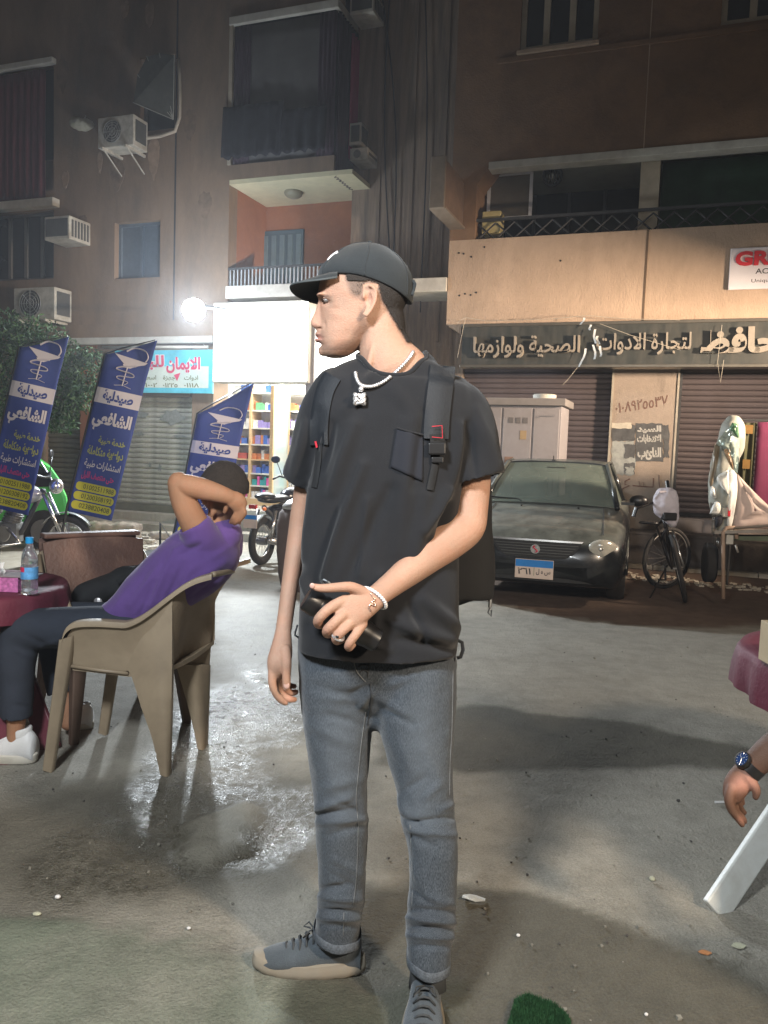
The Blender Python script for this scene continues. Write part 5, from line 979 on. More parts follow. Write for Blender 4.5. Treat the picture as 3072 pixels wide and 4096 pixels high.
for cx_, cy_, d_, hw_, tl_ in ((1349, 3750, 1.998, 96, (.0, 1)), (1713, 3856, 1.85, 88, (0, 1))):   # turned hem band
    c = W3(cx_, cy_, d_); R_ = hw_ * d_ / F; mb = MB(); rg = []
    for h in (.026, .024, .004, 0, .002):
        o_ = {0: 0.0015, 1: .003, 2: .003, 3: .001, 4: -.004}[(.026, .024, .004, 0, .002).index(h)]
        rg.append([c + _R * ((R_ + o_) * math.copysign(abs(math.cos(t)) ** .9, math.cos(t))) + Vector((0, (.068 + o_) * math.copysign(abs(math.sin(t)) ** .9, math.sin(t)), h + .002 * math.sin(5 * t) + (-.012 * math.cos(t) if cx_ < 1500 else -.008 * math.cos(t)))) for t in [2 * math.pi * k / 40 for k in range(40)]])
    mb.loft(rg, cap=False); mb.build('hem', mat('denim_hem', (.09, .105, .125), .9, var=.5, vscale=160, bmp=.4, bscale=300), MAN, smooth=True)

# ---- cap
cpm = MB()
def cring(xl, yl, xr, yr, w, up=0, n=44):
    l, r = W3(xl, yl, D0), W3(xr, yr, D0); c = (l + r) / 2; h = (l - r) / 2; out = []
    for k in range(n):
        a = 2 * math.pi * k / n; s_ = math.sin(a); tp = 1 - .10 * max(0, math.cos(a)) ** 2
        out.append(c + h * math.cos(a) + Vector((0, w * s_ * tp, up * (s_ * s_))))
    return out
rs = [(1300, 1120, 1630, 1200, .066, .015), (1283, 1118, 1642, 1212, .079, .018), (1274, 1114, 1650, 1212, .0845, .018), (1270, 1102, 1655, 1160, .0865, .012), (1280, 1075, 1652, 1120, .085, .006), (1305, 1046, 1640, 1082, .079, .003), (1338, 1018, 1618, 1050, .068, .002), (1370, 996, 1588, 1020, .053, .001), (1405, 980, 1555, 996, .036, 0), (1440, 972, 1520, 982, .018, 0), (1465, 970, 1495, 975, .006, 0)]
rs = crom(rs, 3); cpm.loft([cring(*q) for q in rs]); CAP = thing('baseball_cap', 'black curved brim baseball cap with a small white emblem, worn by the standing man', 'cap', tuple(W3(1470, 1150, D0)))
mec = cpm.mesh('crown', True); relief(mec, .0012, 30, seed=2); crown = link_mesh('crown', mec, M_CAP, CAP)
CT = BVHTree.FromPolygons([tuple(Vector(v)) for v in cpm.v], cpm.f)
for k in range(6):   # panel seams
    a = math.pi / 6 + k * math.pi / 3; mb = MB(); pts = []
    for q in rs[6:]:
        l, r = W3(q[0], q[1], D0), W3(q[2], q[3], D0); c = (l + r) / 2; h = (l - r) / 2; pts.append(c + h * (math.cos(a) * 1.004) + Vector((0, q[4] * 1.004 * math.sin(a) * (1 - .1 * max(0, math.cos(a)) ** 2), q[5] * math.sin(a) ** 2)))
    mb.tube(pts, .0011, 5); mb.build('seam', M_CAP, CAP, smooth=True)
mb = MB(); mb.ell(W3(1480, 969, D0), (.006, .006, .003), 12, 6); mb.build('button', M_CAP, CAP, smooth=True)
# brim: curved sheet, drooping at its sides
rows = []
tip = W3(1146, 1146, D0); root = W3(1278, 1116, D0)
for i in range(15):
    t = i / 14; row = []
    for j in range(25):
        s_ = (j / 24) * 2 - 1; half = .066 + .010 * math.sin(math.pi * min(1, t * 1.2) * .5); lat = s_ * half * math.sqrt(max(0, 1 - (t * .0) ** 2))
        reach = math.sqrt(max(0.0, 1 - (abs(s_) ** 2.3)))
        base = root + Vector((.046 * (1 - math.sqrt(max(0, 1 - (s_ * .98) ** 2))), 0, -.002)) + Vector((.010, 0, 0)); tp = base + (tip - root) * reach
        p = base.lerp(tp, t) + Vector((0, lat, 0)); p.z -= .022 * s_ * s_ * t + .012 * s_ * t + .004 * s_ + .004 * t * t
        row.append(p)
    rows.append(row)
mb = MB(); mb.grid(rows, thick=.0035, vec=(0, 0, 1)); mb.build('brim', M_CAP, CAP, smooth=True, bevel=0)
mb = MB(); mb.tube([rows[-1][j] + Vector((0, 0, .0018)) for j in range(25)], .0026, 6); mb.build('brim_edge', mat('brim_piping', (.05, .06, .065), .8), CAP, smooth=True)
mb = MB()
for (x0, y0, x1, y1, w_) in ((1312, 1042, 1330, 1022, .005), (1330, 1022, 1352, 1008, .006), (1322, 1030, 1346, 1012, .003)):
    mb.tube([hit(x0, y0, CT, .0015), hit((x0 + x1) / 2, (y0 + y1) / 2, CT, .002), hit(x1, y1, CT, .0015)], w_ * .7, 6, flat=.5)
mb.build('emblem', mat('embroidery_white', (.7, .7, .7), .8, var=.1), CAP, smooth=True)
mb = MB(); mb.tube([W3(1650, 1120, D0 - .02), W3(1660, 1136, D0 - .02), W3(1654, 1160, D0 - .02), W3(1648, 1180, D0 - .03)], .004, 6, flat=.6); mb.build('strap', M_CAP, CAP)

# ---- necklace with knot pendant
NK = thing('necklace', 'silver beaded necklace with a knot pendant on the black t-shirt', 'necklace', tuple(W3(1440, 1560, 1.83)))
pts = crom([(1652, 1408), (1642, 1425), (1620, 1452), (1590, 1482), (1560, 1508), (1525, 1532), (1490, 1545), (1460, 1545), (1438, 1535), (1426, 1512), (1422, 1492)], 4); BT = snap_tree(bodyo)
first = None
for i, (x, y) in enumerate(pts):
    p1 = hit(x, y, TT, .007, 9); p2 = hit(x, y, BT, .005, 9); p = p1 if (p1 - CAM).length < (p2 - CAM).length else p2
    if p.y > 3: p = W3(x, y, 1.86)
    if first is None: mb = MB(); mb.ell((0, 0, 0), (.0043, .0043, .0046), 10, 7); meb = mb.mesh('bead', True); meb.materials.append(M_SIL); first = True
    o = bpy.data.objects.new('bead', meb); COL.objects.link(o); o.parent = NK; o.location = p - NK.location; o.rotation_euler = (i, i * .7, 0)
pc = hit(1440, 1578, TT, .010); mb = MB(); mb.tube([hit(1446, 1545, TT, .008), hit(1444, 1558, TT, .009), hit(1440, 1566, TT, .009)], [.004, .007, .004], 8)
for k in range(3):
    an = k * 2.1; mb.tube([pc + _R * (.012 * math.cos(t + an) - .001) - _U * (.010 + .012 * math.sin(t) * (1 if k else .8)) - _F * (.003 * math.sin(2 * t + k)) for t in [j * 2 * math.pi / 14 for j in range(14)]], .0034, 7, closed=True)
mb.build('pendant', M_SIL, NK, smooth=True)

# ---- bracelet, ring
BR = thing('bracelet', 'pale bead bracelet with a wire snake charm on the bent wrist', 'bracelet', tuple(W3(1500, 2385, 1.74)))
wc = W3(1497, 2392, 1.748); wd = (W3(1465, 2414, 1.735) - W3(1530, 2366, 1.762)).normalized(); vd = (wc - CAM).normalized(); S_ = wd.cross(vd).normalized(); Nn = S_.cross(wd).normalized()
S_ = (S_ + wd * -.25 * (1 if S_.z < 0 else -1)).normalized(); mb = MB(); mb.ell((0, 0, 0), (.0042, .0042, .0042), 10, 7); meb = mb.mesh('bead', True); meb.materials.append(M_BEAD)
for k in range(30):
    t = 2 * math.pi * k / 30; o = bpy.data.objects.new('bead', meb); COL.objects.link(o); o.parent = BR; o.location = wc + S_ * (.0318 * math.cos(t)) + Nn * (.0265 * math.sin(t)) - BR.location
ch = crom([(1482, 2372), (1490, 2385), (1500, 2398), (1490, 2404), (1488, 2412), (1502, 2414), (1498, 2424), (1484, 2416), (1476, 2428), (1482, 2440), (1484, 2446)], 4)
mb = MB(); mb.tube([hit(x, y, BT, .003) for x, y in ch], .0012, 6); mb.build('snake_charm', mat('wire_rose', (.75, .55, .48), .25, metal=.9, var=0), BR, smooth=True)
RG = thing('finger_ring', 'chunky silver ring with a black stone on the ring finger', 'ring', tuple(W3(1345, 2545, 1.69))); rc_ = W3(1352, 2543, 1.705); rd_ = (W3(1344, 2556, 1.704) - W3(1362, 2530, 1.696)).normalized(); vd = (rc_ - CAM).normalized(); s2 = rd_.cross(vd).normalized(); n2_ = s2.cross(rd_)
mb = MB(); mb.tube([rc_ + s2 * (.0125 * math.cos(t)) + n2_ * (.0122 * math.sin(t)) for t in [j * 2 * math.pi / 20 for j in range(20)]], .0042, 8, closed=True); mb.ell(rc_ - vd * .0125 + rd_ * .002, (.009, .006, .007), 12, 8); mb.build('band', M_SIL, RG, smooth=True); mb = MB(); mb.ell(rc_ - vd * .0165 + rd_ * .002 + s2 * 0, (.0048, .004, .0042), 12, 8); mb.build('stone', M_BPL, RG, smooth=True)

# ---- black bottle in the hand
BO = thing('flask', 'black cylindrical flask held in the bent hand in front of the shirt', 'flask', tuple(W3(1350, 2470, 1.745))); A_, B_ = W3(1222, 2392, 1.752), W3(1512, 2566, 1.772); t_ = (B_ - A_).normalized(); mb = MB()
mb.tube([A_ + t_ * x for x in (0, .004, .03, .034, .038, .044, (B_ - A_).length * .82, (B_ - A_).length * .86, (B_ - A_).length - .004, (B_ - A_).length)], [.024, .0275, .029, .027, .027, .030, .030, .028, .027, .022], 28); mb.build('barrel', M_BPL, BO, smooth=True, angle=30)
mb = MB(); q = W3(1310, 2372, 1.742); mb.tube([W3(1285, 2325, 1.742), W3(1295, 2318, 1.742), W3(1315, 2330, 1.742), W3(1330, 2345, 1.744), W3(1318, 2352, 1.745), W3(1295, 2340, 1.744)], .003, 6, closed=True); mb.build('clip_loop', mat('clip_grey', (.12, .13, .14), .3, metal=.6), BO, smooth=True)

# ---- backpack
BP = thing('backpack', 'large black backpack on the standing man with red stitched straps', 'backpack', tuple(W3(1700, 2000, 2.15))); bp = MB()
rows_ = []
for (y, xl, xr, th, dc) in ((1650, 1500, 1840, .05, 2.10), (1690, 1420, 1900, .085, 2.13), (1800, 1380, 1945, .105, 2.15), (2000, 1370, 1962, .12, 2.16), (2200, 1370, 1972, .125, 2.165), (2380, 1370, 1972, .12, 2.16), (2440, 1385, 1966, .11, 2.155), (2466, 1420, 1945, .08, 2.15)):
    rows_.append(((xl + xr) / 2, y, dc, (xr - xl) / 2, th))
limb(bp, rows_, n=44, sub=3, sq=4.0, round_end=False); me = fuse(bp, .008, 4); relief(me, .006, 7, seed=11); link_mesh('bag_body', me, M_NYLD, BP)
mb = MB(); mb.tube([W3(1955, 2385, 2.10), W3(1962, 2400, 2.095), W3(1960, 2430, 2.09)], .005, 6); mb.tube([W3(1960, 2430, 2.09), W3(1952, 2450, 2.088), W3(1964, 2466, 2.088), W3(1966, 2440, 2.088)], .0022, 5); mb.build('zip_pull', mat('clip_grey'), BP)
rows = []
def strap(pl, w, name, m, lift=.006, th=.009):
    P_ = crom(pl, 5); rows = []
    for i, (x, y) in enumerate(P_):
        t = P_[min(i + 1, len(P_) - 1)] - P_[max(i - 1, 0)]; t = t / np.linalg.norm(t); nx, ny = -t[1], t[0]; rows.append([hit(x + nx * w * u, y + ny * w * u, TT, lift + .003 * (1 - abs(u)), 1.88) for u in (-1, -.6, 0, .6, 1)])
    mb = MB(); mb.grid(rows, thick=th, vec=_F); return mb.build(name, m, BP, smooth=True, angle=50)
strap([(1772, 1462), (1766, 1520), (1756, 1600), (1748, 1680), (1745, 1755)], 50, 'shoulder_strap', M_NYL, .008)
strap([(1748, 1735), (1752, 1770), (1760, 1800)], 30, 'strap_webbing', M_NYLD, .010, .004)
strap([(1752, 1800), (1742, 1850), (1720, 1960)], 14, 'strap_webbing', M_NYLD, .004, .003)
strap([(1330, 1502), (1300, 1560), (1282, 1640), (1275, 1720), (1276, 1780)], 36, 'shoulder_strap', M_NYL, .006)
strap([(1276, 1770), (1270, 1860), (1256, 1950)], 12, 'strap_webbing', M_NYLD, .004, .003)
mb = MB(); mb.box(hit(1748, 1795, TT, .016), .020, .004, .014, ax=(_R, _F, _U)); mb.build('buckle', M_BPL, BP, bevel=.004); mb = MB(); mb.box(hit(1750, 1840, TT, .011), .014, .003, .007, ax=(_R, _F, _U)); mb.build('buckle', M_BPL, BP, bevel=.003)
M_STI = mat('stitch_red', (.6, .02, .04), .7, var=.1); mb = MB()
mb.tube([hit(x, y, TT, .0195) for x, y in [(1728, 1706), (1768, 1702), (1770, 1752), (1728, 1748)]], .0009, 5); mb.build('red_stitching', M_STI, BP)
mb = MB(); mb.tube([hit(1262, 1765, TT, .014), hit(1268, 1790, TT, .014)], .003, 5); mb.build('red_stitching', M_STI, BP)

# ---- shoes
M_SHOE = mat('suede_blue_grey', (.060, .075, .090), .85, var=.2, vscale=20, bmp=.4, bscale=300, sheen=.2); M_SOLE = mat('sole_cream', (.23, .205, .165), .8, var=.15, dirt=(.22, .18, .13), dscale=14, damt=.7); M_LACE = mat('lace_grey', (.05, .055, .06), .9)
def shoe(label, heel, yaw, L=.285, tilt=0):
    t = thing('shoe', label, 'shoe', (heel[0], heel[1], heel[2]), yaw); X = lambda x, y, z: (x, y, z)
    prof = [(0, .030, .030, .078), (.015, .038, .034, .098), (.05, .042, .036, .112), (.085, .043, .038, .108), (.12, .044, .041, .088), (.16, .046, .046, .072), (.20, .046, .049, .060), (.235, .043, .046, .052), (.262, .034, .036, .044), (.28, .018, .020, .036)]
    mb = MB(); rings = []
    for (x, w1_, w2_, h) in crom(prof, 4):
        r = []
        for k in range(24):
            a = 2 * math.pi * k / 24; c, s_ = math.cos(a), math.sin(a); wv = lerp(w2_, w1_ * .62, max(0, s_)); z = .008 + (h - .008) * .5 + (h - .008) * .5 * math.copysign(abs(s_) ** .8, s_); r.append((x - .012, wv * math.copysign(abs(c) ** .85, c), z))
        rings.append(r)
    mb.loft([[Vector(p) for p in r] for r in rings]); me = mb.mesh('upper', True); relief(me, .0022, 28, seed=L * 10)
    link_mesh('upper', me, M_SHOE, t, world=False)
    mb = MB(); sole = []
    for z, e in ((.0, .0), (.003, .004), (.014, .006), (.022, .003), (.030, .0005), (.032, -.004)):
        r = []
        for k in range(48):
            a = 2 * math.pi * k / 48; ca, sa = math.cos(a), math.sin(a); x = .134 + (.152 + e) * ca; w_ = (.043 + .006 * math.cos(a * 1) - .004 * math.cos(2 * a)) + e; lift = .010 * max(0, ca) ** 4 + .004 * max(0, -ca) ** 6
            r.append(Vector((x - .004, w_ * math.copysign(abs(sa) ** .75, sa), z * (1 + .25 * max(0, -ca)) + lift + (.0015 * math.sin(k * 2.1) if z < .004 else 0))))
        sole.append(r)
    mb.loft(sole); mb.build('sole', M_SOLE, t, smooth=True, world=False, angle=45)
    mb = MB()
    for k in range(5):
        x = .118 + k * .018; h = .094 - k * .0085; mb.tube([(x, -.026, h - .018), (x + .004, -.012, h - .002), (x + .006, 0, h + .002), (x + .002, .012, h - .002), (x, .026, h - .018)], .0028, 6)
    mb.tube([(.118, 0, .098), (.13, .02, .104), (.145, .028, .092), (.13, .012, .094)], .0022, 6); mb.tube([(.118, 0, .098), (.135, -.02, .104), (.15, -.026, .09), (.13, -.012, .094)], .0022, 6)
    mb.build('lace', M_LACE, t, smooth=True, world=False)
    mb = MB(); mb.loft([[Vector((.036 + (.036 + e) * math.cos(a), (.030 + e) * math.sin(a), z - .10 * 0 - .012 * math.cos(a) + .1 * 0)) for a in [2 * math.pi * k / 24 for k in range(24)]] for z, e in ((.090, .002), (.112, .003), (.116, 0), (.112, -.005), (.09, -.006))], cap=False); mb.build('ankle_collar', M_SHOE, t, smooth=True, world=False)
    return t
xs_ = W3(1349, 3752, 1.998).x; s1 = shoe('blue grey suede shoe pointing left with cream sole, below the left jeans leg', (xs_ + .052, 2.0, 0.004), math.radians(180)); s1.scale = (.95, .98, 1.12)
xs_ = W3(1713, 3858, 1.85).x; s2 = shoe('blue grey suede shoe pointing to the camera, cut by the bottom edge', (xs_ + .002, 1.905, 0.004), math.radians(-96)); s2.scale = (.95, .98, 1.12)
for (cx_, d_, yt) in ((1349, 2.0, 3742), (1713, 1.858, 3845)):
    c = W3(cx_, yt, d_); mb = MB(); mb.tube([Vector((c.x, d_, c.z + .02)), Vector((c.x, d_, .11)), Vector((c.x, d_ - (.01 if cx_ > 1500 else 0), .07))], [.042, .043, .046], 20); mb.build('sock', M_LACE, MAN, smooth=True)
# ================================================================ cafe awning overhead with the two lamps that light the street corner
AW = thing('cafe_awning', 'dark cafe awning over the tables, above and behind the viewpoint', 'awning', (0, -1.2, 3.0))
mb = MB(); mb.box((0.6, -1.35, 3.06), 4.6, 1.75, 0.03); mb.build('canopy', mat('awning_cloth', (0.05, 0.09, 0.06), 0.9), AW); mb = MB(); mb.box((0.6, 0.385, 2.99), 4.6, 0.012, 0.10); mb.build('valance', mat('awning_cloth'), AW)
for x in (-3.9, 5.1): mb = MB(); mb.tube([(x, -3.0, 0), (x, -3.0, 3.02)], .03); mb.build('post', M_BARS, AW)
for nme, lab, L_, T_, s_ in (('lamp_panel', 'square white lamp under the awning, left', LAMP_A, (0.2, 5.5, 0.6), .27), ('lamp_panel', 'small warm lamp under the awning, right', LAMP_B, (1.0, 7.0, 1.2), .2)):
    t = thing(nme, lab, 'lamp', L_); dv = (Vector(T_) - Vector(L_)).normalized(); sx = dv.cross(Vector((0, 0, 1))).normalized(); uz = sx.cross(dv); mb = MB(); mb.box(Vector(L_) - dv * .045, s_, .03, s_, ax=(sx, dv, uz)); mb.build('housing', M_WHITE, t); mb = MB(); mb.tube([Vector(L_) - dv * .06, (L_[0] - dv.x * .06, L_[1] - dv.y * .1, 3.03)], .012); mb.build('bracket', M_BARS, t)

# ================================================================ plastic armchairs
M_BEI = mat('plastic_beige', (0.30, 0.235, 0.16), 0.5, var=0.12, vscale=3, bmp=0.05, dirt=(0.17, 0.13, 0.09), dscale=5, damt=0.5); M_BEID = mat('plastic_brown', (0.11, 0.07, 0.05), 0.6, var=0.2); M_LEATH = mat('leatherette_brown', (0.115, 0.060, 0.045), 0.5, var=0.25, vscale=7, bmp=0.35, bscale=60)
CH = thing('plastic_armchair', 'beige moulded plastic armchair under the seated man in purple', 'chair', (-1.1, 3.4, 0)); SH = Vector((.075, .45, 0))
def g3(rows, name, m, parent, th=.007, vec=None, sub=1): 
    R_ = [[W3(*p) if not isinstance(p, Vector) else p for p in r] for r in rows]
    if sub > 1:
        R_ = [[Vector(q) for q in crom([tuple(p) for p in r], sub)] for r in R_]; cols = list(zip(*R_)); cols = [[Vector(q) for q in crom([tuple(p) for p in c], sub)] for c in cols]; R_ = [list(r) for r in zip(*cols)]
    mb = MB(); mb.grid(R_, thick=th, vec=vec or _F); return mb.build(name, m, parent, smooth=True, angle=50)
arm = [(181 + 22, 3086), (222, 2900), (238, 2700), (248, 2590), (258, 2535), (280, 2502), (320, 2488), (400, 2486), (470, 2490), (512, 2490), (560, 2470), (610, 2437), (651, 2405), (700, 2368), (740, 2340), (790, 2315), (850, 2298)]
def armrest(sh, nm_):
    P_ = crom([tuple(W3(x, y, 3.19) + sh) for x, y in arm[3:]], 4); outer = [Vector(p) for p in P_]; sgn = 1 if sh.length < .1 else -1
    rows = [[p + Vector((0, -.018 * sgn, -.010)), p + Vector((0, -.014 * sgn, 0.004)), p + Vector((0, .006, .007)), p + Vector((0, .030 * sgn, .006)), p + Vector((0, .042 * sgn, -.006))] for p in outer]
    mb = MB(); mb.grid(rows, thick=-.008, vec=(0, 0, 1)); return mb.build(nm_, M_BEI, CH, smooth=True, angle=60)
armrest(Vector((0, 0, 0)), 'armrest'); armrest(SH, 'armrest')
for sh in (Vector(), SH * .96):
    T0, T1, B0, B1 = W3(232, 2560, 3.17), W3(292, 2545, 3.19), W3(166, 3082, 3.165), W3(208, 3092, 3.17); q = [p + sh for p in (T0, T1, B0, B1)]
    rows = []
    for k in range(9): t = k / 8; a_, b_ = q[0].lerp(q[2], t), q[1].lerp(q[3], t); rows.append([a_ + Vector((0, .035 * (1 - .4 * t), 0)), a_ + Vector((.002, .004, 0)), a_ + Vector((.006, 0, 0)), b_ + Vector((-.006, 0, 0)), b_ + Vector((-.002, .004, 0)), b_ + Vector((0, .035 * (1 - .4 * t), 0))])
    mb = MB(); mb.grid(rows, thick=.007, vec=(0, 1, 0)); mb.build('leg', M_BEI, CH, smooth=True, angle=50)
g3([[(262, 2560, 3.2), (300, 2508, 3.19), (400, 2504, 3.19), (512, 2508, 3.19), (600, 2455, 3.19), (690, 2384, 3.19)], [(275, 2600, 3.22), (310, 2585, 3.22), (400, 2590, 3.22), (512, 2600, 3.22), (600, 2560, 3.21), (690, 2530, 3.2)], [(290, 2662, 3.23), (320, 2665, 3.23), (400, 2674, 3.23), (515, 2688, 3.22), (600, 2680, 3.2), (688, 2664, 3.2)]], 'side_panel', M_BEI, CH, sub=4)
g3([[tuple(W3(262, 2560, 3.2) + SH) if 0 else W3(262, 2560, 3.2) + SH, W3(400, 2504, 3.19) + SH, W3(512, 2508, 3.19) + SH, W3(690, 2384, 3.19) + SH], [W3(290, 2662, 3.2) + SH, W3(400, 2674, 3.2) + SH, W3(512, 2688, 3.2) + SH, W3(690, 2664, 3.2) + SH]], 'side_panel', M_BEI, CH)
g3([[(500, 2680, 3.20), (560, 2560, 3.19), (620, 2500, 3.185), (689, 2400, 3.19)], [(524, 2700, 3.19), (580, 2680, 3.175), (640, 2670, 3.17), (688, 2660, 3.18)], [(565, 2830, 3.175), (610, 2830, 3.165), (655, 2830, 3.16), (685, 2832, 3.175)], [(610, 2960, 3.17), (640, 2965, 3.16), (665, 2965, 3.16), (681, 2968, 3.175)], [(641, 3100, 3.17), (655, 3106, 3.165), (666, 3108, 3.165), (678, 3104, 3.18)]], 'leg', M_BEI, CH, th=.03, sub=3)
g3([[(686, 2384, 3.19), (740, 2338, 3.24), (800, 2310, 3.38), (880, 2300, 3.58), (925, 2296, 3.66)], [(686, 2460, 3.19), (730, 2440, 3.26), (775, 2430, 3.40), (830, 2425, 3.56), (862, 2400, 3.64)], [(686, 2560, 3.19), (720, 2550, 3.27), (750, 2545, 3.40), (800, 2540, 3.54), (847, 2530, 3.62)], [(686, 2662, 3.19), (700, 2655, 3.28), (720, 2655, 3.40), (780, 2660, 3.52), (837, 2665, 3.60)]], 'backrest', mat('plastic_beige_dark', (0.22, 0.165, 0.11), 0.6, var=0.15, bmp=.3, bscale=90), CH, sub=4)  # backrest in a darker, rougher beige than the rest
g3([[(702, 2655, 3.44), (760, 2660, 3.46), (800, 2662, 3.50), (837, 2665, 3.58)], [(745, 2800, 3.46), (785, 2800, 3.47), (812, 2800, 3.50), (833, 2800, 3.56)], [(775, 2920, 3.46), (800, 2920, 3.47), (818, 2920, 3.49), (829, 2920, 3.53)], [(790, 2996, 3.46), (806, 3001, 3.46), (818, 3001, 3.48), (826, 2994, 3.52)]], 'leg', M_BEI, CH, th=.03, sub=3)
P_ = crom([tuple(W3(*q)) for q in ((850, 2298, 3.19), (905, 2288, 3.30), (930, 2284, 3.45), (925, 2290, 3.64))], 5)
mb = MB(); mb.tube([Vector(p) for p in P_], .012, 8); mb.build('top_rail', M_BEI, CH, smooth=True)
ns = [W3(290, 2662, 3.23), W3(400, 2674, 3.23), W3(515, 2688, 3.22), W3(688, 2664, 3.2)]
mb = MB(); mb.grid([[p + SH * t + Vector((0, 0, -.012 * math.sin(math.pi * t))) for p in ns] for t in (0, .25, .5, .75, 1)], thick=-.02, vec=(0, 0, 1)); mb.build('seat', M_BEI, CH, smooth=True, angle=50)
mb = MB(); mb.tube([ns[0] + Vector((-.005, -.008, 0)), ns[1] + Vector((0, -.01, -.004)), ns[2] + Vector((.0, -.006, -.004))], .008, 6); mb.build('seat_edge', M_BEI, CH, smooth=True)
g3([[(352, 2590, 3.36), (352, 2680, 3.37)], [(360, 2590, 3.36), (360, 2680, 3.37)]], 'side_slot', M_BEID, CH)

def gchair(label, loc, rz, m, ml, cover=None):
    t = thing('plastic_armchair', label, 'chair', loc, rz)
    def P(x, y, z): return Vector((x, y, z))
    mb = MB(); mb.grid([[P(x, -.22 + .44 * j / 6, .43 + .015 * ((j - 3) / 3) ** 2 + .01 * ((x) / .24)) for j in range(7)] for x in (-.24, -.12, 0, .12, .24)], thick=-.02, vec=(0, 0, 1)); mb.build('seat', m, t, smooth=True, world=False, angle=40)
    mb = MB(); mb.grid([[P(-.22 - .10 * k / 8 - .02 * math.cos(j * math.pi / 8 - math.pi / 2) , (-.23 - .03 * k / 8) + (.46 + .06 * k / 8) * j / 8, .43 + .42 * k / 8 - .05 * (abs(j - 4) / 4) ** 3 * (k / 8)) for j in range(9)] for k in range(9)], thick=.012, vec=(1, 0, 0)); mb.build('backrest', m, t, smooth=True, world=False, angle=40)
    for s_ in (-1, 1):
        mb = MB(); mb.tube([P(-.31, s_ * .26, .78), P(-.2, s_ * .28, .68), P(0, s_ * .285, .64), P(.2, s_ * .28, .64), P(.25, s_ * .275, .60), P(.27, s_ * .27, .45)], [.02, .024, .026, .026, .024, .02], 8, flat=.6); mb.build('armrest', m, t, smooth=True, world=False)
        for (x, dx) in ((.23, .05), (-.22, -.07)):
            mb = MB(); a_, b_ = P(x, s_ * .23, .46), P(x + dx, s_ * .27, 0); rows = []
            mb.hexa([b_ + P(-.018, -.018, 0), b_ + P(.018, -.018, 0), b_ + P(.018, .018, 0), b_ + P(-.018, .018, 0), a_ + P(-.04, -.035, 0), a_ + P(.04, -.035, 0), a_ + P(.04, .035, 0), a_ + P(-.04, .035, 0)]); mb.build('leg', ml, t, world=False, bevel=.006)
    if cover:
        mb = MB(); mb.grid([[P(-.20 - .10 * k / 8 + .01, (-.225 - .03 * k / 8) + (.45 + .06 * k / 8) * j / 8, .47 + .40 * k / 8 - .02 * (abs(j - 4) / 4) ** 3 * (k / 8)) for j in range(9)] for k in range(9)], thick=.018, vec=(1, 0, 0)); mb.build('back_cover', cover, t, smooth=True, world=False, angle=40)
        mb = MB(); mb.box((0, 0, .455), .23, .215, .015); mb.build('seat_cover', cover, t, world=False, bevel=.01)
        mb = MB(); mb.grid([[P(-.36 , (-.25) + .50 * j / 8, .89 - .40 * k / 8 - .03 * (abs(j - 4) / 4) ** 3) + P(.06 * k / 8, 0, 0) for j in range(9)] for k in range(9)], thick=.01, vec=(-1, 0, 0)); mb.build('back_cover', cover, t, smooth=True, world=False, angle=40)
        mb = MB(); mb.box((-.325, 0, .88), .045, .245, .012); mb.build('back_cover', cover, t, world=False, bevel=.008)
    return t
C2p = G(430, 2905, 0); gchair('brown covered plastic armchair with a black bag on it, behind the seated man', (C2p.x - .03, C2p.y + .15, -.01), math.radians(-52), M_BEI, M_BEID, M_LEATH)
# black bag on the second chair
mb = MB(); bc = W3(400, 2370, 4.0); limb(mb, [(300, 2420, 3.9, 42, .10), (360, 2385, 3.9, 58, .12), (440, 2350, 3.92, 60, .12), (530, 2310, 3.95, 50, .10), (590, 2290, 3.97, 34, .07)], n=24, sub=3, sq=2.4); me = fuse(mb, .012, 3); relief(me, .015, 9, seed=3)
BG = thing('bag', 'crumpled black bag lying on the brown covered chair', 'bag', tuple(bc)); link_mesh('bag_body', me, M_NYLD, BG); mb = MB(); mb.tube([Vector(p) for p in crom([tuple(W3(x, y, 3.78)) for x, y in ((470, 2330), (520, 2290), (570, 2262), (620, 2260))], 4)], .012, 7, flat=.4); mb.build('strap', M_NYLD, BG); mb = MB(); mb.ell(W3(392, 2405, 3.76), (.02, .01, .018), 8, 6); mb.ell(W3(402, 2416, 3.76), (.014, .01, .012), 8, 6); mb.build('white_tassel', M_SIL, BG)

# ================================================================ seated man in purple
M_SK2 = skin_mat('skin_brown', (0.34, 0.185, 0.11)); M_PUR = mat('cotton_purple', (0.095, 0.048, 0.20), 0.9, var=0.12, vscale=10, bmp=.2, bscale=400, sheen=.2); M_TRO = mat('trousers_navy', (0.022, 0.028, 0.042), 0.92, var=0.2, vscale=9, bmp=.25, bscale=300)
SP = thing('person', 'seated man in purple t-shirt leaning back with his arms raised over his face', 'person', (-1.0, 3.42, 0)); b = MB()
limb(b, [(520, 2480, 3.42, 90, .12), (650, 2370, 3.42, 105, .14), (780, 2260, 3.42, 110, .15), (850, 2190, 3.42, 85, .12)], n=20, sub=2)
limb(b, [(842, 2190, 3.42, 70, .07), (862, 2110, 3.42, 48, .055), (880, 2050, 3.42, 46, .055), (888, 2000, 3.42, 50, .06)], n=18, sub=3)
b.ell(W3(893, 1958, 3.42), (.098, .085, .112), 20, 14); b.ell(W3(925, 2010, 3.42), (.06, .06, .07), 14, 10)
b.ell(W3(818, 1990, 3.335), (.016, .010, .034), 10, 8)
limb(b, [(815, 2165, 3.32, 62, .06), (775, 2090, 3.29, 56, .055), (738, 2010, 3.27, 52, .052), (718, 1950, 3.26, 46, .048), (715, 1928, 3.26, 42, .045)], n=18, sub=3)
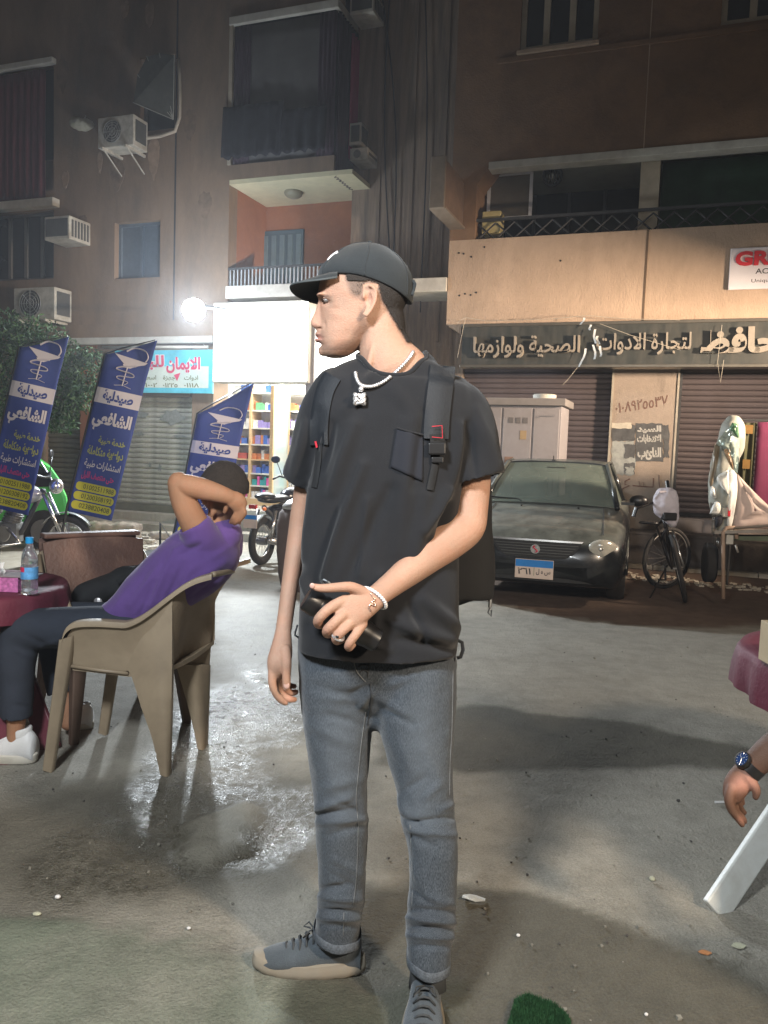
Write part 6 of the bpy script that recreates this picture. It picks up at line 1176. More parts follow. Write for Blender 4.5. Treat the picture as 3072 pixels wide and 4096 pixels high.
limb(b, [(712, 1935, 3.26, 42, .044), (760, 1945, 3.25, 46, .046), (820, 1958, 3.25, 43, .040), (880, 1975, 3.25, 36, .033), (920, 1988, 3.26, 30, .026)], n=18, sub=3)
limb(b, [(915, 1988, 3.26, 30, .022), (945, 2004, 3.27, 38, .022), (960, 2026, 3.28, 34, .018)], n=14, sub=3)
for k, (x, y) in enumerate(((975, 2075), (962, 2090), (946, 2096), (930, 2090))): finger(b, [(965 - 10 * k, 2018, 3.275, 12), (978 - 11 * k, 2048, 3.28, 11), (x, y - 14, 3.29, 10), (x - 8, y, 3.31, 8)], n=8)
finger(b, [(930, 2000, 3.27, 12), (908, 2025, 3.28, 11), (898, 2048, 3.29, 9)], n=8)
limb(b, [(880, 2170, 3.56, 58, .06), (905, 2110, 3.58, 50, .05), (930, 2060, 3.56, 44, .045)], n=14, sub=3); limb(b, [(935, 2060, 3.55, 38, .04), (900, 2045, 3.46, 34, .035), (872, 2035, 3.36, 28, .03)], n=14, sub=3)
for k in range(4): finger(b, [(872, 2040 - k * 9, 3.35, 11), (856, 2045 - k * 11, 3.33, 10), (848, 2062 - k * 11, 3.335, 8)], n=8)
for rows in ([(520, 2520, 3.33, 78, .08), (300, 2515, 3.31, 72, .075), (110, 2520, 3.3, 66, .07), (75, 2570, 3.3, 60, .065), (72, 2700, 3.29, 52, .055), (66, 2860, 3.28, 40, .040), (62, 2930, 3.28, 34, .035), (60, 3000, 3.28, 36, .04)], [(520, 2500, 3.58, 70, .08), (330, 2480, 3.6, 62, .07), (200, 2500, 3.62, 55, .065), (220, 2620, 3.6, 46, .05), (250, 2760, 3.58, 36, .036), (268, 2830, 3.57, 32, .034), (275, 2890, 3.57, 34, .036)]): limb(b, rows, n=16, sub=3)
me = fuse(b, .0045, 4); V, N = arr(me); px, py = project(V); attr(me, 'stub', .5 * soft_poly(px, py, [(850, 2010), (850, 2060), (900, 2090), (940, 2080), (900, 2040)], 6)); attr(me, 'lip', np.zeros(len(V))); attr(me, 'red', .2 * np.exp(-((px - 816) ** 2 + (py - 1990) ** 2) / 400)); link_mesh('body', me, M_SK2, SP)
mb = MB(); mb.ell(W3(897, 1950, 3.425), (.1065, .095, .1145), 24, 16); me = mb.mesh('hair', True); V, _ = arr(me); px, py = project(V); relief(me, .006, 45, seed=4)
bm = bmesh.new(); bm.from_mesh(me); bm.verts.ensure_lookup_table(); kill = [v for v in bm.verts if (project([tuple(v.co)])[1][0] > 1948 + .25 * (project([tuple(v.co)])[0][0] - 890) + 40 and v.co.y < 3.45)]; kill = [v for v in bm.verts if project([tuple(v.co)])[1][0] > (1985 if project([tuple(v.co)])[0][0] > 862 else 1955)]; bmesh.ops.delete(bm, geom=kill, context='VERTS'); bm.to_mesh(me); bm.free(); link_mesh('hair', me, mat('hair_dark_short', (.032, .025, .021), .9, var=.3, vscale=80, bmp=.8, bscale=260), SP)
s_ = MB(); limb(s_, [(470, 2455, 3.42, 62, .145), (540, 2425, 3.42, 96, .155), (620, 2365, 3.42, 122, .165), (710, 2300, 3.42, 138, .175), (800, 2235, 3.42, 142, .185), (860, 2185, 3.42, 120, .17), (900, 2140, 3.42, 70, .10)], n=34, sub=4, sq=2.3)
limb(s_, [(845, 2200, 3.36, 86, .09), (805, 2150, 3.31, 76, .08), (772, 2095, 3.29, 70, .07)], n=24, sub=4, hem=1); limb(s_, [(890, 2190, 3.52, 80, .08), (905, 2150, 3.56, 66, .07), (915, 2118, 3.57, 58, .065)], n=24, sub=3, hem=1)
me = fuse(s_, .006, 5); folds(me, [(520, 2420, 640, 2260, 14, .009), (600, 2420, 700, 2200, 14, .008), (560, 2460, 620, 2330, 10, -.007), (660, 2420, 730, 2260, 12, -.008), (700, 2420, 760, 2280, 14, .008), (740, 2350, 900, 2250, 16, .009), (780, 2380, 920, 2290, 12, -.008), (700, 2200, 780, 2160, 14, .009), (730, 2220, 800, 2180, 10, -.008), (850, 2230, 930, 2180, 14, .007), (455, 2440, 480, 2400, 10, .004)]); relief(me, .006, 7, seed=8); link_mesh('t_shirt', me, M_PUR, SP)
j = MB()
limb(j, [(560, 2500, 3.42, 88, .155), (480, 2505, 3.42, 80, .15), (430, 2505, 3.42, 60, .12)], n=24, sub=2, sq=2.3)
limb(j, [(530, 2520, 3.33, 88, .095), (400, 2510, 3.32, 88, .092), (250, 2512, 3.31, 86, .09), (130, 2520, 3.3, 82, .088), (80, 2560, 3.3, 82, .085), (68, 2640, 3.29, 76, .08), (66, 2760, 3.285, 68, .074), (66, 2868, 3.28, 62, .07)], n=26, sub=4, hem=1)
limb(j, [(530, 2490, 3.56, 80, .09), (400, 2480, 3.58, 74, .085), (270, 2478, 3.6, 68, .08), (200, 2500, 3.62, 62, .078), (210, 2570, 3.6, 58, .07), (225, 2680, 3.59, 54, .062), (244, 2772, 3.58, 52, .06)], n=24, sub=4, hem=1)
me = fuse(j, .007, 5); folds(me, [(100, 2540, 220, 2600, 14, -.007), (60, 2600, 130, 2630, 12, .006), (160, 2590, 240, 2560, 12, .006), (330, 2520, 460, 2500, 14, .005), (60, 2820, 120, 2830, 10, -.005)]); relief(me, .005, 8, seed=12); link_mesh('trousers', me, M_TRO, SP)
M_SNK = mat('sneaker_white', (.68, .68, .68), .5, var=.06, dirt=(.4, .38, .34), dscale=9, damt=.4); M_SNS = mat('sneaker_sole', (.55, .52, .45), .6, var=.1)
def sneaker(label, loc, rz, sc=1.0):
    t = thing('shoe', label, 'shoe', loc, rz); mb = MB(); prof = [(0, .032, .088), (.02, .038, .108), (.06, .040, .108), (.10, .042, .096), (.14, .044, .078), (.18, .047, .060), (.22, .046, .052), (.26, .036, .044), (.28, .016, .034)]; rings = []
    for x, w_, h in crom(prof, 3): rings.append([Vector((x - .02, w_ * (lerp(1, .6, max(0, math.sin(a)))) * math.copysign(abs(math.cos(a)) ** .85, math.cos(a)), .004 + (h - .004) / 2 + (h - .004) / 2 * math.copysign(abs(math.sin(a)) ** .8, math.sin(a)))) for a in [2 * math.pi * k / 22 for k in range(22)]])
    mb.loft(rings); mb.build('upper', M_SNK, t, smooth=True, world=False); mb = MB(); mb.loft([[Vector((.125 + (.15 + e) * math.cos(a), (.046 + e) * math.copysign(abs(math.sin(a)) ** .75, math.sin(a)), z)) for a in [2 * math.pi * k / 36 for k in range(36)]] for z, e in ((0, -.003), (.004, .001), (.026, .002), (.030, -.002))]); mb.build('sole', M_SNS, t, smooth=True, world=False, angle=45)
    mb = MB(); mb.loft([[Vector((.035 + (.040 + e) * math.cos(a), (.030 + e) * math.sin(a), z + .010 * math.cos(a) * -1)) for a in [2 * math.pi * k / 20 for k in range(20)]] for z, e in ((.085, .000), (.108, .001), (.111, -.002), (.105, -.007))], cap=False); mb.build('ankle_collar', M_SNK, t, smooth=True, world=False); t.scale = (sc, sc, sc * 1.1); return t
q = G(130, 3040, 0); sneaker('white sneaker at the left edge, pointing left, near foot of the seated man', (q.x + .0, 3.28, .004), math.radians(176), 1.15); q = G(338, 2925, 0); sneaker('white sneaker behind the front chair leg, far foot of the seated man', (q.x, q.y + .05, .0), math.radians(188), .95)

# ================================================================ left table with cloth, bottle and tissue box
M_BUR = mat('cloth_burgundy', (0.11, 0.016, 0.034), 0.7, var=0.2, vscale=9, bmp=.3, bscale=60); M_BURW = mat('painted_burgundy', (0.13, 0.03, 0.045), 0.5, var=.15)
def table(label, c, r, zt, drop, legm, legs, seed=0):
    t = thing('round_table', label, 'table', (c[0], c[1], 0)); mb = MB(); mb.tube([(c[0], c[1], zt - .03), (c[0], c[1], zt - .004)], r - .01, 40); mb.build('table_top', legm, t)
    for a_, b_ in legs: a_, b_ = Vector(a_), Vector(b_); mb = MB(); d = (b_ - a_).normalized(); sx = d.cross(Vector((0, 1, 0))).normalized(); mb.box((a_ + b_) / 2, .046, .012, (b_ - a_).length / 2, ax=(sx, d.cross(sx), d)); mb.build('leg', legm, t, bevel=.005)
    t2 = thing('tablecloth', label.split(' with')[0].replace('table', 'tablecloth') + ' hanging in soft folds', 'tablecloth', (c[0], c[1], zt)); rows = []; n = 96
    for k, (q, z) in enumerate(((0.02, .003), (.5, .003), (.9, .003), (.985, .001), (1.01, -.012), (1.02, -.035), (1.03, -.07), (1.035, -drop * .8), (1.03, -drop))):
        rows.append([Vector((c[0] + math.cos(a) * r * (q + (.028 * math.sin(11 * a + seed) + .018 * math.sin(23 * a + seed)) * max(0, k - 3) / 5), c[1] + math.sin(a) * r * (q + (.028 * math.sin(11 * a + seed) + .018 * math.sin(23 * a + seed)) * max(0, k - 3) / 5), zt + z + (.008 * math.sin(5 * a) if k == 8 else 0))) for a in [2 * math.pi * i / n for i in range(n + 1)]])
    mb = MB(); mb.grid(rows); mb.build('cloth', M_BUR, t2, smooth=True, fix=True); return t
lt = G(60, 2350, .72); TC = (-1.83, 3.5)
table('round burgundy table at the left edge with a water bottle', TC, .42, .705, .115, M_BURW, [((-1.42, 3.42, 0), (-1.85, 3.75, .68)), ((-2.2, 3.3, 0), (-1.7, 3.6, .68)), ((-1.95, 3.95, 0), (-1.8, 3.4, .68)), ((-1.52, 3.25, 0), (-1.72, 3.4, .69))])
M_PET = mat('pet_clear', (.86, .93, .96), .06, var=0, trans=.92, spec=.6); bp_ = W3(118, 2338, 3.32); WB = thing('water_bottle', 'clear plastic water bottle with blue cap on the burgundy table', 'bottle', (bp_.x, bp_.y, .709))
mb = MB(); pr = [(0, .030), (.004, .034), (.02, .033), (.024, .0315), (.03, .0335), (.05, .0335), (.055, .0315), (.06, .0335), (.12, .0335), (.125, .031), (.13, .033), (.15, .0325), (.17, .028), (.19, .020), (.205, .0135), (.222, .013)]
mb.loft([[Vector((r_ * math.cos(a), r_ * math.sin(a), z)) for a in [2 * math.pi * k / 28 for k in range(28)]] for z, r_ in pr]); mb.build('bottle_body', M_PET, WB, smooth=True, world=False, angle=60)
mb = MB(); mb.tube([(0, 0, .212), (0, 0, .238)], .0158, 20); mb.build('cap', mat('cap_blue', (.01, .28, .62), .4), WB, world=False, bevel=.002)
mb = MB(); mb.grid([[Vector((.0345 * math.cos(a), .0345 * math.sin(a), z)) for a in [math.pi * (1.02 + 1.1 * k / 14) for k in range(15)]] for z in (.065, .09, .115)]); mb.build('label', mat('label_blue', (.10, .32, .62), .5, var=.5, vscale=40), WB, smooth=True, world=False); mb = MB(); mb.grid([[Vector((.0350 * math.cos(a), .0350 * math.sin(a), z)) for a in [math.pi * (1.02 + .42 * k / 6) for k in range(7)]] for z in (.095, .105, .115)]); mb.build('label', mat('label_red', (.6, .03, .09), .5), WB, smooth=True, world=False)
q = W3(32, 2325, 3.36); TB = thing('tissue_box', 'pink and silver tissue box on the burgundy table at the left edge', 'tissue box', (q.x, q.y, .709)); mb = MB(); mb.box((-.03, .02, .032), .085, .05, .032); mb.build('carton', mat('carton_pink', (.45, .14, .33), .35, var=.6, vscale=60), TB, world=False, bevel=.003); mb = MB(); mb.box((.0, .02, .067), .12, .055, .002); mb.build('lid', mat('carton_grey', (.25, .21, .22), .4), TB, world=False); mb = MB(); mb.grid([[Vector((-.05 + .03 * u + .01 * math.sin(6 * v), .01 + .01 * math.sin(4 * u + 3 * v), .069 + .05 * v)) for u in (0, .25, .5, .75, 1)] for v in (0, .3, .6, 1)], thick=.002, vec=(0, 1, 0)); mb.build('tissue', M_SNK, TB, smooth=True, world=False)

# ================================================================ right edge: table, box, seated person's arm
M_WPL = mat('painted_white_metal', (.62, .64, .62), .45, var=.08, dirt=(.35, .33, .28), dscale=7, damt=.5)
table('round burgundy table at the right edge with white slanting legs', (1.70, 2.68), .44, .72, .15, M_WPL, [((1.045, 2.34, .0), (1.78, 2.80, .68)), ((2.15, 2.4, 0), (1.5, 2.8, .68)), ((1.95, 3.15, 0), (1.7, 2.5, .68)), ((2.0, 2.9, 0), (1.6, 2.6, .68))], 2)
q = W3(3050, 2690, 2.45); CBX = thing('cardboard_box', 'small cardboard box with yellow side on the burgundy table at the right edge', 'box', (q.x + .13, q.y + .06, .725)); mb = MB(); mb.box((0, 0, .065), .085, .07, .065); mb.build('carton', mat('carton_brown', (.42, .33, .21), .8, var=.12), CBX, world=False, bevel=.003); mb = MB(); mb.box((.02, -.0712, .05), .06, .001, .045); mb.build('yellow_label', mat('label_yellow', (.75, .42, .03), .6), CBX, world=False); mb = MB(); mb.box((-.02, -.07, .125), .07, .006, .02); mb.build('flap', mat('carton_brown'), CBX, world=False)
M_SK3 = skin_mat('skin_dark_brown', (0.11, 0.060, 0.040)); P2 = thing('person', 'seated person at the right edge, only forearm with watch and hanging hand in view', 'person', (1.45, 1.75, 0)); b = MB()
limb(b, [(3330, 2890, 1.86, 70, .045), (3200, 2940, 1.87, 72, .043), (3100, 2995, 1.88, 66, .038), (3040, 3040, 1.885, 56, .030), (3000, 3072, 1.89, 47, .023)], n=22, sub=4)
limb(b, [(3012, 3068, 1.89, 48, .022), (2978, 3100, 1.892, 52, .024), (2948, 3140, 1.895, 52, .024), (2932, 3180, 1.90, 42, .020)], n=18, sub=4)
finger(b, [(2928, 3150, 1.885, 22), (2916, 3195, 1.88, 21), (2928, 3240, 1.88, 19), (2955, 3275, 1.885, 17), (2968, 3298, 1.89, 13)]); finger(b, [(2940, 3155, 1.90, 21), (2932, 3205, 1.90, 20), (2944, 3246, 1.905, 18), (2968, 3270, 1.91, 15), (2978, 3286, 1.915, 12)]); finger(b, [(2952, 3155, 1.925, 20), (2948, 3200, 1.93, 19), (2958, 3232, 1.935, 17), (2975, 3250, 1.94, 13)]); finger(b, [(2965, 3150, 1.945, 18), (2962, 3186, 1.95, 16), (2968, 3212, 1.955, 13)])
finger(b, [(2990, 3110, 1.875, 22), (3016, 3140, 1.868, 20), (3026, 3166, 1.866, 17), (3022, 3190, 1.868, 13)])
X0, Y0 = 1.48, 1.72
e0 = W3(3330, 2890, 1.86); limb3(b, [tuple(e0) + (.045,), (X0 - .30, Y0 + .03, .95, .05), (X0 - .19, Y0, 1.17, .055)]); limb3(b, [(X0, Y0, .48, .15), (X0 + .0, Y0, .75, .15), (X0, Y0, 1.0, .16), (X0, Y0, 1.17, .12), (X0, Y0, 1.24, .06), (X0, Y0, 1.32, .055)]); b.ell((X0 - .01, Y0, 1.44), (.095, .078, .12), 18, 12); b.ell((X0 - .09, Y0, 1.43), (.018, .012, .022), 8, 6)
limb3(b, [(X0 + .19, Y0, 1.17, .055), (X0 + .27, Y0 + .1, .92, .048), (X0 + .05, Y0 + .3, .78, .04), (X0 + .0, Y0 + .4, .77, .035)])
for s_ in (-1, 1): limb3(b, [(X0 + .1 * s_, Y0, .5, .09), (X0 + .12 * s_, Y0 + .4, .52, .075), (X0 + .12 * s_, Y0 + .44, .45, .06), (X0 + .12 * s_, Y0 + .42, .1, .045)])
me = fuse(b, .0036, 4); V, N = arr(me); px, py = project(V); attr(me, 'stub', .62 * np.clip((px - 2960) / 120, 0, 1) * (py > 2880)); attr(me, 'lip', np.zeros(len(V))); attr(me, 'red', .9 * np.exp(-((px - 2985) / 60) ** 2 - ((py - 3135) / 40) ** 2) + .4 * np.exp(-((px - 2965) / 20) ** 2 - ((py - 3285) / 20) ** 2)); link_mesh('body', me, M_SK3, P2)
s_ = MB(); limb3(s_, [(X0, Y0, .5, .17), (X0, Y0, .75, .165), (X0, Y0, 1.0, .175), (X0, Y0, 1.15, .14), (X0, Y0, 1.21, .075)], n=24); limb3(s_, [(X0 - .13, Y0, 1.15, .075), (X0 - .22, Y0 + .01, 1.05, .075), (X0 - .27, Y0 + .02, .98, .072)]); limb3(s_, [(X0 + .13, Y0, 1.15, .075), (X0 + .22, Y0 + .03, 1.05, .075)]); link_mesh('shirt', fuse(s_, .01, 3), mat('shirt_grey', (.12, .12, .13), .9), P2)
s_ = MB()
for q in (-1, 1): limb3(s_, [(X0 + .1 * q, Y0 - .02, .5, .11), (X0 + .12 * q, Y0 + .4, .53, .09), (X0 + .12 * q, Y0 + .46, .45, .075), (X0 + .12 * q, Y0 + .43, .12, .065)])
link_mesh('trousers', fuse(s_, .01, 3), M_TRO, P2); mb = MB(); mb.ell((X0 + .005, Y0 + .005, 1.475), (.1, .084, .1), 16, 10); mb.build('hair', mat('hair_dark_short'), P2, smooth=True)
gchair('white plastic armchair under the person at the right edge', (X0, Y0, 0), math.radians(90), M_WPL, M_WPL)
# wrist watch
WT = thing('wrist_watch', 'dark wrist watch with blue dial on the hanging arm at the right edge', 'watch', tuple(W3(2975, 3066, 1.86))); wc = W3(3004, 3070, 1.888); wd = (W3(2978, 3100, 1.892) - W3(3040, 3040, 1.885)).normalized(); vd = (wc - CAM).normalized(); S_ = wd.cross(vd).normalized(); Nn = S_.cross(wd).normalized()
rg = [[wc + S_ * (.030 * math.cos(t)) + Nn * (.0255 * math.sin(t)) + wd * o_ for t in [2 * math.pi * k / 28 for k in range(28)]] for o_ in (-.011, .011)]
mb = MB(); mb.grid([r + [r[0]] for r in rg], thick=.003, vec=-vd); mb.loft([[wc + S_ * ((.029 + e) * math.cos(t)) + Nn * ((.0245 + e) * math.sin(t)) + wd * o_ for t in [2 * math.pi * k / 28 for k in range(28)]] for o_, e in ((-.011, 0), (-.011, .003), (.011, .003), (.011, 0))], cap=False); mb.build('strap', M_BPL, WT, smooth=True, angle=40)
dn = (S_ * (.72 if (wc + S_ * .03 - CAM).dot(_R) < (wc - CAM).dot(_R) else -.72) - vd * .7).normalized(); dc = wc + dn * .031; du = wd; dw = dn.cross(du).normalized()
mb = MB(); mb.loft([[dc + dn * h + du * (r_ * math.cos(t)) + dw * (r_ * math.sin(t)) for t in [2 * math.pi * k / 30 for k in range(30)]] for h, r_ in ((-.004, .020), (.004, .021), (.007, .020), (.0072, .0175), (.0055, .0170))]); mb.build('case', M_BPL, WT, smooth=True, angle=30)
mb = MB(); mb.loft([[dc + dn * h + du * (.0168 * math.cos(t)) + dw * (.0168 * math.sin(t)) for t in [2 * math.pi * k / 30 for k in range(30)]] for h in (.0056, .0062)]); dial = mb.build('dial', mat('dial_blue', (.02, .045, .13), .15), WT); mb = MB()
for k in range(12): t = k * math.pi / 6; mb.tube([dc + dn * .0068 + (du * math.cos(t) + dw * math.sin(t)) * .0125, dc + dn * .0068 + (du * math.cos(t) + dw * math.sin(t)) * .0155], .0006, 4)
for t, L_ in ((.6, .012), (2.7, .009), (4.4, .013)): mb.tube([dc + dn * .0072, dc + dn * .0072 + (du * math.cos(t) + dw * math.sin(t)) * L_], .0006, 4)
mb.build('hands_and_markers', M_SIL, dial)

# litter on the ground
def litter(name, label, cat, px_, py_, m, build):
    p = G(px_, py_, .004); t = thing(name, label, cat, tuple(p)); mb = MB(); build(mb, p); mb.build('piece', m, t)
def ft(mb, p, a, b_, c_, rz=0): X = Vector((math.cos(rz), math.sin(rz), 0)); Y = Vector((-math.sin(rz), math.cos(rz), 0)); mb.grid([[p + X * (a * u) + Y * (b_ * v) + Vector((0, 0, c_ * (1 + math.sin(3 * u + 2 * v)))) for u in (-1, -.4, .2, 1)] for v in (-1, 0, 1)], thick=.002, vec=(0, 0, 1))
litter('plastic_wrapper', 'clear crumpled plastic wrapper on the damp asphalt right of the jeans', 'wrapper', 1895, 3598, M_PET if 0 else mat('wrapper_clear', (.6, .65, .68), .15, var=.3), lambda mb, p: ft(mb, p, .035, .012, .004, -.2))
litter('cigarette_end', 'white cigarette end on the asphalt near the hanging hand', 'cigarette end', 2880, 3214, M_SNK, lambda mb, p: mb.tube([p + Vector((-.02, 0, .005)), p + Vector((.02, .004, .005))], .005, 8))
litter('orange_peel', 'orange scrap on the dark asphalt at lower right', 'scrap', 2820, 3815, mat('scrap_orange', (.45, .2, .08), .8), lambda mb, p: ft(mb, p, .016, .008, .003, .1))
litter('paper_scrap', 'small pale paper scrap on the asphalt at lower right', 'scrap', 2955, 3788, mat('scrap_pale', (.4, .4, .3), .8), lambda mb, p: ft(mb, p, .016, .012, .003, .5))
litter('pebble', 'white pebble on the damp asphalt at lower left', 'pebble', 231, 3592, M_SNK, lambda mb, p: mb.ell(p + Vector((0, 0, .004)), (.009, .007, .006), 8, 6))
litter('pebble', 'pale pebble beside the white pebble, near the green floor edge', 'pebble', 148, 3660, mat('scrap_pale'), lambda mb, p: mb.ell(p + Vector((0, 0, .004)), (.013, .008, .005), 8, 6))
litter('pebble', 'tiny white pebble left of the wet hollow near the blue grey shoe', 'pebble', 755, 3716, M_SNK, lambda mb, p: mb.ell(p + Vector((0, 0, .003)), (.006, .005, .004), 8, 6))
litter('pebble', 'grey pebble on the dry asphalt under the hanging hand', 'pebble', 2608, 3520, mat('scrap_pale'), lambda mb, p: mb.ell(p + Vector((0, 0, .005)), (.010, .010, .007), 8, 6))
litter('pebble', 'tiny white pebble right of the jeans hem on the damp asphalt', 'pebble', 2073, 3745, M_SNK, lambda mb, p: mb.ell(p + Vector((0, 0, .003)), (.006, .005, .004), 8, 6))
litter('pebble', 'tiny white pebble near the bottom edge right of the green turf scrap', 'pebble', 2585, 4062, M_SNK, lambda mb, p: mb.ell(p + Vector((0, 0, .003)), (.005, .004, .004), 8, 6))
mb = MB(); random.seed(21)
for k in range(520):
    y = 1.3 + 5.2 * random.random() ** 1.3; x = random.uniform(-.5, .5) * y * 1.1; s = random.uniform(.0012, .0042) * (1 if random.random() < .96 else 1.8); p = Vector((x, y, gz(y) + .002)); mb.add([p + Vector((s * random.uniform(.5, 1.3) * i, s * random.uniform(.5, 1.3) * j, s * (k2 + 1) * .7)) for i in (-1, 1) for j in (-1, 1) for k2 in (-1, 1)], [(0, 1, 3, 2), (4, 6, 7, 5), (0, 4, 5, 1), (2, 3, 7, 6), (0, 2, 6, 4), (1, 5, 7, 3)], random.choice((0, 0, 1)))
o = mb.build('grit', [mat('grit_grey', (.20, .19, .16), .9, var=.5, vscale=3), mat('grit_dark', (.06, .055, .05), .9)], None); tag(o, 'loose grit and tiny stones scattered over the asphalt', 'grit', kind='stuff')
# scrap of artificial turf at the bottom edge: thousands of blades, one object
gp = gpoly([(2030, 4110), (2060, 4010), (2110, 3990), (2220, 4030), (2280, 4090), (2300, 4200), (2000, 4200)]); gx_ = np.random.uniform(min(p[0] for p in gp), max(p[0] for p in gp), 9000); gy_ = np.random.uniform(min(p[1] for p in gp), max(p[1] for p in gp), 9000); ok = inpoly(gx_, gy_, gp); mb = MB()
mb.prism([Vector((x, y, .006)) for x, y in gp], (0, 0, .004))
for x, y in zip(gx_[ok], gy_[ok]): a = random.uniform(0, 6.28); h = random.uniform(.006, .014); mb.add([(x, y, .009), (x + .0022 * math.cos(a), y + .0022 * math.sin(a), .009), (x + .004 * math.sin(a), y + .004 * math.cos(a), .009 + h)], [(0, 1, 2)])
o = mb.build('artificial_grass', mat('turf_green', (.012, .06, .020), .8, var=.4, vscale=40), fix=False); tag(o, 'scrap of bright green artificial grass at the bottom edge', 'grass', kind='stuff')
# ================================================================ parked car
def frameM(loc, rz): return Matrix.Translation(Vector(loc)) @ Matrix.Rotation(rz, 4, 'Z')
M_CARB = bpy.data.materials.new('car_paint_dusty_black'); M_CARB.use_nodes = True; b_ = M_CARB.node_tree.nodes['Principled BSDF']; m = M_CARB
geo = nm(m, 'ShaderNodeNewGeometry'); sx_ = nm(m, 'ShaderNodeSeparateXYZ'); lk(m, geo.outputs['Normal'], sx_.inputs[0]); up = mathn(m, 'MULTIPLY', mathn(m, 'SUBTRACT', sx_.outputs['Z'], .35), 2.2, True)
dn_ = ramp(m, noise_tex(m, 5, 7, .7), [(.3, .35), (.65, 1.0)]); dust = mathn(m, 'MULTIPLY', up, dn_, True); dust = mathn(m, 'ADD', mathn(m, 'MULTIPLY', dust, .75), mathn(m, 'MULTIPLY', ramp(m, noise_tex(m, 14, 6, .7), [(.5, 0.0), (.85, .16)]), .5), True)
lk(m, mixc(m, dust, (.008, .009, .010), (.17, .19, .17)), b_.inputs['Base Color']); lk(m, mathn(m, 'ADD', .22, mathn(m, 'MULTIPLY', dust, .6)), b_.inputs['Roughness']); b_.inputs['Coat Weight'].default_value = .3
M_TYRE = mat('tyre_rubber', (.022, .02, .019), .9, var=.2, bmp=.4, bscale=120); M_RIM = mat('rim_grey', (.22, .21, .20), .45, metal=.6, var=.2); M_CHR = mat('chrome_dull', (.55, .54, .52), .25, metal=.9, var=.1); M_LAMP = mat('headlamp_glass', (.42, .40, .34), .15, var=.2, vscale=20, spec=.8)
CARL = Vector((1.47, 7.68, -.1)); CARZ = math.radians(90 - 17)   # local x points to the rear of the car
CAR = thing('parked_car', 'dusty black saloon car parked facing the street in front of the grey electric cabinet', 'car', CARL, CARZ)
def cs(x, w, zb, zt, sh=.05, n=1):
    p = [(0, zt), (.35 * w, zt - .002), (.7 * w, zt - .012), (.88 * w, zt - .04), (.965 * w, zt - .10), (w, zt - .20), (w, (zt + zb) / 2 - .05), (.985 * w, zb + .10), (.93 * w, zb), (.5 * w, zb - .01), (0, zb - .01)]
    return [Vector((x, y, z)) for y, z in p] + [Vector((x, -y, z)) for y, z in p[-2:0:-1]]
st_ = [(-.02, .50, .30, .50), (0, .62, .27, .56), (.03, .70, .23, .62), (.08, .765, .21, .66), (.16, .805, .20, .715), (.30, .83, .20, .765), (.55, .84, .20, .82), (.85, .845, .20, .868), (1.15, .845, .20, .915), (1.4, .845, .20, .93), (2.2, .85, .20, .94), (3.2, .85, .20, .94), (3.8, .845, .21, .95), (4.15, .81, .24, .93), (4.33, .74, .28, .85), (4.38, .66, .34, .7)]
mb = MB(); mb.loft([cs(*q) for q in [tuple(r) for r in crom(st_, 3)]]); mb.build('body', M_CARB, CAR, smooth=True, world=False, angle=55)
M_WIN = mat('car_glass_dusty', (.17, .21, .18), .3, var=.3, vscale=3, spec=.7, alpha=.5); Z = lambda x, y, z: Vector((x, y, z))
def pan(rows, name, m, th=.006, vec=(0, 0, -1)): mb = MB(); mb.grid(rows, thick=th, vec=vec); return mb.build(name, m, CAR, smooth=True, world=False, angle=50)
ws = lambda t, u: Z(lerp(1.16 - .06 * (1 - u * u) * 1.0, 1.86, t) - .02 * math.sin(math.pi * t), u * lerp(.70, .555, t), lerp(.915, 1.345, t) + .022 * (1 - u * u))
pan([[ws(t, u) for u in np.linspace(-1, 1, 13)] for t in np.linspace(0.0, 1, 9)], 'windscreen', M_WIN)
rf = lambda t, u: Z(lerp(1.86, 3.15, t), u * (.56 + .02 * math.sin(math.pi * t)), 1.345 + .035 * math.sin(math.pi * min(1, t * .8 + .1)) + .024 * (1 - u ** 4))
pan([[rf(t, u) for u in np.linspace(-1, 1, 15)] for t in np.linspace(0, 1, 10)], 'roof', M_CARB, .02)
rw = lambda t, u: Z(lerp(3.15, 3.85, t), u * lerp(.56, .68, t), lerp(1.355, .96, t) + .02 * (1 - u * u)); pan([[rw(t, u) for u in np.linspace(-1, 1, 11)] for t in np.linspace(0, 1, 7)], 'rear_window', mat('car_glass_rear', (.35, .42, .38), .2, var=.1, alpha=.35))
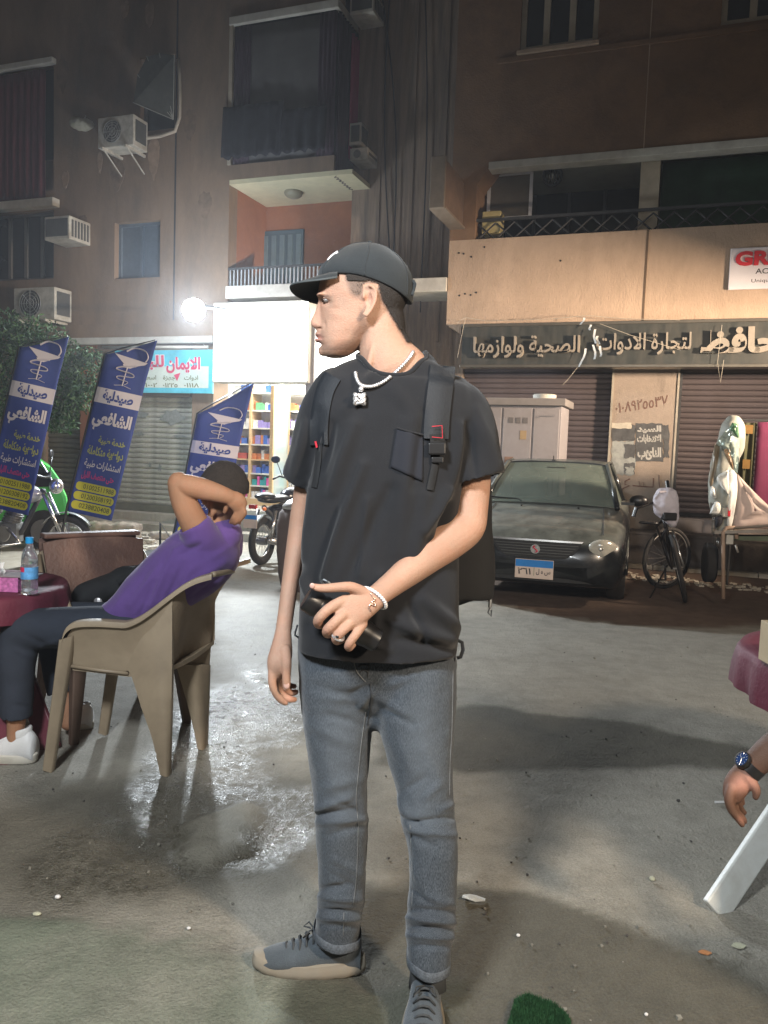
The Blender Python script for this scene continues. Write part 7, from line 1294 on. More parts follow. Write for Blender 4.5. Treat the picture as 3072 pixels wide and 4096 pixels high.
for s_ in (-1, 1):
    pan([[Z(x0, s_ * .74, .93), Z(x1, s_ * .575, 1.34)] for x0, x1 in ((1.2, 1.92), (1.8, 2.1), (2.5, 2.5), (3.2, 2.9), (3.75, 3.12))], 'side_window', M_WIN, vec=(0, -s_, 0))
    for a_, b2_ in (((1.13, .715, .90), (1.86, .57, 1.35)), ((3.88, .70, .94), (3.15, .575, 1.36)), ((2.5, .755, .92), (2.5, .588, 1.35))): mb = MB(); mb.tube([Z(a_[0], s_ * a_[1], a_[2]), Z((a_[0] + b2_[0]) / 2, s_ * (a_[1] + b2_[1]) / 2 + s_ * .008, (a_[2] + b2_[2]) / 2 + .012), Z(b2_[0], s_ * b2_[1], b2_[2])], .028, 8); mb.build('pillar', M_CARB, CAR, smooth=True, world=False)
    mb = MB(); mb.tube([Z(1.86, s_ * .572, 1.352), Z(2.5, s_ * .592, 1.385), Z(3.15, s_ * .575, 1.365)], .02, 6); mb.build('roof_rail', M_CARB, CAR, smooth=True, world=False)
    mb = MB(); mb.ell((1.42, s_ * .93, .985), (.05, .10, .065), 14, 9); mr_ = mb.build('mirror', M_BPL, CAR, smooth=True, world=False); mb = MB(); mb.box((1.40, s_ * .82, .95), .03, .07, .015); mb.build('mirror_arm', M_BPL, mr_, world=False)
    # headlamps, fog lamps, wheels
    mb = MB(); mb.loft([[Z(xx - .10 * (y - .62) * 0 + (.12 if y > .62 else .0) * (y - .62) * 6, s_ * y, z) for y, z in [(.62 + a * .135 * math.cos(t) , .585 + a * .088 * math.sin(t)) for t in [2 * math.pi * k / 22 for k in range(22)]]] for xx, a in ((.10, 1.0), (.03, 1.0), (.012, .9), (.0, .6), (-.004, .2))]); hl = mb.build('headlight', M_LAMP, CAR, smooth=True, world=False)
    mb = MB(); mb.ell((.05, s_ * .60, .585), (.06, .045, .045), 12, 8); mb.build('reflector', M_CHR, hl, smooth=True, world=False)
    mb = MB(); mb.ell((.02, s_ * .40, .50), (.02, .045, .014), 10, 6); mb.build('indicator', mat('indicator_orange', (.5, .12, .02), .3), CAR, smooth=True, world=False)
    mb = MB(); mb.tube([(.03, s_ * .56, .33), (.015, s_ * .56, .33)], .045, 16); mb.build('fog_lamp', mat('fog_lamp_dark', (.08, .08, .08), .3), CAR, world=False)
    for xw in (.80, 3.38):
        mb = MB(); mb.loft([[Z(xw + r_ * math.cos(a), s_ * y, .29 + r_ * math.sin(a)) for a in [2 * math.pi * k / 28 for k in range(28)]] for y, r_ in ((.66, .25), (.66, .28), (.69, .295), (.80, .295), (.835, .28), (.84, .20), (.82, .18))]); wh = mb.build('wheel', M_TYRE, CAR, smooth=True, world=False, angle=45); mb = MB(); mb.tube([(xw, s_ * .80, .29), (xw, s_ * .83, .29)], .17, 20); mb.build('rim', M_RIM, wh, world=False)
        mb = MB(); mb.tube([Z(xw + .34 * math.cos(a), s_ * .842, .29 + .34 * math.sin(a)) for a in [math.pi * k / 14 for k in range(15)]], .018, 6); mb.build('wheel_arch', M_CARB, CAR, smooth=True, world=False)
def fx(y): return -.02 + .10 * (abs(y) / .8) ** 3
def face(rows_, name, m, lift=.006): mb = MB(); mb.grid([[Z(fx(y) - lift + (z - .5) * (.10 if z > .5 else -.02), y, z) for y in np.linspace(-w, w, 9)] for w, z in rows_], thick=.02, vec=(1, 0, 0)); return mb.build(name, m, CAR, smooth=True, world=False, angle=40)
M_GRL = mat('grille_black', (.012, .012, .012), .7, var=.3); face([(.28, .47), (.36, .52), (.42, .60), (.43, .625)], 'grille', M_GRL, .012); face([(.43, .628), (.445, .645)], 'chrome_strip', M_CHR, .018)
for i in range(5): face([(.30 + .024 * i, .492 + .026 * i), (.305 + .024 * i, .498 + .026 * i)], 'grille_bar', mat('grille_bar_grey', (.06, .06, .055), .5), .02)
face([(.62, .245), (.64, .30)], 'lower_intake', M_GRL, .004); face([(.72, .40), (.72, .425)], 'bumper_crease', M_CARB, .010)
mb = MB(); mb.tube([(-.045, 0, .553), (-.032, 0, .553)], .045, 20); em = mb.build('emblem', M_CHR, CAR, world=False); mb = MB(); mb.tube([Z(-.048, .02 * math.sin(t * 2) , .553 + .028 * math.cos(t)) for t in [math.pi * k / 12 for k in range(13)]], .007, 6); mb.build('emblem_mark', mat('emblem_red', (.45, .03, .06), .4), em, world=False)
mb = MB(); mb.box((-.048, 0, .36), .006, .182, .092); pt = mb.build('number_plate', mat('plate_cream', (.62, .50, .42), .5, var=.1), CAR, world=False, bevel=.003); mb = MB(); mb.box((-.0555, 0, .413), .0015, .178, .034); mb.build('plate_band', mat('plate_blue', (.01, .19, .55), .4), pt, world=False)
mb = MB(); mb.box((-.0555, .0, .338), .0012, .0025, .04); mb.build('divider', M_INK, pt, world=False)
MC = frameM(CARL, CARZ)
def ctext(s, y0, y1, z0, z1, m): o = MC @ Z(-.0562, y0, z0); text_on('plate_text', s, o, (MC @ Z(-.0562, y1, z0)) - o, (MC @ Z(-.0562, y0, z1)) - o, m, pt, .02)
ctext('٢٦١', .155, .03, .305, .365, M_BLK); ctext('س ه ل', -.02, -.155, .305, .365, M_BLK); ctext('مصر', .15, .09, .398, .425, M_BLK); ctext('EGYPT', -.06, -.155, .402, .425, M_BLK)
for y0_ in (.30, -.12): mb = MB(); mb.tube([Z(1.12, y0_, .935), Z(1.16, y0_ + .05, .955), Z(1.20, y0_ + .42, .965)], .009, 6); mb.build('wiper', M_BPL, CAR, world=False)
for y_ in (.28, -.32): mb = MB(); mb.ell((.98, y_, .90), (.018, .014, .01), 8, 5); mb.build('washer_nozzle', M_BPL, CAR, world=False)
mb = MB(); mb.tube([(1.93, .05, 1.39), (1.90, .05, 1.44)], .006, 6); mb.box((1.96, .05, 1.388), .05, .02, .008); mb.build('antenna', M_BPL, CAR, world=False)
for y_ in (.36, -.36):
    mb = MB(); mb.box((2.25, y_, 1.02), .06, .22, .16); mb.ell((2.28, y_, 1.19), (.05, .13, .09), 12, 8); mb.build('seat', mat('seat_dark', (.03, .03, .032), .9), CAR, world=False, bevel=.03)
mb = MB(); mb.box((3.3, 0, .98), .05, .58, .08); mb.build('rear_shelf', mat('seat_dark'), CAR, world=False); mb = MB(); mb.box((1.75, 0, 1.285), .01, .11, .028); mb.build('rear_view_mirror', M_BPL, CAR, world=False, bevel=.008)
mb = MB(); mb.grid([[Z(.10 + .9 * t, s, .7) for s in (0,)] * 2 for t in (0, 1)]) if 0 else None
for s_ in (-1, 1):
    mb = MB(); mb.tube([Z(x, s_ * (.62 - .04 * x), zt + .003) for x, zt in ((.16, .705), (.30, .755), (.55, .812), (.85, .86), (1.12, .905))], .004, 5); mb.build('bonnet_gap', M_GRL, CAR, world=False)

# ================================================================ electric cabinet behind the car
M_CABG = mat('cabinet_grey', (.30, .28, .29), .6, var=.08, vscale=3, dirt=(.2, .18, .17), dscale=3, damt=.5); rE = RC(1860, 1625, 2240, 1900, 1.15); EC = thing('electric_cabinet', 'tall pale grey electric cabinet with three doors behind the parked car', 'cabinet', FP(rE[0], 0, 1.0)); zE = FQ(2100, 1622, 1.15)[1]
plate(EC, 'body', rE[0], rE[1], -.1, zE, .45, 1.14, M_CABG, .006); plate(EC, 'top_slab', rE[0] - .05, rE[1] + .05, zE, zE + .09, .40, 1.2, mat('slab_grey', (.22, .20, .19), .8, var=.15), .008)
xs = [1860, 2006, 2128, 2238]
for i in range(3):
    u0, u1 = FQ(xs[i], 1750, 1.15)[0] + .012, FQ(xs[i + 1], 1750, 1.15)[0] - .012; dd = plate(EC, 'door', u0, u1, -.02, zE - .035, 1.14, 1.158, M_CABG, .004)
    vents = [(k, j) for k in range(3) for j in range(1)] if i == 1 else ([(k, j) for k in (1.4, 2.2) for j in range(3)] if i == 0 else [])
    for k, j in vents: plate(dd, 'vent', u0 + .07 + k * .09, u0 + .13 + k * .09, zE - .22 - j * .11, zE - .15 - j * .11, 1.158, 1.162, mat('vent_grey', (.14, .13, .13), .8))
    if i == 1: plate(dd, 'sticker', u0 + .22, u0 + .30, zE - .42, zE - .31, 1.158, 1.161, mat('sticker_ochre', (.35, .25, .14), .7)); plate(dd, 'sticker', u0 + .04, u0 + .15, zE - .78, zE - .64, 1.158, 1.161, mat('sticker_rust', (.24, .15, .11), .7))
    plate(dd, 'handle', u1 - .05, u1 - .03, .9, 1.05, 1.158, 1.18, M_BARS)
p = FP(*FQ(2130, 1650, 1.165), 1.1); o_ = FP(*FQ(2145, 1672, 1.165), 1.165); text_on('scribble', 'سسس', o_, FA * .22, FZ * .05, mat('scribble_grey', (.2, .2, .22), .9), EC, .0)
c = FP((rE[0] + rE[1]) / 2 + .36, zE + .09, 1.0); LDt = thing('round_tray', 'round cream tray lying on top of the electric cabinet', 'tray', c); mb = MB(); mb.tube([c, c + Vector((0, 0, .05)), c + Vector((0, 0, .06))], [.14, .145, .13], 28); mb.build('disc', M_WHITE, LDt, smooth=True, angle=40)

# ================================================================ bicycle
M_BK = mat('bike_frame_black', (.018, .014, .013), .4, metal=.2, var=.3); BI = thing('bicycle', 'dark bicycle leaning on its kickstand between the parked car and the cart', 'bicycle', G(2700, 2370, -.1))
def wheel(c, nrm, r, parent, tyre=.022, spokes=20, upv=(0, 0, 1)):
    nrm = Vector(nrm).normalized(); x = nrm.cross(Vector(upv)).normalized(); y = x.cross(nrm).normalized() * -1; mb = MB(); mb.tube([c + x * (r * math.cos(a)) + y * (r * math.sin(a)) for a in [2 * math.pi * k / 40 for k in range(40)]], tyre, 8, closed=True); w = mb.build('wheel', M_TYRE, parent, smooth=True)
    mb = MB(); mb.tube([c + x * ((r - tyre - .006) * math.cos(a)) + y * ((r - tyre - .006) * math.sin(a)) for a in [2 * math.pi * k / 40 for k in range(40)]], .009, 6, closed=True); mb.build('rim', M_RIM, w, smooth=True)
    mb = MB()
    for k in range(spokes): a = 2 * math.pi * k / spokes; mb.tube([c + nrm * (.02 if k % 2 else -.02), c + x * ((r - .03) * math.cos(a)) + y * ((r - .03) * math.sin(a))], .0016, 4)
    mb.tube([c - nrm * .05, c + nrm * .05], .016, 10); mb.build('spokes', M_RIM, w); return w
fwc = W3(2712, 2272, 8.1); rwc = W3(2668, 2232, 8.95); wheel(rwc, (.42, -.90, -.05), .33, BI); wheel(fwc, (.955, -.28, .27), .335, BI)
hd_t, hd_b = W3(2655, 2075, 8.3), W3(2668, 2125, 8.28); bb = W3(2680, 2262, 8.62); stt = W3(2628, 2105, 8.85)
for a_, b2_, r_ in ((hd_t, hd_b, .02), (hd_b, bb, .018), (hd_t, stt, .016), (stt, bb, .016), (bb, rwc, .010), (stt, rwc, .009)): mb = MB(); mb.tube([a_, b2_], r_, 8); mb.build('frame_tube', M_BK, BI, smooth=True)
for s_ in (-1, 1): mb = MB(); n_ = Vector((.955, -.28, .27)) * (.055 * s_); mb.tube([hd_b + n_, (hd_b + fwc) / 2 + n_, fwc + n_], .014, 8); mb.build('fork', M_CHR if s_ > 0 else M_BK, BI, smooth=True)
mb = MB(); mb.tube([W3(2536, 2062, 8.15), W3(2545, 2035, 8.15), W3(2590, 2018, 8.2), W3(2640, 2003, 8.25), W3(2665, 1985, 8.3), W3(2672, 1950, 8.35)], .014, 8); mb.tube([hd_t, W3(2645, 2003, 8.25)], .017, 8); mb.build('handlebar', M_BK, BI, smooth=True); mb = MB(); mb.tube([W3(2672, 1952, 8.35), W3(2668, 1925, 8.4)], .02, 8); mb.build('grip', M_BPL, BI)
mb = MB(); mb.tube([W3(2534, 2066, 8.15), W3(2546, 2030, 8.15)], .02, 8); mb.build('grip', M_BPL, BI)
mb = MB(); mb.ell(W3(2605, 2091, 8.8), (.11, .07, .022), 14, 8); mb.ell(W3(2580, 2090, 8.78), (.07, .03, .02), 12, 6); mb.build('saddle', M_BPL, BI, smooth=True); mb = MB(); mb.box(W3(2675, 2065, 8.15), .07, .05, .04); mb.build('front_lamp', M_BPL, BI, bevel=.015)
mb = MB(); mb.tube([bb + Vector((-.03, 0, 0)), W3(2600, 2392, 8.3)], .009, 6); mb.build('kickstand', M_BK, BI); mb = MB(); mb.tube([bb + Vector((-.06, -.02, 0)), bb + Vector((-.06, -.06, -.15)), bb + Vector((-.14, -.06, -.15))], .012, 6); mb.build('crank', M_BK, BI)
mb = MB(); mb.tube([fwc + (W3(2670, 2128, 8.1) - fwc) * 1.06 + Vector((0, .25 * t, -.35 * t * t)) for t in (0, .3, .6)], .022, 6, flat=.4); mb.build('mudguard', M_BK, BI)
# white bag on the handlebar
lb = MB(); limb(lb, [(2660, 1968, 8.22, 38, .05), (2664, 2000, 8.2, 50, .08), (2668, 2040, 8.2, 46, .09), (2690, 2080, 8.2, 26, .06), (2694, 2095, 8.2, 14, .03)], n=20, sub=3); me = fuse(lb, .012, 2); relief(me, .02, 9, seed=2); BGW = thing('plastic_bag', 'white plastic bag hung over the bicycle handlebar', 'bag', W3(2665, 2000, 8.2)); link_mesh('bag_body', me, mat('bag_white', (.55, .50, .54), .6, var=.1), BGW); mb = MB(); mb.tube([W3(2620, 1995, 8.15), W3(2640, 1968, 8.12), W3(2665, 1965, 8.12)], .012, 6, flat=.4); mb.build('handle', mat('bag_white'), BGW)

# ================================================================ street cart with wrapped goods
CT_ = thing('street_cart', 'metal street cart with one wide black tyre at the right edge', 'cart', G(2860, 2390, -.1)); M_CRT = mat('cart_metal_pale', (.42, .38, .33), .55, metal=.3, var=.2, dirt=(.2, .13, .09), damt=.6)
wc_ = W3(2838, 2250, 8.2); mb = MB(); R0_ = .205; ax_ = Vector((.97, -.22, 0)); fw_ = Vector((.22, .97, 0)); mb.loft([[wc_ + ax_ * o_ + fw_ * (r_ * math.cos(a)) + Vector((0, 0, r_ * math.sin(a))) for a in [2 * math.pi * k / 24 for k in range(24)]] for o_, r_ in ((-.055, .15), (-.055, R0_ - .02), (-.04, R0_), (.04, R0_), (.055, R0_ - .02), (.055, .15))]); mb.build('tyre', M_TYRE, CT_, smooth=True, angle=40)
for pl, r_, m__ in (([(2858, 2005, 8.0), (2858, 2180, 8.0)], .012, M_RIM), ([(2853, 2080, 8.0), (2853, 2135, 8.0)], .018, M_CRT), ([(2868, 2150, 8.0), (2868, 2190, 8.0)], .009, M_CHR), ([(2875, 2150, 8.0), (2873, 2196, 8.0)], .009, M_CHR), ([(2893, 2395, 7.85), (2893, 2130, 7.85), (2905, 2112, 7.85), (2935, 2110, 7.85), (2945, 2130, 7.85), (2946, 2155, 7.85)], .02, mat('cart_pipe', (.36, .25, .18), .6, var=.2)), ([(2905, 2115, 7.9), (3300, 2085, 7.2)], .014, M_CRT), ([(2943, 2180, 8.1), (2952, 2210, 8.1)], .012, M_CRT)): mb = MB(); mb.tube([W3(*q) for q in pl], r_, 8); mb.build('tube', m__, CT_, smooth=True)
mb = MB(); q = [W3(2862, 2128, 7.95), W3(3400, 2108, 7.2)]; mb.hexa([W3(2858, 2136, 7.9), W3(3500, 2120, 7.0), W3(3500, 2120, 8.2), W3(2880, 2125, 8.9), W3(2858, 2124, 7.9), W3(3500, 2100, 7.0), W3(3500, 2100, 8.2), W3(2880, 2113, 8.9)]); mb.build('deck', M_CRT, CT_)
mb = MB(); mb.hexa([W3(2915, 2160, 7.95), W3(3500, 2175, 7.2), W3(3500, 2165, 8.6), W3(2930, 2150, 8.9), W3(2915, 2145, 7.95), W3(3500, 2145, 7.2), W3(3500, 2140, 8.6), W3(2930, 2138, 8.9)]); mb.build('lower_rail', mat('cart_green', (.10, .12, .07), .6, var=.2), CT_)
mb = MB(); mb.box(W3(2918, 2140, 7.9), .035, .02, .09); mb.build('bracket', M_WHITE, CT_, bevel=.004)
wg2 = W3(3500, 2260, 7.4); mb = MB(); mb.tube([wg2 - ax_ * .05, wg2 + ax_ * .05], R0_, 24); mb.build('tyre', M_TYRE, CT_)
# the wrapped load: facets of tarpaulin and clear film
LO = thing('wrapped_load', 'tall load in white tarpaulin and shiny clear film standing on the street cart', 'load', W3(2900, 1900, 8.0)); ld = MB(); limb(ld, [(2932, 1692, 8.1, 14, .06), (2925, 1730, 8.1, 34, .12), (2915, 1790, 8.1, 46, .16), (2900, 1870, 8.1, 52, .2), (2895, 1960, 8.1, 50, .22), (2900, 2040, 8.1, 44, .2), (2905, 2110, 8.1, 40, .2)], n=20, sub=4, sq=2.6); me = fuse(ld, .02, 1); relief(me, .06, 3.5, (1.4, 1.4, .6), 5, 3); link_mesh('core', me, mat('tarp_grey', (.30, .30, .26), .6, var=.3, vscale=4), LO)
M_TARP = mat('tarp_white', (.72, .72, .68), .55, var=.08); M_TARPK = mat('tarp_pinkish', (.50, .40, .36), .7, var=.1)
def sheet(pts, d, name, m, amp=.04, seed=0, th=.008, parent=LO, dj=.12):
    cx_ = sum(p[0] for p in pts) / len(pts); cy_ = sum(p[1] for p in pts) / len(pts); rows = []
    P_ = crom(list(pts) + [pts[0]], 3)[:-1]
    for k in range(6): t = .05 + .95 * k / 5; rows.append([W3(cx_ + (x - cx_) * t, cy_ + (y - cy_) * t, d + dj * t * t * .5 + amp * mnoise.noise(Vector((x * t * .02 + seed, y * t * .012, k * .4)))) for x, y in P_] + [W3(cx_ + (P_[0][0] - cx_) * t, cy_ + (P_[0][1] - cy_) * t, d + dj * t * t * .5 + amp * mnoise.noise(Vector((P_[0][0] * t * .02 + seed, P_[0][1] * t * .012, k * .4))))])
    mb = MB(); mb.grid(rows, thick=th, vec=_F); return mb.build(name, m, parent, smooth=True)
sheet([(2916, 1878), (2942, 1880), (2950, 1960), (2938, 2050), (2925, 2108), (2908, 2105), (2922, 2010), (2925, 1975), (2880, 1940), (2870, 1905)], 7.8, 'tarpaulin', M_TARP, .06, 1)
sheet([(2950, 1895), (3010, 1960), (3072, 2020), (3140, 2080), (3130, 2112), (2990, 2115), (2932, 2112), (2944, 2020)], 7.85, 'tarpaulin', M_TARPK, .07, 2)
sheet([(2846, 1945), (2862, 1950), (2866, 1990), (2852, 1990), (2842, 1975)], 7.8, 'tarpaulin', M_TARP, .02, 3); sheet([(2838, 2055), (2858, 2010), (2882, 2010), (2886, 2045), (2870, 2062)], 7.8, 'tarpaulin', M_TARP, .02, 4); sheet([(2860, 2070), (2892, 2060), (2888, 2095), (2864, 2110)], 7.8, 'dark_cloth', M_NAVY, .02, 5)
M_FILM = mat('film_shiny', (.50, .60, .55), .12, metal=.35, var=.5, vscale=14, spec=1.0)
sheet([(2925, 1700), (2955, 1735), (2958, 1790), (2950, 1890), (2930, 1870), (2900, 1800), (2868, 1775), (2890, 1735)], 7.75, 'clear_film', M_FILM, .12, 6, .004); sheet([(2895, 1800), (2915, 1850), (2935, 1880), (2925, 1820), (2915, 1790)], 7.70, 'clear_film', mat('film_rust', (.35, .22, .12), .2, var=.6, vscale=20), .05, 7)
sheet([(2930, 1690), (2950, 1700), (2955, 1750), (2940, 1735), (2918, 1720)], 7.72, 'clear_film', mat('film_green', (.10, .22, .12), .2, var=.3), .03, 8); sheet([(2858, 1780), (2880, 1775), (2872, 1850), (2850, 1940), (2838, 1930), (2848, 1850)], 7.8, 'clear_film', mat('film_brown', (.20, .16, .11), .3, var=.3), .04, 9)
mb = MB(); mb.box(W3(2903, 2050, 7.85), .04, .03, .045); mb.build('white_jug', M_WHITE, LO, bevel=.01); mb = MB(); mb.box(W3(2914, 2048, 7.83), .012, .02, .04); mb.build('red_tape', M_RED, LO)
# coloured cloths hanging behind the cart
def hang(label, r_, off, m, seed=0):
    a0_, a1_, z0_, z1_ = r_; t = thing('hanging_cloth', label, 'cloth', FP(a0_, z0_, off)); rows = [[FP(lerp(a0_, a1_, i / 16), lerp(z1_, z0_, j / 8), off + .03 * math.sin(i * .9 + seed) * (.4 + j / 8)) for i in range(17)] for j in range(9)]; mb = MB(); mb.grid(rows, thick=.006, vec=FN); mb.build('cloth', m, t, smooth=True); return t
r_ = RC(3018, 1692, 3400, 2065, 1.0); hang('magenta cloth hanging at the right edge behind the cart', r_, 1.0, mat('cloth_magenta', (.11, .010, .042), .85, var=.35, vscale=3), 1); r_ = RC(2945, 1690, 3016, 2050, 1.0); th_ = hang('dark olive cloth with ochre squares hanging beside the magenta cloth', r_, .98, mat('cloth_olive', (.05, .05, .02), .85, var=.6, vscale=4), 2)
for (x0, y0, x1, y1) in ((2968, 1700, 3012, 1735), (2970, 1838, 3000, 1875), (2962, 1960, 2990, 1990)): q = RC(x0, y0, x1, y1, 1.02); plate(th_, 'ochre_square', q[0], q[1], q[2], q[3], 1.015, 1.03, mat('ochre_cloth', (.16, .085, .015), .8, var=.3))
for x in (0.02, 1.5): 
    pass
rl_ = thing('cloth_rail', 'thin rail carrying the coloured cloths behind the cart', 'rail', FP(RC(2945, 1690, 3016, 2050, 1.0)[0], 0, 1.0)); aa = RC(2940, 1690, 3016, 2050, 1.0)[0]; zz = RC(3018, 1692, 3400, 2065, 1.0)[3] + .02; mb = MB(); mb.tube([FP(aa, zz, 1.0), FP(aa + 2, zz, 1.0)], .012); mb.build('bar', M_BARS, rl_)
for a_ in (aa + .0, aa + 2.0): mb = MB(); mb.tube([FP(a_, -.1, 1.0), FP(a_, zz, 1.0)], .014); mb.build('stand', M_BARS, rl_)

# ================================================================ pharmacy banners
M_BAN = mat('banner_blue', (.022, .045, .24), .75, var=.12, vscale=2, bmp=.1, bscale=300); M_BW = mat('banner_white', (.62, .58, .62), .75, var=.04); M_BY = mat('banner_yellow', (.50, .47, .03), .7, var=.06); M_BP = mat('banner_pink', (.50, .03, .20), .7, var=.05); M_BYT = mat('banner_olive', (.36, .38, .10), .7, var=0); M_BND = mat('banner_ink', (.06, .07, .02), .7, var=0)
def banner(label, BLp, BRp, TLp, tip, d, base):
    t = thing('feather_banner', label, 'banner', W3(*base)); t.location.z = -.1; ux, uy = BRp[0] - BLp[0], BRp[1] - BLp[1]; vx, vy = TLp[0] - BLp[0], TLp[1] - BLp[1]
    def P(u, v, lift=0.0): return W3(BLp[0] + u * ux + v * vx, BLp[1] + u * uy + v * vy, d + .05 * math.sin(3.2 * u + 5 * v) * (1 if u > .02 else .3) - lift)
    dt = (tip[0] - BRp[0]) * 0; vt = ((tip[1] - BLp[1]) - 1.0 * uy) / vy; rows = []
    for i in range(15):
        u = i / 14; top = 1.0 + (vt - 1.0) * (u ** 1.15); rows.append([P(u + (.0 if j < 20 else 0) + max(0, (j / 24 * top) - .9) * .12 * u, j / 24 * top) for j in range(25)])
    mb = MB(); mb.grid(rows, thick=.004, vec=_F); mb.build('cloth', M_BAN, t, smooth=True)
    def band(u0, u1, v0, v1, name, m, lift=.004, rnd=False, n=14):
        if rnd:
            q = []; h = (v1 - v0) / 2; hu = h * abs(vy) / abs(ux) * .9
            for k in range(9): a = math.pi / 2 + math.pi * k / 8; q.append((u0 + hu + hu * math.cos(a), (v0 + v1) / 2 + h * math.sin(a)))
            for k in range(9): a = -math.pi / 2 + math.pi * k / 8; q.append((u1 - hu + hu * math.cos(a), (v0 + v1) / 2 + h * math.sin(a)))
            mb = MB(); q2 = []
            top = [(lerp(u0 + hu, u1 - hu, i / 8), v1) for i in range(9)]; 
            rows = [[P(lerp(a_, b2, .5 + .5 * s), lerp(v0, v1, .5 + .5 * math.sin(tt)), lift) for s in np.linspace(-1, 1, 9)] for tt in np.linspace(-math.pi / 2, math.pi / 2, 9) for a_, b2 in ((u0 + hu - hu * math.cos(tt), u1 - hu + hu * math.cos(tt)),)]
            mb.grid(rows); return mb.build(name, m, t)
        mb = MB(); mb.grid([[P(lerp(u0, u1, i / n), v, lift) for i in range(n + 1)] for v in (v0, (v0 + v1) / 2, v1)]); return mb.build(name, m, t)
    def tx(s, u0, u1, v0, v1, m, bold=.02, lift=.008):
        ob = text_on('lettering', s, (0, 0, 0), (1, 0, 0), (0, 1, 0), m, None, bold); V, _ = arr(ob.data); setv(ob.data, np.array([tuple(P(lerp(u0, u1, q[0]), lerp(v0, v1, q[1]), lift) - t.location) for q in V])); ob.parent = t
    band(-.001, 1.001, .70, .795, 'white_band', M_BW); tx('صيدلية', .16, .84, .708, .79, M_BAN, .04); tx('الشافعي', .06, .92, .53, .655, M_BW, .05)
    tx('خدمة طبية', .30, .90, .445, .50, M_BYT, .03); tx('دوائية متكاملة', .12, .92, .36, .43, M_BYT, .03); tx('استشارات طبية', .12, .92, .285, .345, M_BW, .015); tx('حتى منتصف الليل', .12, .84, .215, .27, M_BP, .03)
    for k, (s, v0) in enumerate((('01002511988', .145), ('01200308192', .085), ('0238820408', .025))): band(.05, .95, v0, v0 + .052, 'phone_capsule', M_BY, .005, True); tx(s, .22, .90, v0 + .012, v0 + .042, M_BND, .01)
    # bowl and snake emblem
    def pl(pts): return [P(u, v, .010) for u, v in pts]
    mb = MB(); q = pl([(.20, 1.02), (.95, 1.0), (.90, .985), (.62, .955), (.50, .955)]); mb.add(q, [(0, 1, 2, 3, 4)]); q = pl([(.42, .965), (.62, .968), (.95, 1.0), (.60, .945), (.46, .945)]); mb.add(q, [(0, 1, 2, 3, 4)])
    mb.tube(pl([(.54, .95), (.53, .90), (.52, .83)]), .014, 5, flat=.3, up=_F); mb.tube(pl([(.34, .825), (.52, .835), (.72, .822)]), .010, 5, flat=.3, up=_F)
    mb.build('bowl', M_BW, t)
    wv = pl([tuple(x) for x in crom([(.44, 1.045), (.60, 1.075), (.84, 1.07), (.93, 1.035), (.90, 1.005)], 4)]); mb = MB(); mb.tube(wv, [.024] * (len(wv) - 1) + [.03], 6, flat=.25, up=_F)
    wv = pl([tuple(x) for x in crom([(.72, .965), (.40, .945), (.32, .925), (.66, .915), (.70, .895), (.38, .885), (.40, .868), (.62, .86), (.56, .84)], 5)]); mb.tube(wv, [lerp(.027, .011, i / len(wv)) for i in range(len(wv))], 6, flat=.3, up=_F); mb.build('snake', M_BW, t)
    b0 = Vector((t.location.x, t.location.y, -.1)); mb = MB(); mb.tube([b0 + Vector((0, 0, .05)), b0 + Vector((.0, 0, .45)), P(-.02, .02), P(-.02, .5), P(-.02, 1.0), P(.3, 1.0 + (vt - 1) * .3 + .01), P(.99, vt)], [.016, .016, .013, .012, .011, .009, .006], 8); mb.build('pole', M_BPL, t, smooth=True)
    mb = MB(); mb.tube([b0, b0 + Vector((0, 0, .06)), b0 + Vector((0, 0, .10)), b0 + Vector((0, 0, .12))], [.24, .24, .17, .05], 24); mb.build('base', mat('base_dark', (.05, .052, .05), .35, var=.3, dirt=(.2, .2, .18), damt=.5), t, smooth=True, angle=35); return t
banner('middle blue pharmacy banner leaning right, beside the turquoise shop sign', (268, 2044), (446, 2083), (422, 1417), (657, 1360), 8.75, (250, 2215, 8.7))
banner('leftmost blue pharmacy banner in front of the green foliage', (-62, 2022), (112, 2062), (78, 1390), (337, 1345), 8.7, (-95, 2215, 8.7))
banner('smallest blue pharmacy banner behind the head of the seated man', (690, 2173), (876, 2200), (792, 1653), (1020, 1531), 9.9, (640, 2200, 9.85))

# ================================================================ tree behind the left banner
TR = thing('street_tree', 'leafy green tree behind the left pharmacy banner', 'tree', FP(-8.9, 0, 1.1)); TR.location.z = -.1; M_LEAF = mat('leaf_green', (.020, .058, .016), .6, var=.5, vscale=3); M_LEAF2 = mat('leaf_light_green', (.045, .10, .022), .6, var=.4, vscale=3); M_BARK = mat('bark_brown', (.10, .075, .05), .9, var=.3, bmp=.8)
b0 = TR.location.copy(); top_ = W3(170, 1560, 11.3); mb = MB(); mb.tube([b0, b0 + Vector((.03, 0, .8)), b0.lerp(top_, .85), top_ + Vector((0, 0, .1))], [.07, .06, .045, .02], 8)
cl = [(60, 1400, .34), (150, 1350, .30), (20, 1320, .3), (240, 1420, .26), (300, 1490, .24), (330, 1560, .22), (270, 1600, .26), (200, 1500, .28), (100, 1500, .34), (-60, 1400, .4), (-40, 1560, .35), (240, 1680, .2), (30, 1620, .3), (350, 1430, .16), (180, 1640, .2)]
for x, y, r_ in cl: q = W3(x, y, 11.3); mb.tube([b0.lerp(top_, .7), (b0.lerp(top_, .9) + q) / 2 + Vector((0, 0, .05)), q], [.025, .016, .006], 6)
mb.build('trunk', M_BARK, TR, smooth=True); mb = MB(); mb2 = MB(); random.seed(5)
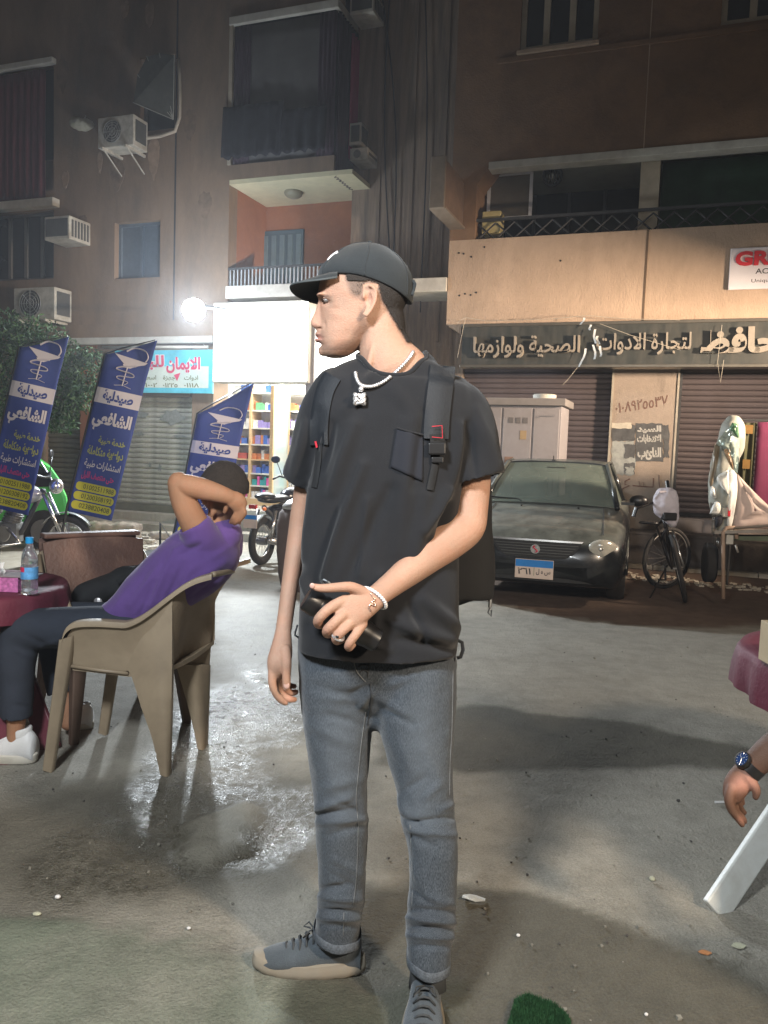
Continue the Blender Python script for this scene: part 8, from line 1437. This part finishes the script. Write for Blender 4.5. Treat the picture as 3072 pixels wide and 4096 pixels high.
for ci, (x, y, r_) in enumerate(cl):
    q = W3(x, y, 11.3)
    for k in range(int(2600 * r_)):
        dv = Vector([random.gauss(0, 1) for _ in range(3)]).normalized() * (r_ * random.random() ** .45 * 1.25); p = q + Vector((dv.x * 1.15, dv.y, dv.z * .85)); a = Vector([random.uniform(-1, 1) for _ in range(3)]).normalized(); b = a.cross(Vector([random.uniform(-1, 1) for _ in range(3)])).normalized(); L = random.uniform(.022, .05); w_ = L * .33
        (mb if random.random() < .65 else mb2).add([p - a * L, p + b * w_, p + a * L, p - b * w_], [(0, 1, 2, 3)])
o = mb.build('crown', M_LEAF, TR, fix=False); o['kind'] = 'stuff'; o = mb2.build('crown', M_LEAF2, TR, fix=False); o['kind'] = 'stuff'

# ================================================================ motorcycles, green car
def motorcycle(label, loc, rz, tank_m, lean=.0, chr_=M_CHR, scale=1.0):
    t = thing('motorcycle', label, 'motorcycle', loc, rz); Z = lambda x, y, z: Vector((x, y + lean * z, z)); R_ = .29
    def whl(x):
        mb = MB(); mb.tube([Z(x + (R_ - .04) * math.cos(a), 0, R_ + (R_ - .04) * math.sin(a)) for a in [2 * math.pi * k / 32 for k in range(32)]], .045, 8, closed=True); w = mb.build('wheel', M_TYRE, t, smooth=True, world=False); mb = MB(); mb.tube([Z(x + (R_ - .09) * math.cos(a), 0, R_ + (R_ - .09) * math.sin(a)) for a in [2 * math.pi * k / 32 for k in range(32)]], .014, 6, closed=True); mb.build('rim', chr_, w, world=False, smooth=True)
        mb = MB()
        for k in range(18): a = 2 * math.pi * k / 18; mb.tube([Z(x, .02 * (-1) ** k, R_), Z(x + (R_ - .09) * math.cos(a), 0, R_ + (R_ - .09) * math.sin(a))], .0025, 4)
        mb.tube([Z(x, -.06, R_), Z(x, .06, R_)], .05, 12); mb.build('spokes', M_RIM, w, world=False)
        mb = MB(); mb.grid([[Z(x + (R_ + .03) * math.cos(a), s_, R_ + (R_ + .03 - abs(s_) * .2) * math.sin(a)) for s_ in (-.06, -.03, 0, .03, .06)] for a in [math.radians(d) for d in range(30, 160, 13)]], thick=.004, vec=(0, 0, 1)); mb.build('mudguard', M_CARB, t, smooth=True, world=False)
    whl(0); whl(1.25)
    for s_ in (-1, 1): mb = MB(); mb.tube([Z(1.25, .09 * s_, R_), Z(1.02, .09 * s_, .82)], .022, 8); mb.build('fork', chr_, t, smooth=True, world=False); mb = MB(); mb.tube([Z(0, .11 * s_, R_ + .02), Z(.10, .12 * s_, .66)], .025, 8); mb.build('shock', chr_, t, smooth=True, world=False)
    mb = MB(); mb.tube([Z(1.0, 0, .86), Z(.75, 0, .35), Z(.45, 0, .30), Z(.30, 0, .55), Z(.02, 0, .70)], .03, 8); mb.tube([Z(1.02, 0, .84), Z(.3, 0, .66)], .03, 8); mb.tube([Z(0, .07, R_), Z(.5, .07, .33)], .02, 6); mb.tube([Z(0, -.07, R_), Z(.5, -.07, .33)], .02, 6); mb.build('frame', M_BARS, t, smooth=True, world=False)
    mb = MB(); mb.box(Z(.60, 0, .36), .14, .12, .11); mb.tube([Z(.62, 0, .42), Z(.70, 0, .60)], .085, 14); 
    for k in range(5): mb.tube([Z(.635 + .012 * k, 0, .46 + .028 * k), Z(.638 + .012 * k, 0, .468 + .028 * k)], .105, 14)
    mb.build('engine', mat('engine_grey', (.16, .16, .155), .5, metal=.4, var=.3), t, world=False, bevel=.01)
    for s_ in (-1, 1): mb = MB(); mb.tube([Z(.60, s_ * .12, .36), Z(.60, s_ * .16, .36)], .095, 18); mb.build('engine_cover', chr_, t, world=False, bevel=.01)
    mb = MB(); mb.ell(Z(.76, 0, .80), (.24, .13, .12), 20, 12); mb.build('fuel_tank', tank_m, t, smooth=True, world=False); mb = MB(); mb.ell(Z(.28, 0, .79), (.36, .13, .055), 20, 10); mb.ell(Z(.05, 0, .83), (.18, .11, .05), 14, 8); mb.build('seat', M_BPL, t, smooth=True, world=False)
    mb = MB(); mb.ell(Z(.38, 0, .62), (.18, .14, .10), 14, 8); mb.build('side_cover', tank_m, t, smooth=True, world=False)
    mb = MB(); mb.tube([Z(.88, .34, 1.0), Z(.98, .30, 1.04), Z(1.04, .1, 1.0), Z(1.04, -.1, 1.0), Z(.98, -.30, 1.04), Z(.88, -.34, 1.0)], .014, 8); mb.build('handlebar', M_BPL, t, smooth=True, world=False)
    for s_ in (-1, 1): mb = MB(); mb.tube([Z(.99, .26 * s_, 1.04), Z(.99, .34 * s_, 1.22)], .006, 6); mb.ell(Z(.98, .36 * s_, 1.26), (.012, .07, .05), 12, 8); mb.build('mirror', M_BPL, t, smooth=True, world=False)
    mb = MB(); mb.ell(Z(1.14, 0, .90), (.08, .09, .09), 14, 10); mb.build('headlamp', chr_, t, smooth=True, world=False)
    mb = MB(); mb.tube([Z(.66, -.15, .42), Z(.80, -.16, .26), Z(.55, -.17, .22), Z(.1, -.18, .27), Z(-.18, -.18, .33)], [.022, .022, .025, .04, .045], 10); mb.build('exhaust', chr_, t, smooth=True, world=False)
    mb = MB(); mb.box(Z(-.24, 0, .72), .02, .05, .025); mb.build('tail_lamp', mat('tail_red', (.4, .02, .02), .3), t, world=False, bevel=.006)
    for s_ in (-1, 1): mb = MB(); mb.ell(Z(-.22, .14 * s_, .70), (.03, .025, .025), 10, 6); mb.build('indicator', mat('indicator_orange_bright', (.7, .16, .03), .3), t, smooth=True, world=False)
    mb = MB(); mb.box(Z(-.30, 0, .55), .004, .09, .08); mb.build('number_plate', mat('plate_cream'), t, world=False, bevel=.003); mb = MB(); mb.box(Z(-.305, 0, .60), .003, .088, .025); mb.build('plate_band', mat('plate_blue'), t, world=False); mb = MB(); mb.tube([Z(.5, .12, .28), Z(.42, .22, 0.01)], .012, 6); mb.build('kickstand', M_BARS, t, world=False)
    t.scale = (scale,) * 3; return t
p = G(20, 2272, -.1); motorcycle('black and chrome motorcycle in front of the green car, left of the middle banner', (p.x - .72, p.y + .25, -.1), math.radians(6), mat('tank_silver', (.45, .46, .45), .25, metal=.5, var=.2), 0)
p = G(1025, 2272, -.1); motorcycle('black motorcycle with orange rear indicator between the seated man and the standing man', (p.x + .02, p.y + .28, -.1), math.radians(70), mat('tank_black', (.015, .015, .02), .25, var=.1), 0)
GC = thing('small_car', 'small bright green car parked behind the black and chrome motorcycle', 'car', W3(150, 2080, 10.6)); M_GRC = mat('car_green', (.09, .52, .10), .4, var=.08, coat=.3); oc = [(-420, 2110), (-430, 1990), (-330, 1940), (-220, 1850), (-100, 1828), (100, 1826), (160, 1838), (205, 1868), (238, 1915), (268, 1985), (277, 2035), (274, 2070), (262, 2112)]
def ext(pts, d0, dep, name, m, parent, bev=0): mb = MB(); mb.prism([W3(x, y, d0) for x, y in pts], Vector((-.45 * dep, dep, 0)).normalized() * dep); return mb.build(name, m, parent, bevel=bev, smooth=False)
gb = ext(oc, 10.4, 1.35, 'body', M_GRC, GC, .06); ext([(120, 1856), (160, 1862), (198, 1896), (222, 1945), (120, 1950)], 10.385, .012, 'side_window', M_GLASS, GC); ext([(-90, 1856), (108, 1856), (108, 1950), (-100, 1950)], 10.385, .012, 'side_window', M_GLASS, GC)
mb = MB(); mb.tube([W3(164, 1850, 10.37), W3(196, 1900, 10.37), W3(226, 1960, 10.37)], .012); mb.build('window_trim', M_CHR, GC); mb = MB(); mb.tube([W3(110, 1960, 10.38), W3(112, 2100, 10.38)], .006, 5); mb.build('door_gap', M_GRL, GC)
for x in (180, -300): q = W3(x, 2125, 10.42); mb = MB(); mb.tube([q - Vector((0, .06, 0)), q + Vector((0, .15, 0))], .28, 26); wq = mb.build('wheel', M_TYRE, GC, bevel=.02); mb = MB(); mb.tube([q - Vector((0, .07, 0)), q - Vector((0, .06, 0))], .16, 20); mb.build('rim', M_RIM, wq)

# ================================================================ cloth covered barrel behind the standing man's arm
cb = G(1190, 2372, -.1); CVB = thing('covered_barrel', 'brown cloth covered barrel with a silver lid behind the standing man\'s hanging arm', 'barrel', (cb.x, cb.y + .1, -.1)); mb = MB(); c_ = Vector((cb.x + .02, cb.y + .25, 0)); mb.loft([[c_ + Vector(((r_ + .012 * math.sin(7 * a + z * 5)) * math.cos(a), (r_ + .012 * math.sin(7 * a + z * 5)) * math.sin(a), z)) for a in [2 * math.pi * k / 48 for k in range(48)]] for z, r_ in ((-.1, .21), (.05, .25), (.3, .27), (.55, .265), (.68, .24), (.72, .20))]); mb.build('cover', mat('cover_brown', (.10, .065, .055), .85, var=.2), CVB, smooth=True)
mb = MB(); mb.loft([[c_ + Vector((r_ * math.cos(a), r_ * math.sin(a), z)) for a in [2 * math.pi * k / 36 for k in range(36)]] for z, r_ in ((.72, .22), (.75, .22), (.80, .17), (.83, .10), (.84, .02))]); mb.build('lid', mat('lid_silver', (.45, .44, .42), .4, metal=.5), CVB, smooth=True)

# ================================================================ rubble and concrete blocks on the pavement
def rock(label, px, py, sx, sy, sz, m, rz=0, seed=0, nme='concrete_block', cat='block', rnd=.3):
    p = G(px, py, -.1); t = thing(nme, label, cat, (p.x, p.y, -.1)); mb = MB(); c = Vector((p.x, p.y + sy, -.1 + sz)); X = Vector((math.cos(rz), math.sin(rz), 0)); Y = Vector((-math.sin(rz), math.cos(rz), 0)); mb.box(c, sx, sy, sz, ax=(X, Y, Vector((0, 0, 1)))); me = fuse(mb, max(.02, sz * .22), 2); relief(me, sz * rnd, 5, seed=seed, oct=4); o = link_mesh('stone', me, m, t); return t
M_CBR = mat('concrete_brownish', (.27, .22, .17), .95, var=.25, vscale=6, bmp=1.0, bscale=22); M_PKB = mat('brick_pinkish', (.34, .20, .15), .9, var=.2, bmp=.6)
rock('long broken concrete block lying on the rubble below the middle banner', 440, 2170, .36, .16, .13, M_CBR, -.05, 1); rock('flat topped concrete block in front of the pale steps', 640, 2085, .17, .16, .10, M_CBR, 0, 2); rock('thin concrete slab behind the purple shirt', 635, 2158, .16, .12, .05, M_CONC, .1, 3); rock('pinkish brick standing on the rubble by the banner base', 395, 2178, .075, .06, .09, M_PKB, .3, 4, 'brick', 'brick', .15)
rock('low dark kerb lump left of the long broken block', 300, 2150, .3, .1, .07, M_CONC, 0, 5)
rock('long pale kerb slab behind the broken blocks', 560, 2118, .62, .2, .06, M_CONC, -.12, 6)
mb = MB(); random.seed(11)
for k in range(420):
    x = random.uniform(180, 620); y = random.uniform(2172, 2262) if random.random() < .75 else random.uniform(2120, 2180); p = G(x, y, -.1); s = random.uniform(.01, .045) * (1 if random.random() < .85 else 1.8); b = len(mb.v)
    vs = [p + Vector((s * random.uniform(.6, 1.2) * i, s * random.uniform(.6, 1.2) * j, s * .5 * (k2 + 1) * random.uniform(.6, 1))) for i in (-1, 1) for j in (-1, 1) for k2 in (-1, 1)]; mb.add(vs, [(0, 1, 3, 2), (4, 6, 7, 5), (0, 4, 5, 1), (2, 3, 7, 6), (0, 2, 6, 4), (1, 5, 7, 3)])
o = mb.build('rubble', M_CONC, None); tag(o, 'pale stone rubble scattered along the pavement on the left', 'rubble', kind='stuff')
mb = MB()
for k in range(160):
    x = random.uniform(2480, 3150); p = G(x, lerp(2300, 2370, (x - 2480) / 670) + random.uniform(-14, 14), -.1); s = random.uniform(.008, .03); mb.add([p + Vector((s * random.uniform(.6, 1.4) * i, s * random.uniform(.6, 1.2) * j, s * .4 * (k2 + 1))) for i in (-1, 1) for j in (-1, 1) for k2 in (-1, 1)], [(0, 1, 3, 2), (4, 6, 7, 5), (0, 4, 5, 1), (2, 3, 7, 6), (0, 2, 6, 4), (1, 5, 7, 3)])
o = mb.build('gravel', M_CONC, None); tag(o, 'gravel and litter along the kerb on the right', 'gravel', kind='stuff')
# lamp on a post out of frame at the right that lights the brown building
lp = Vector((5.9, 6.9, 2.7)); SL = thing('street_lamp', 'warm street lamp on a post beyond the right edge', 'street lamp', (lp.x, lp.y, -.1)); mb = MB(); mb.tube([(lp.x, lp.y + .12, -.1), (lp.x, lp.y + .12, 3.1)], .045, 12); mb.build('post', M_BARS, SL)
ld_ = (Vector((.6, 11.4, 2.7)) - lp).normalized(); lx_ = Vector((ld_.y, -ld_.x, 0)); mb = MB(); mb.box(lp + ld_ * .45 + Vector((0, 0, .26)), .5, .5, .012, ax=(ld_, lx_, Vector((0, 0, 1)))); mb.build('cutoff_hood', M_BARS, SL)  # unseen plate over the lamp, added to cut its light off above
mb = MB(); mb.box(lp - ld_ * .07, .04, .17, .17, ax=(ld_, lx_, Vector((0, 0, 1)))); mb.build('lamp_head', M_BARS, SL)

HAZE = 0.0026
# thin haze volume, added so the floodlight glows like lens bloom
mb = MB(); mb.box((0, 12, 7), 34, 36, 8.4); hz = mb.mesh('added_haze'); HZM = bpy.data.materials.new('bloom_haze'); HZM.use_nodes = True; nt = HZM.node_tree; nt.nodes.clear(); out_ = nt.nodes.new('ShaderNodeOutputMaterial'); pv = nt.nodes.new('ShaderNodeVolumePrincipled'); pv.inputs['Color'].default_value = (.9, .93, 1, 1); pv.inputs['Density'].default_value = HAZE; pv.inputs['Anisotropy'].default_value = .5; nt.links.new(pv.outputs[0], out_.inputs['Volume'])
o = link_mesh('added_haze', hz, HZM); tag(o, 'thin added haze glowing round the floodlight', kind='stuff')
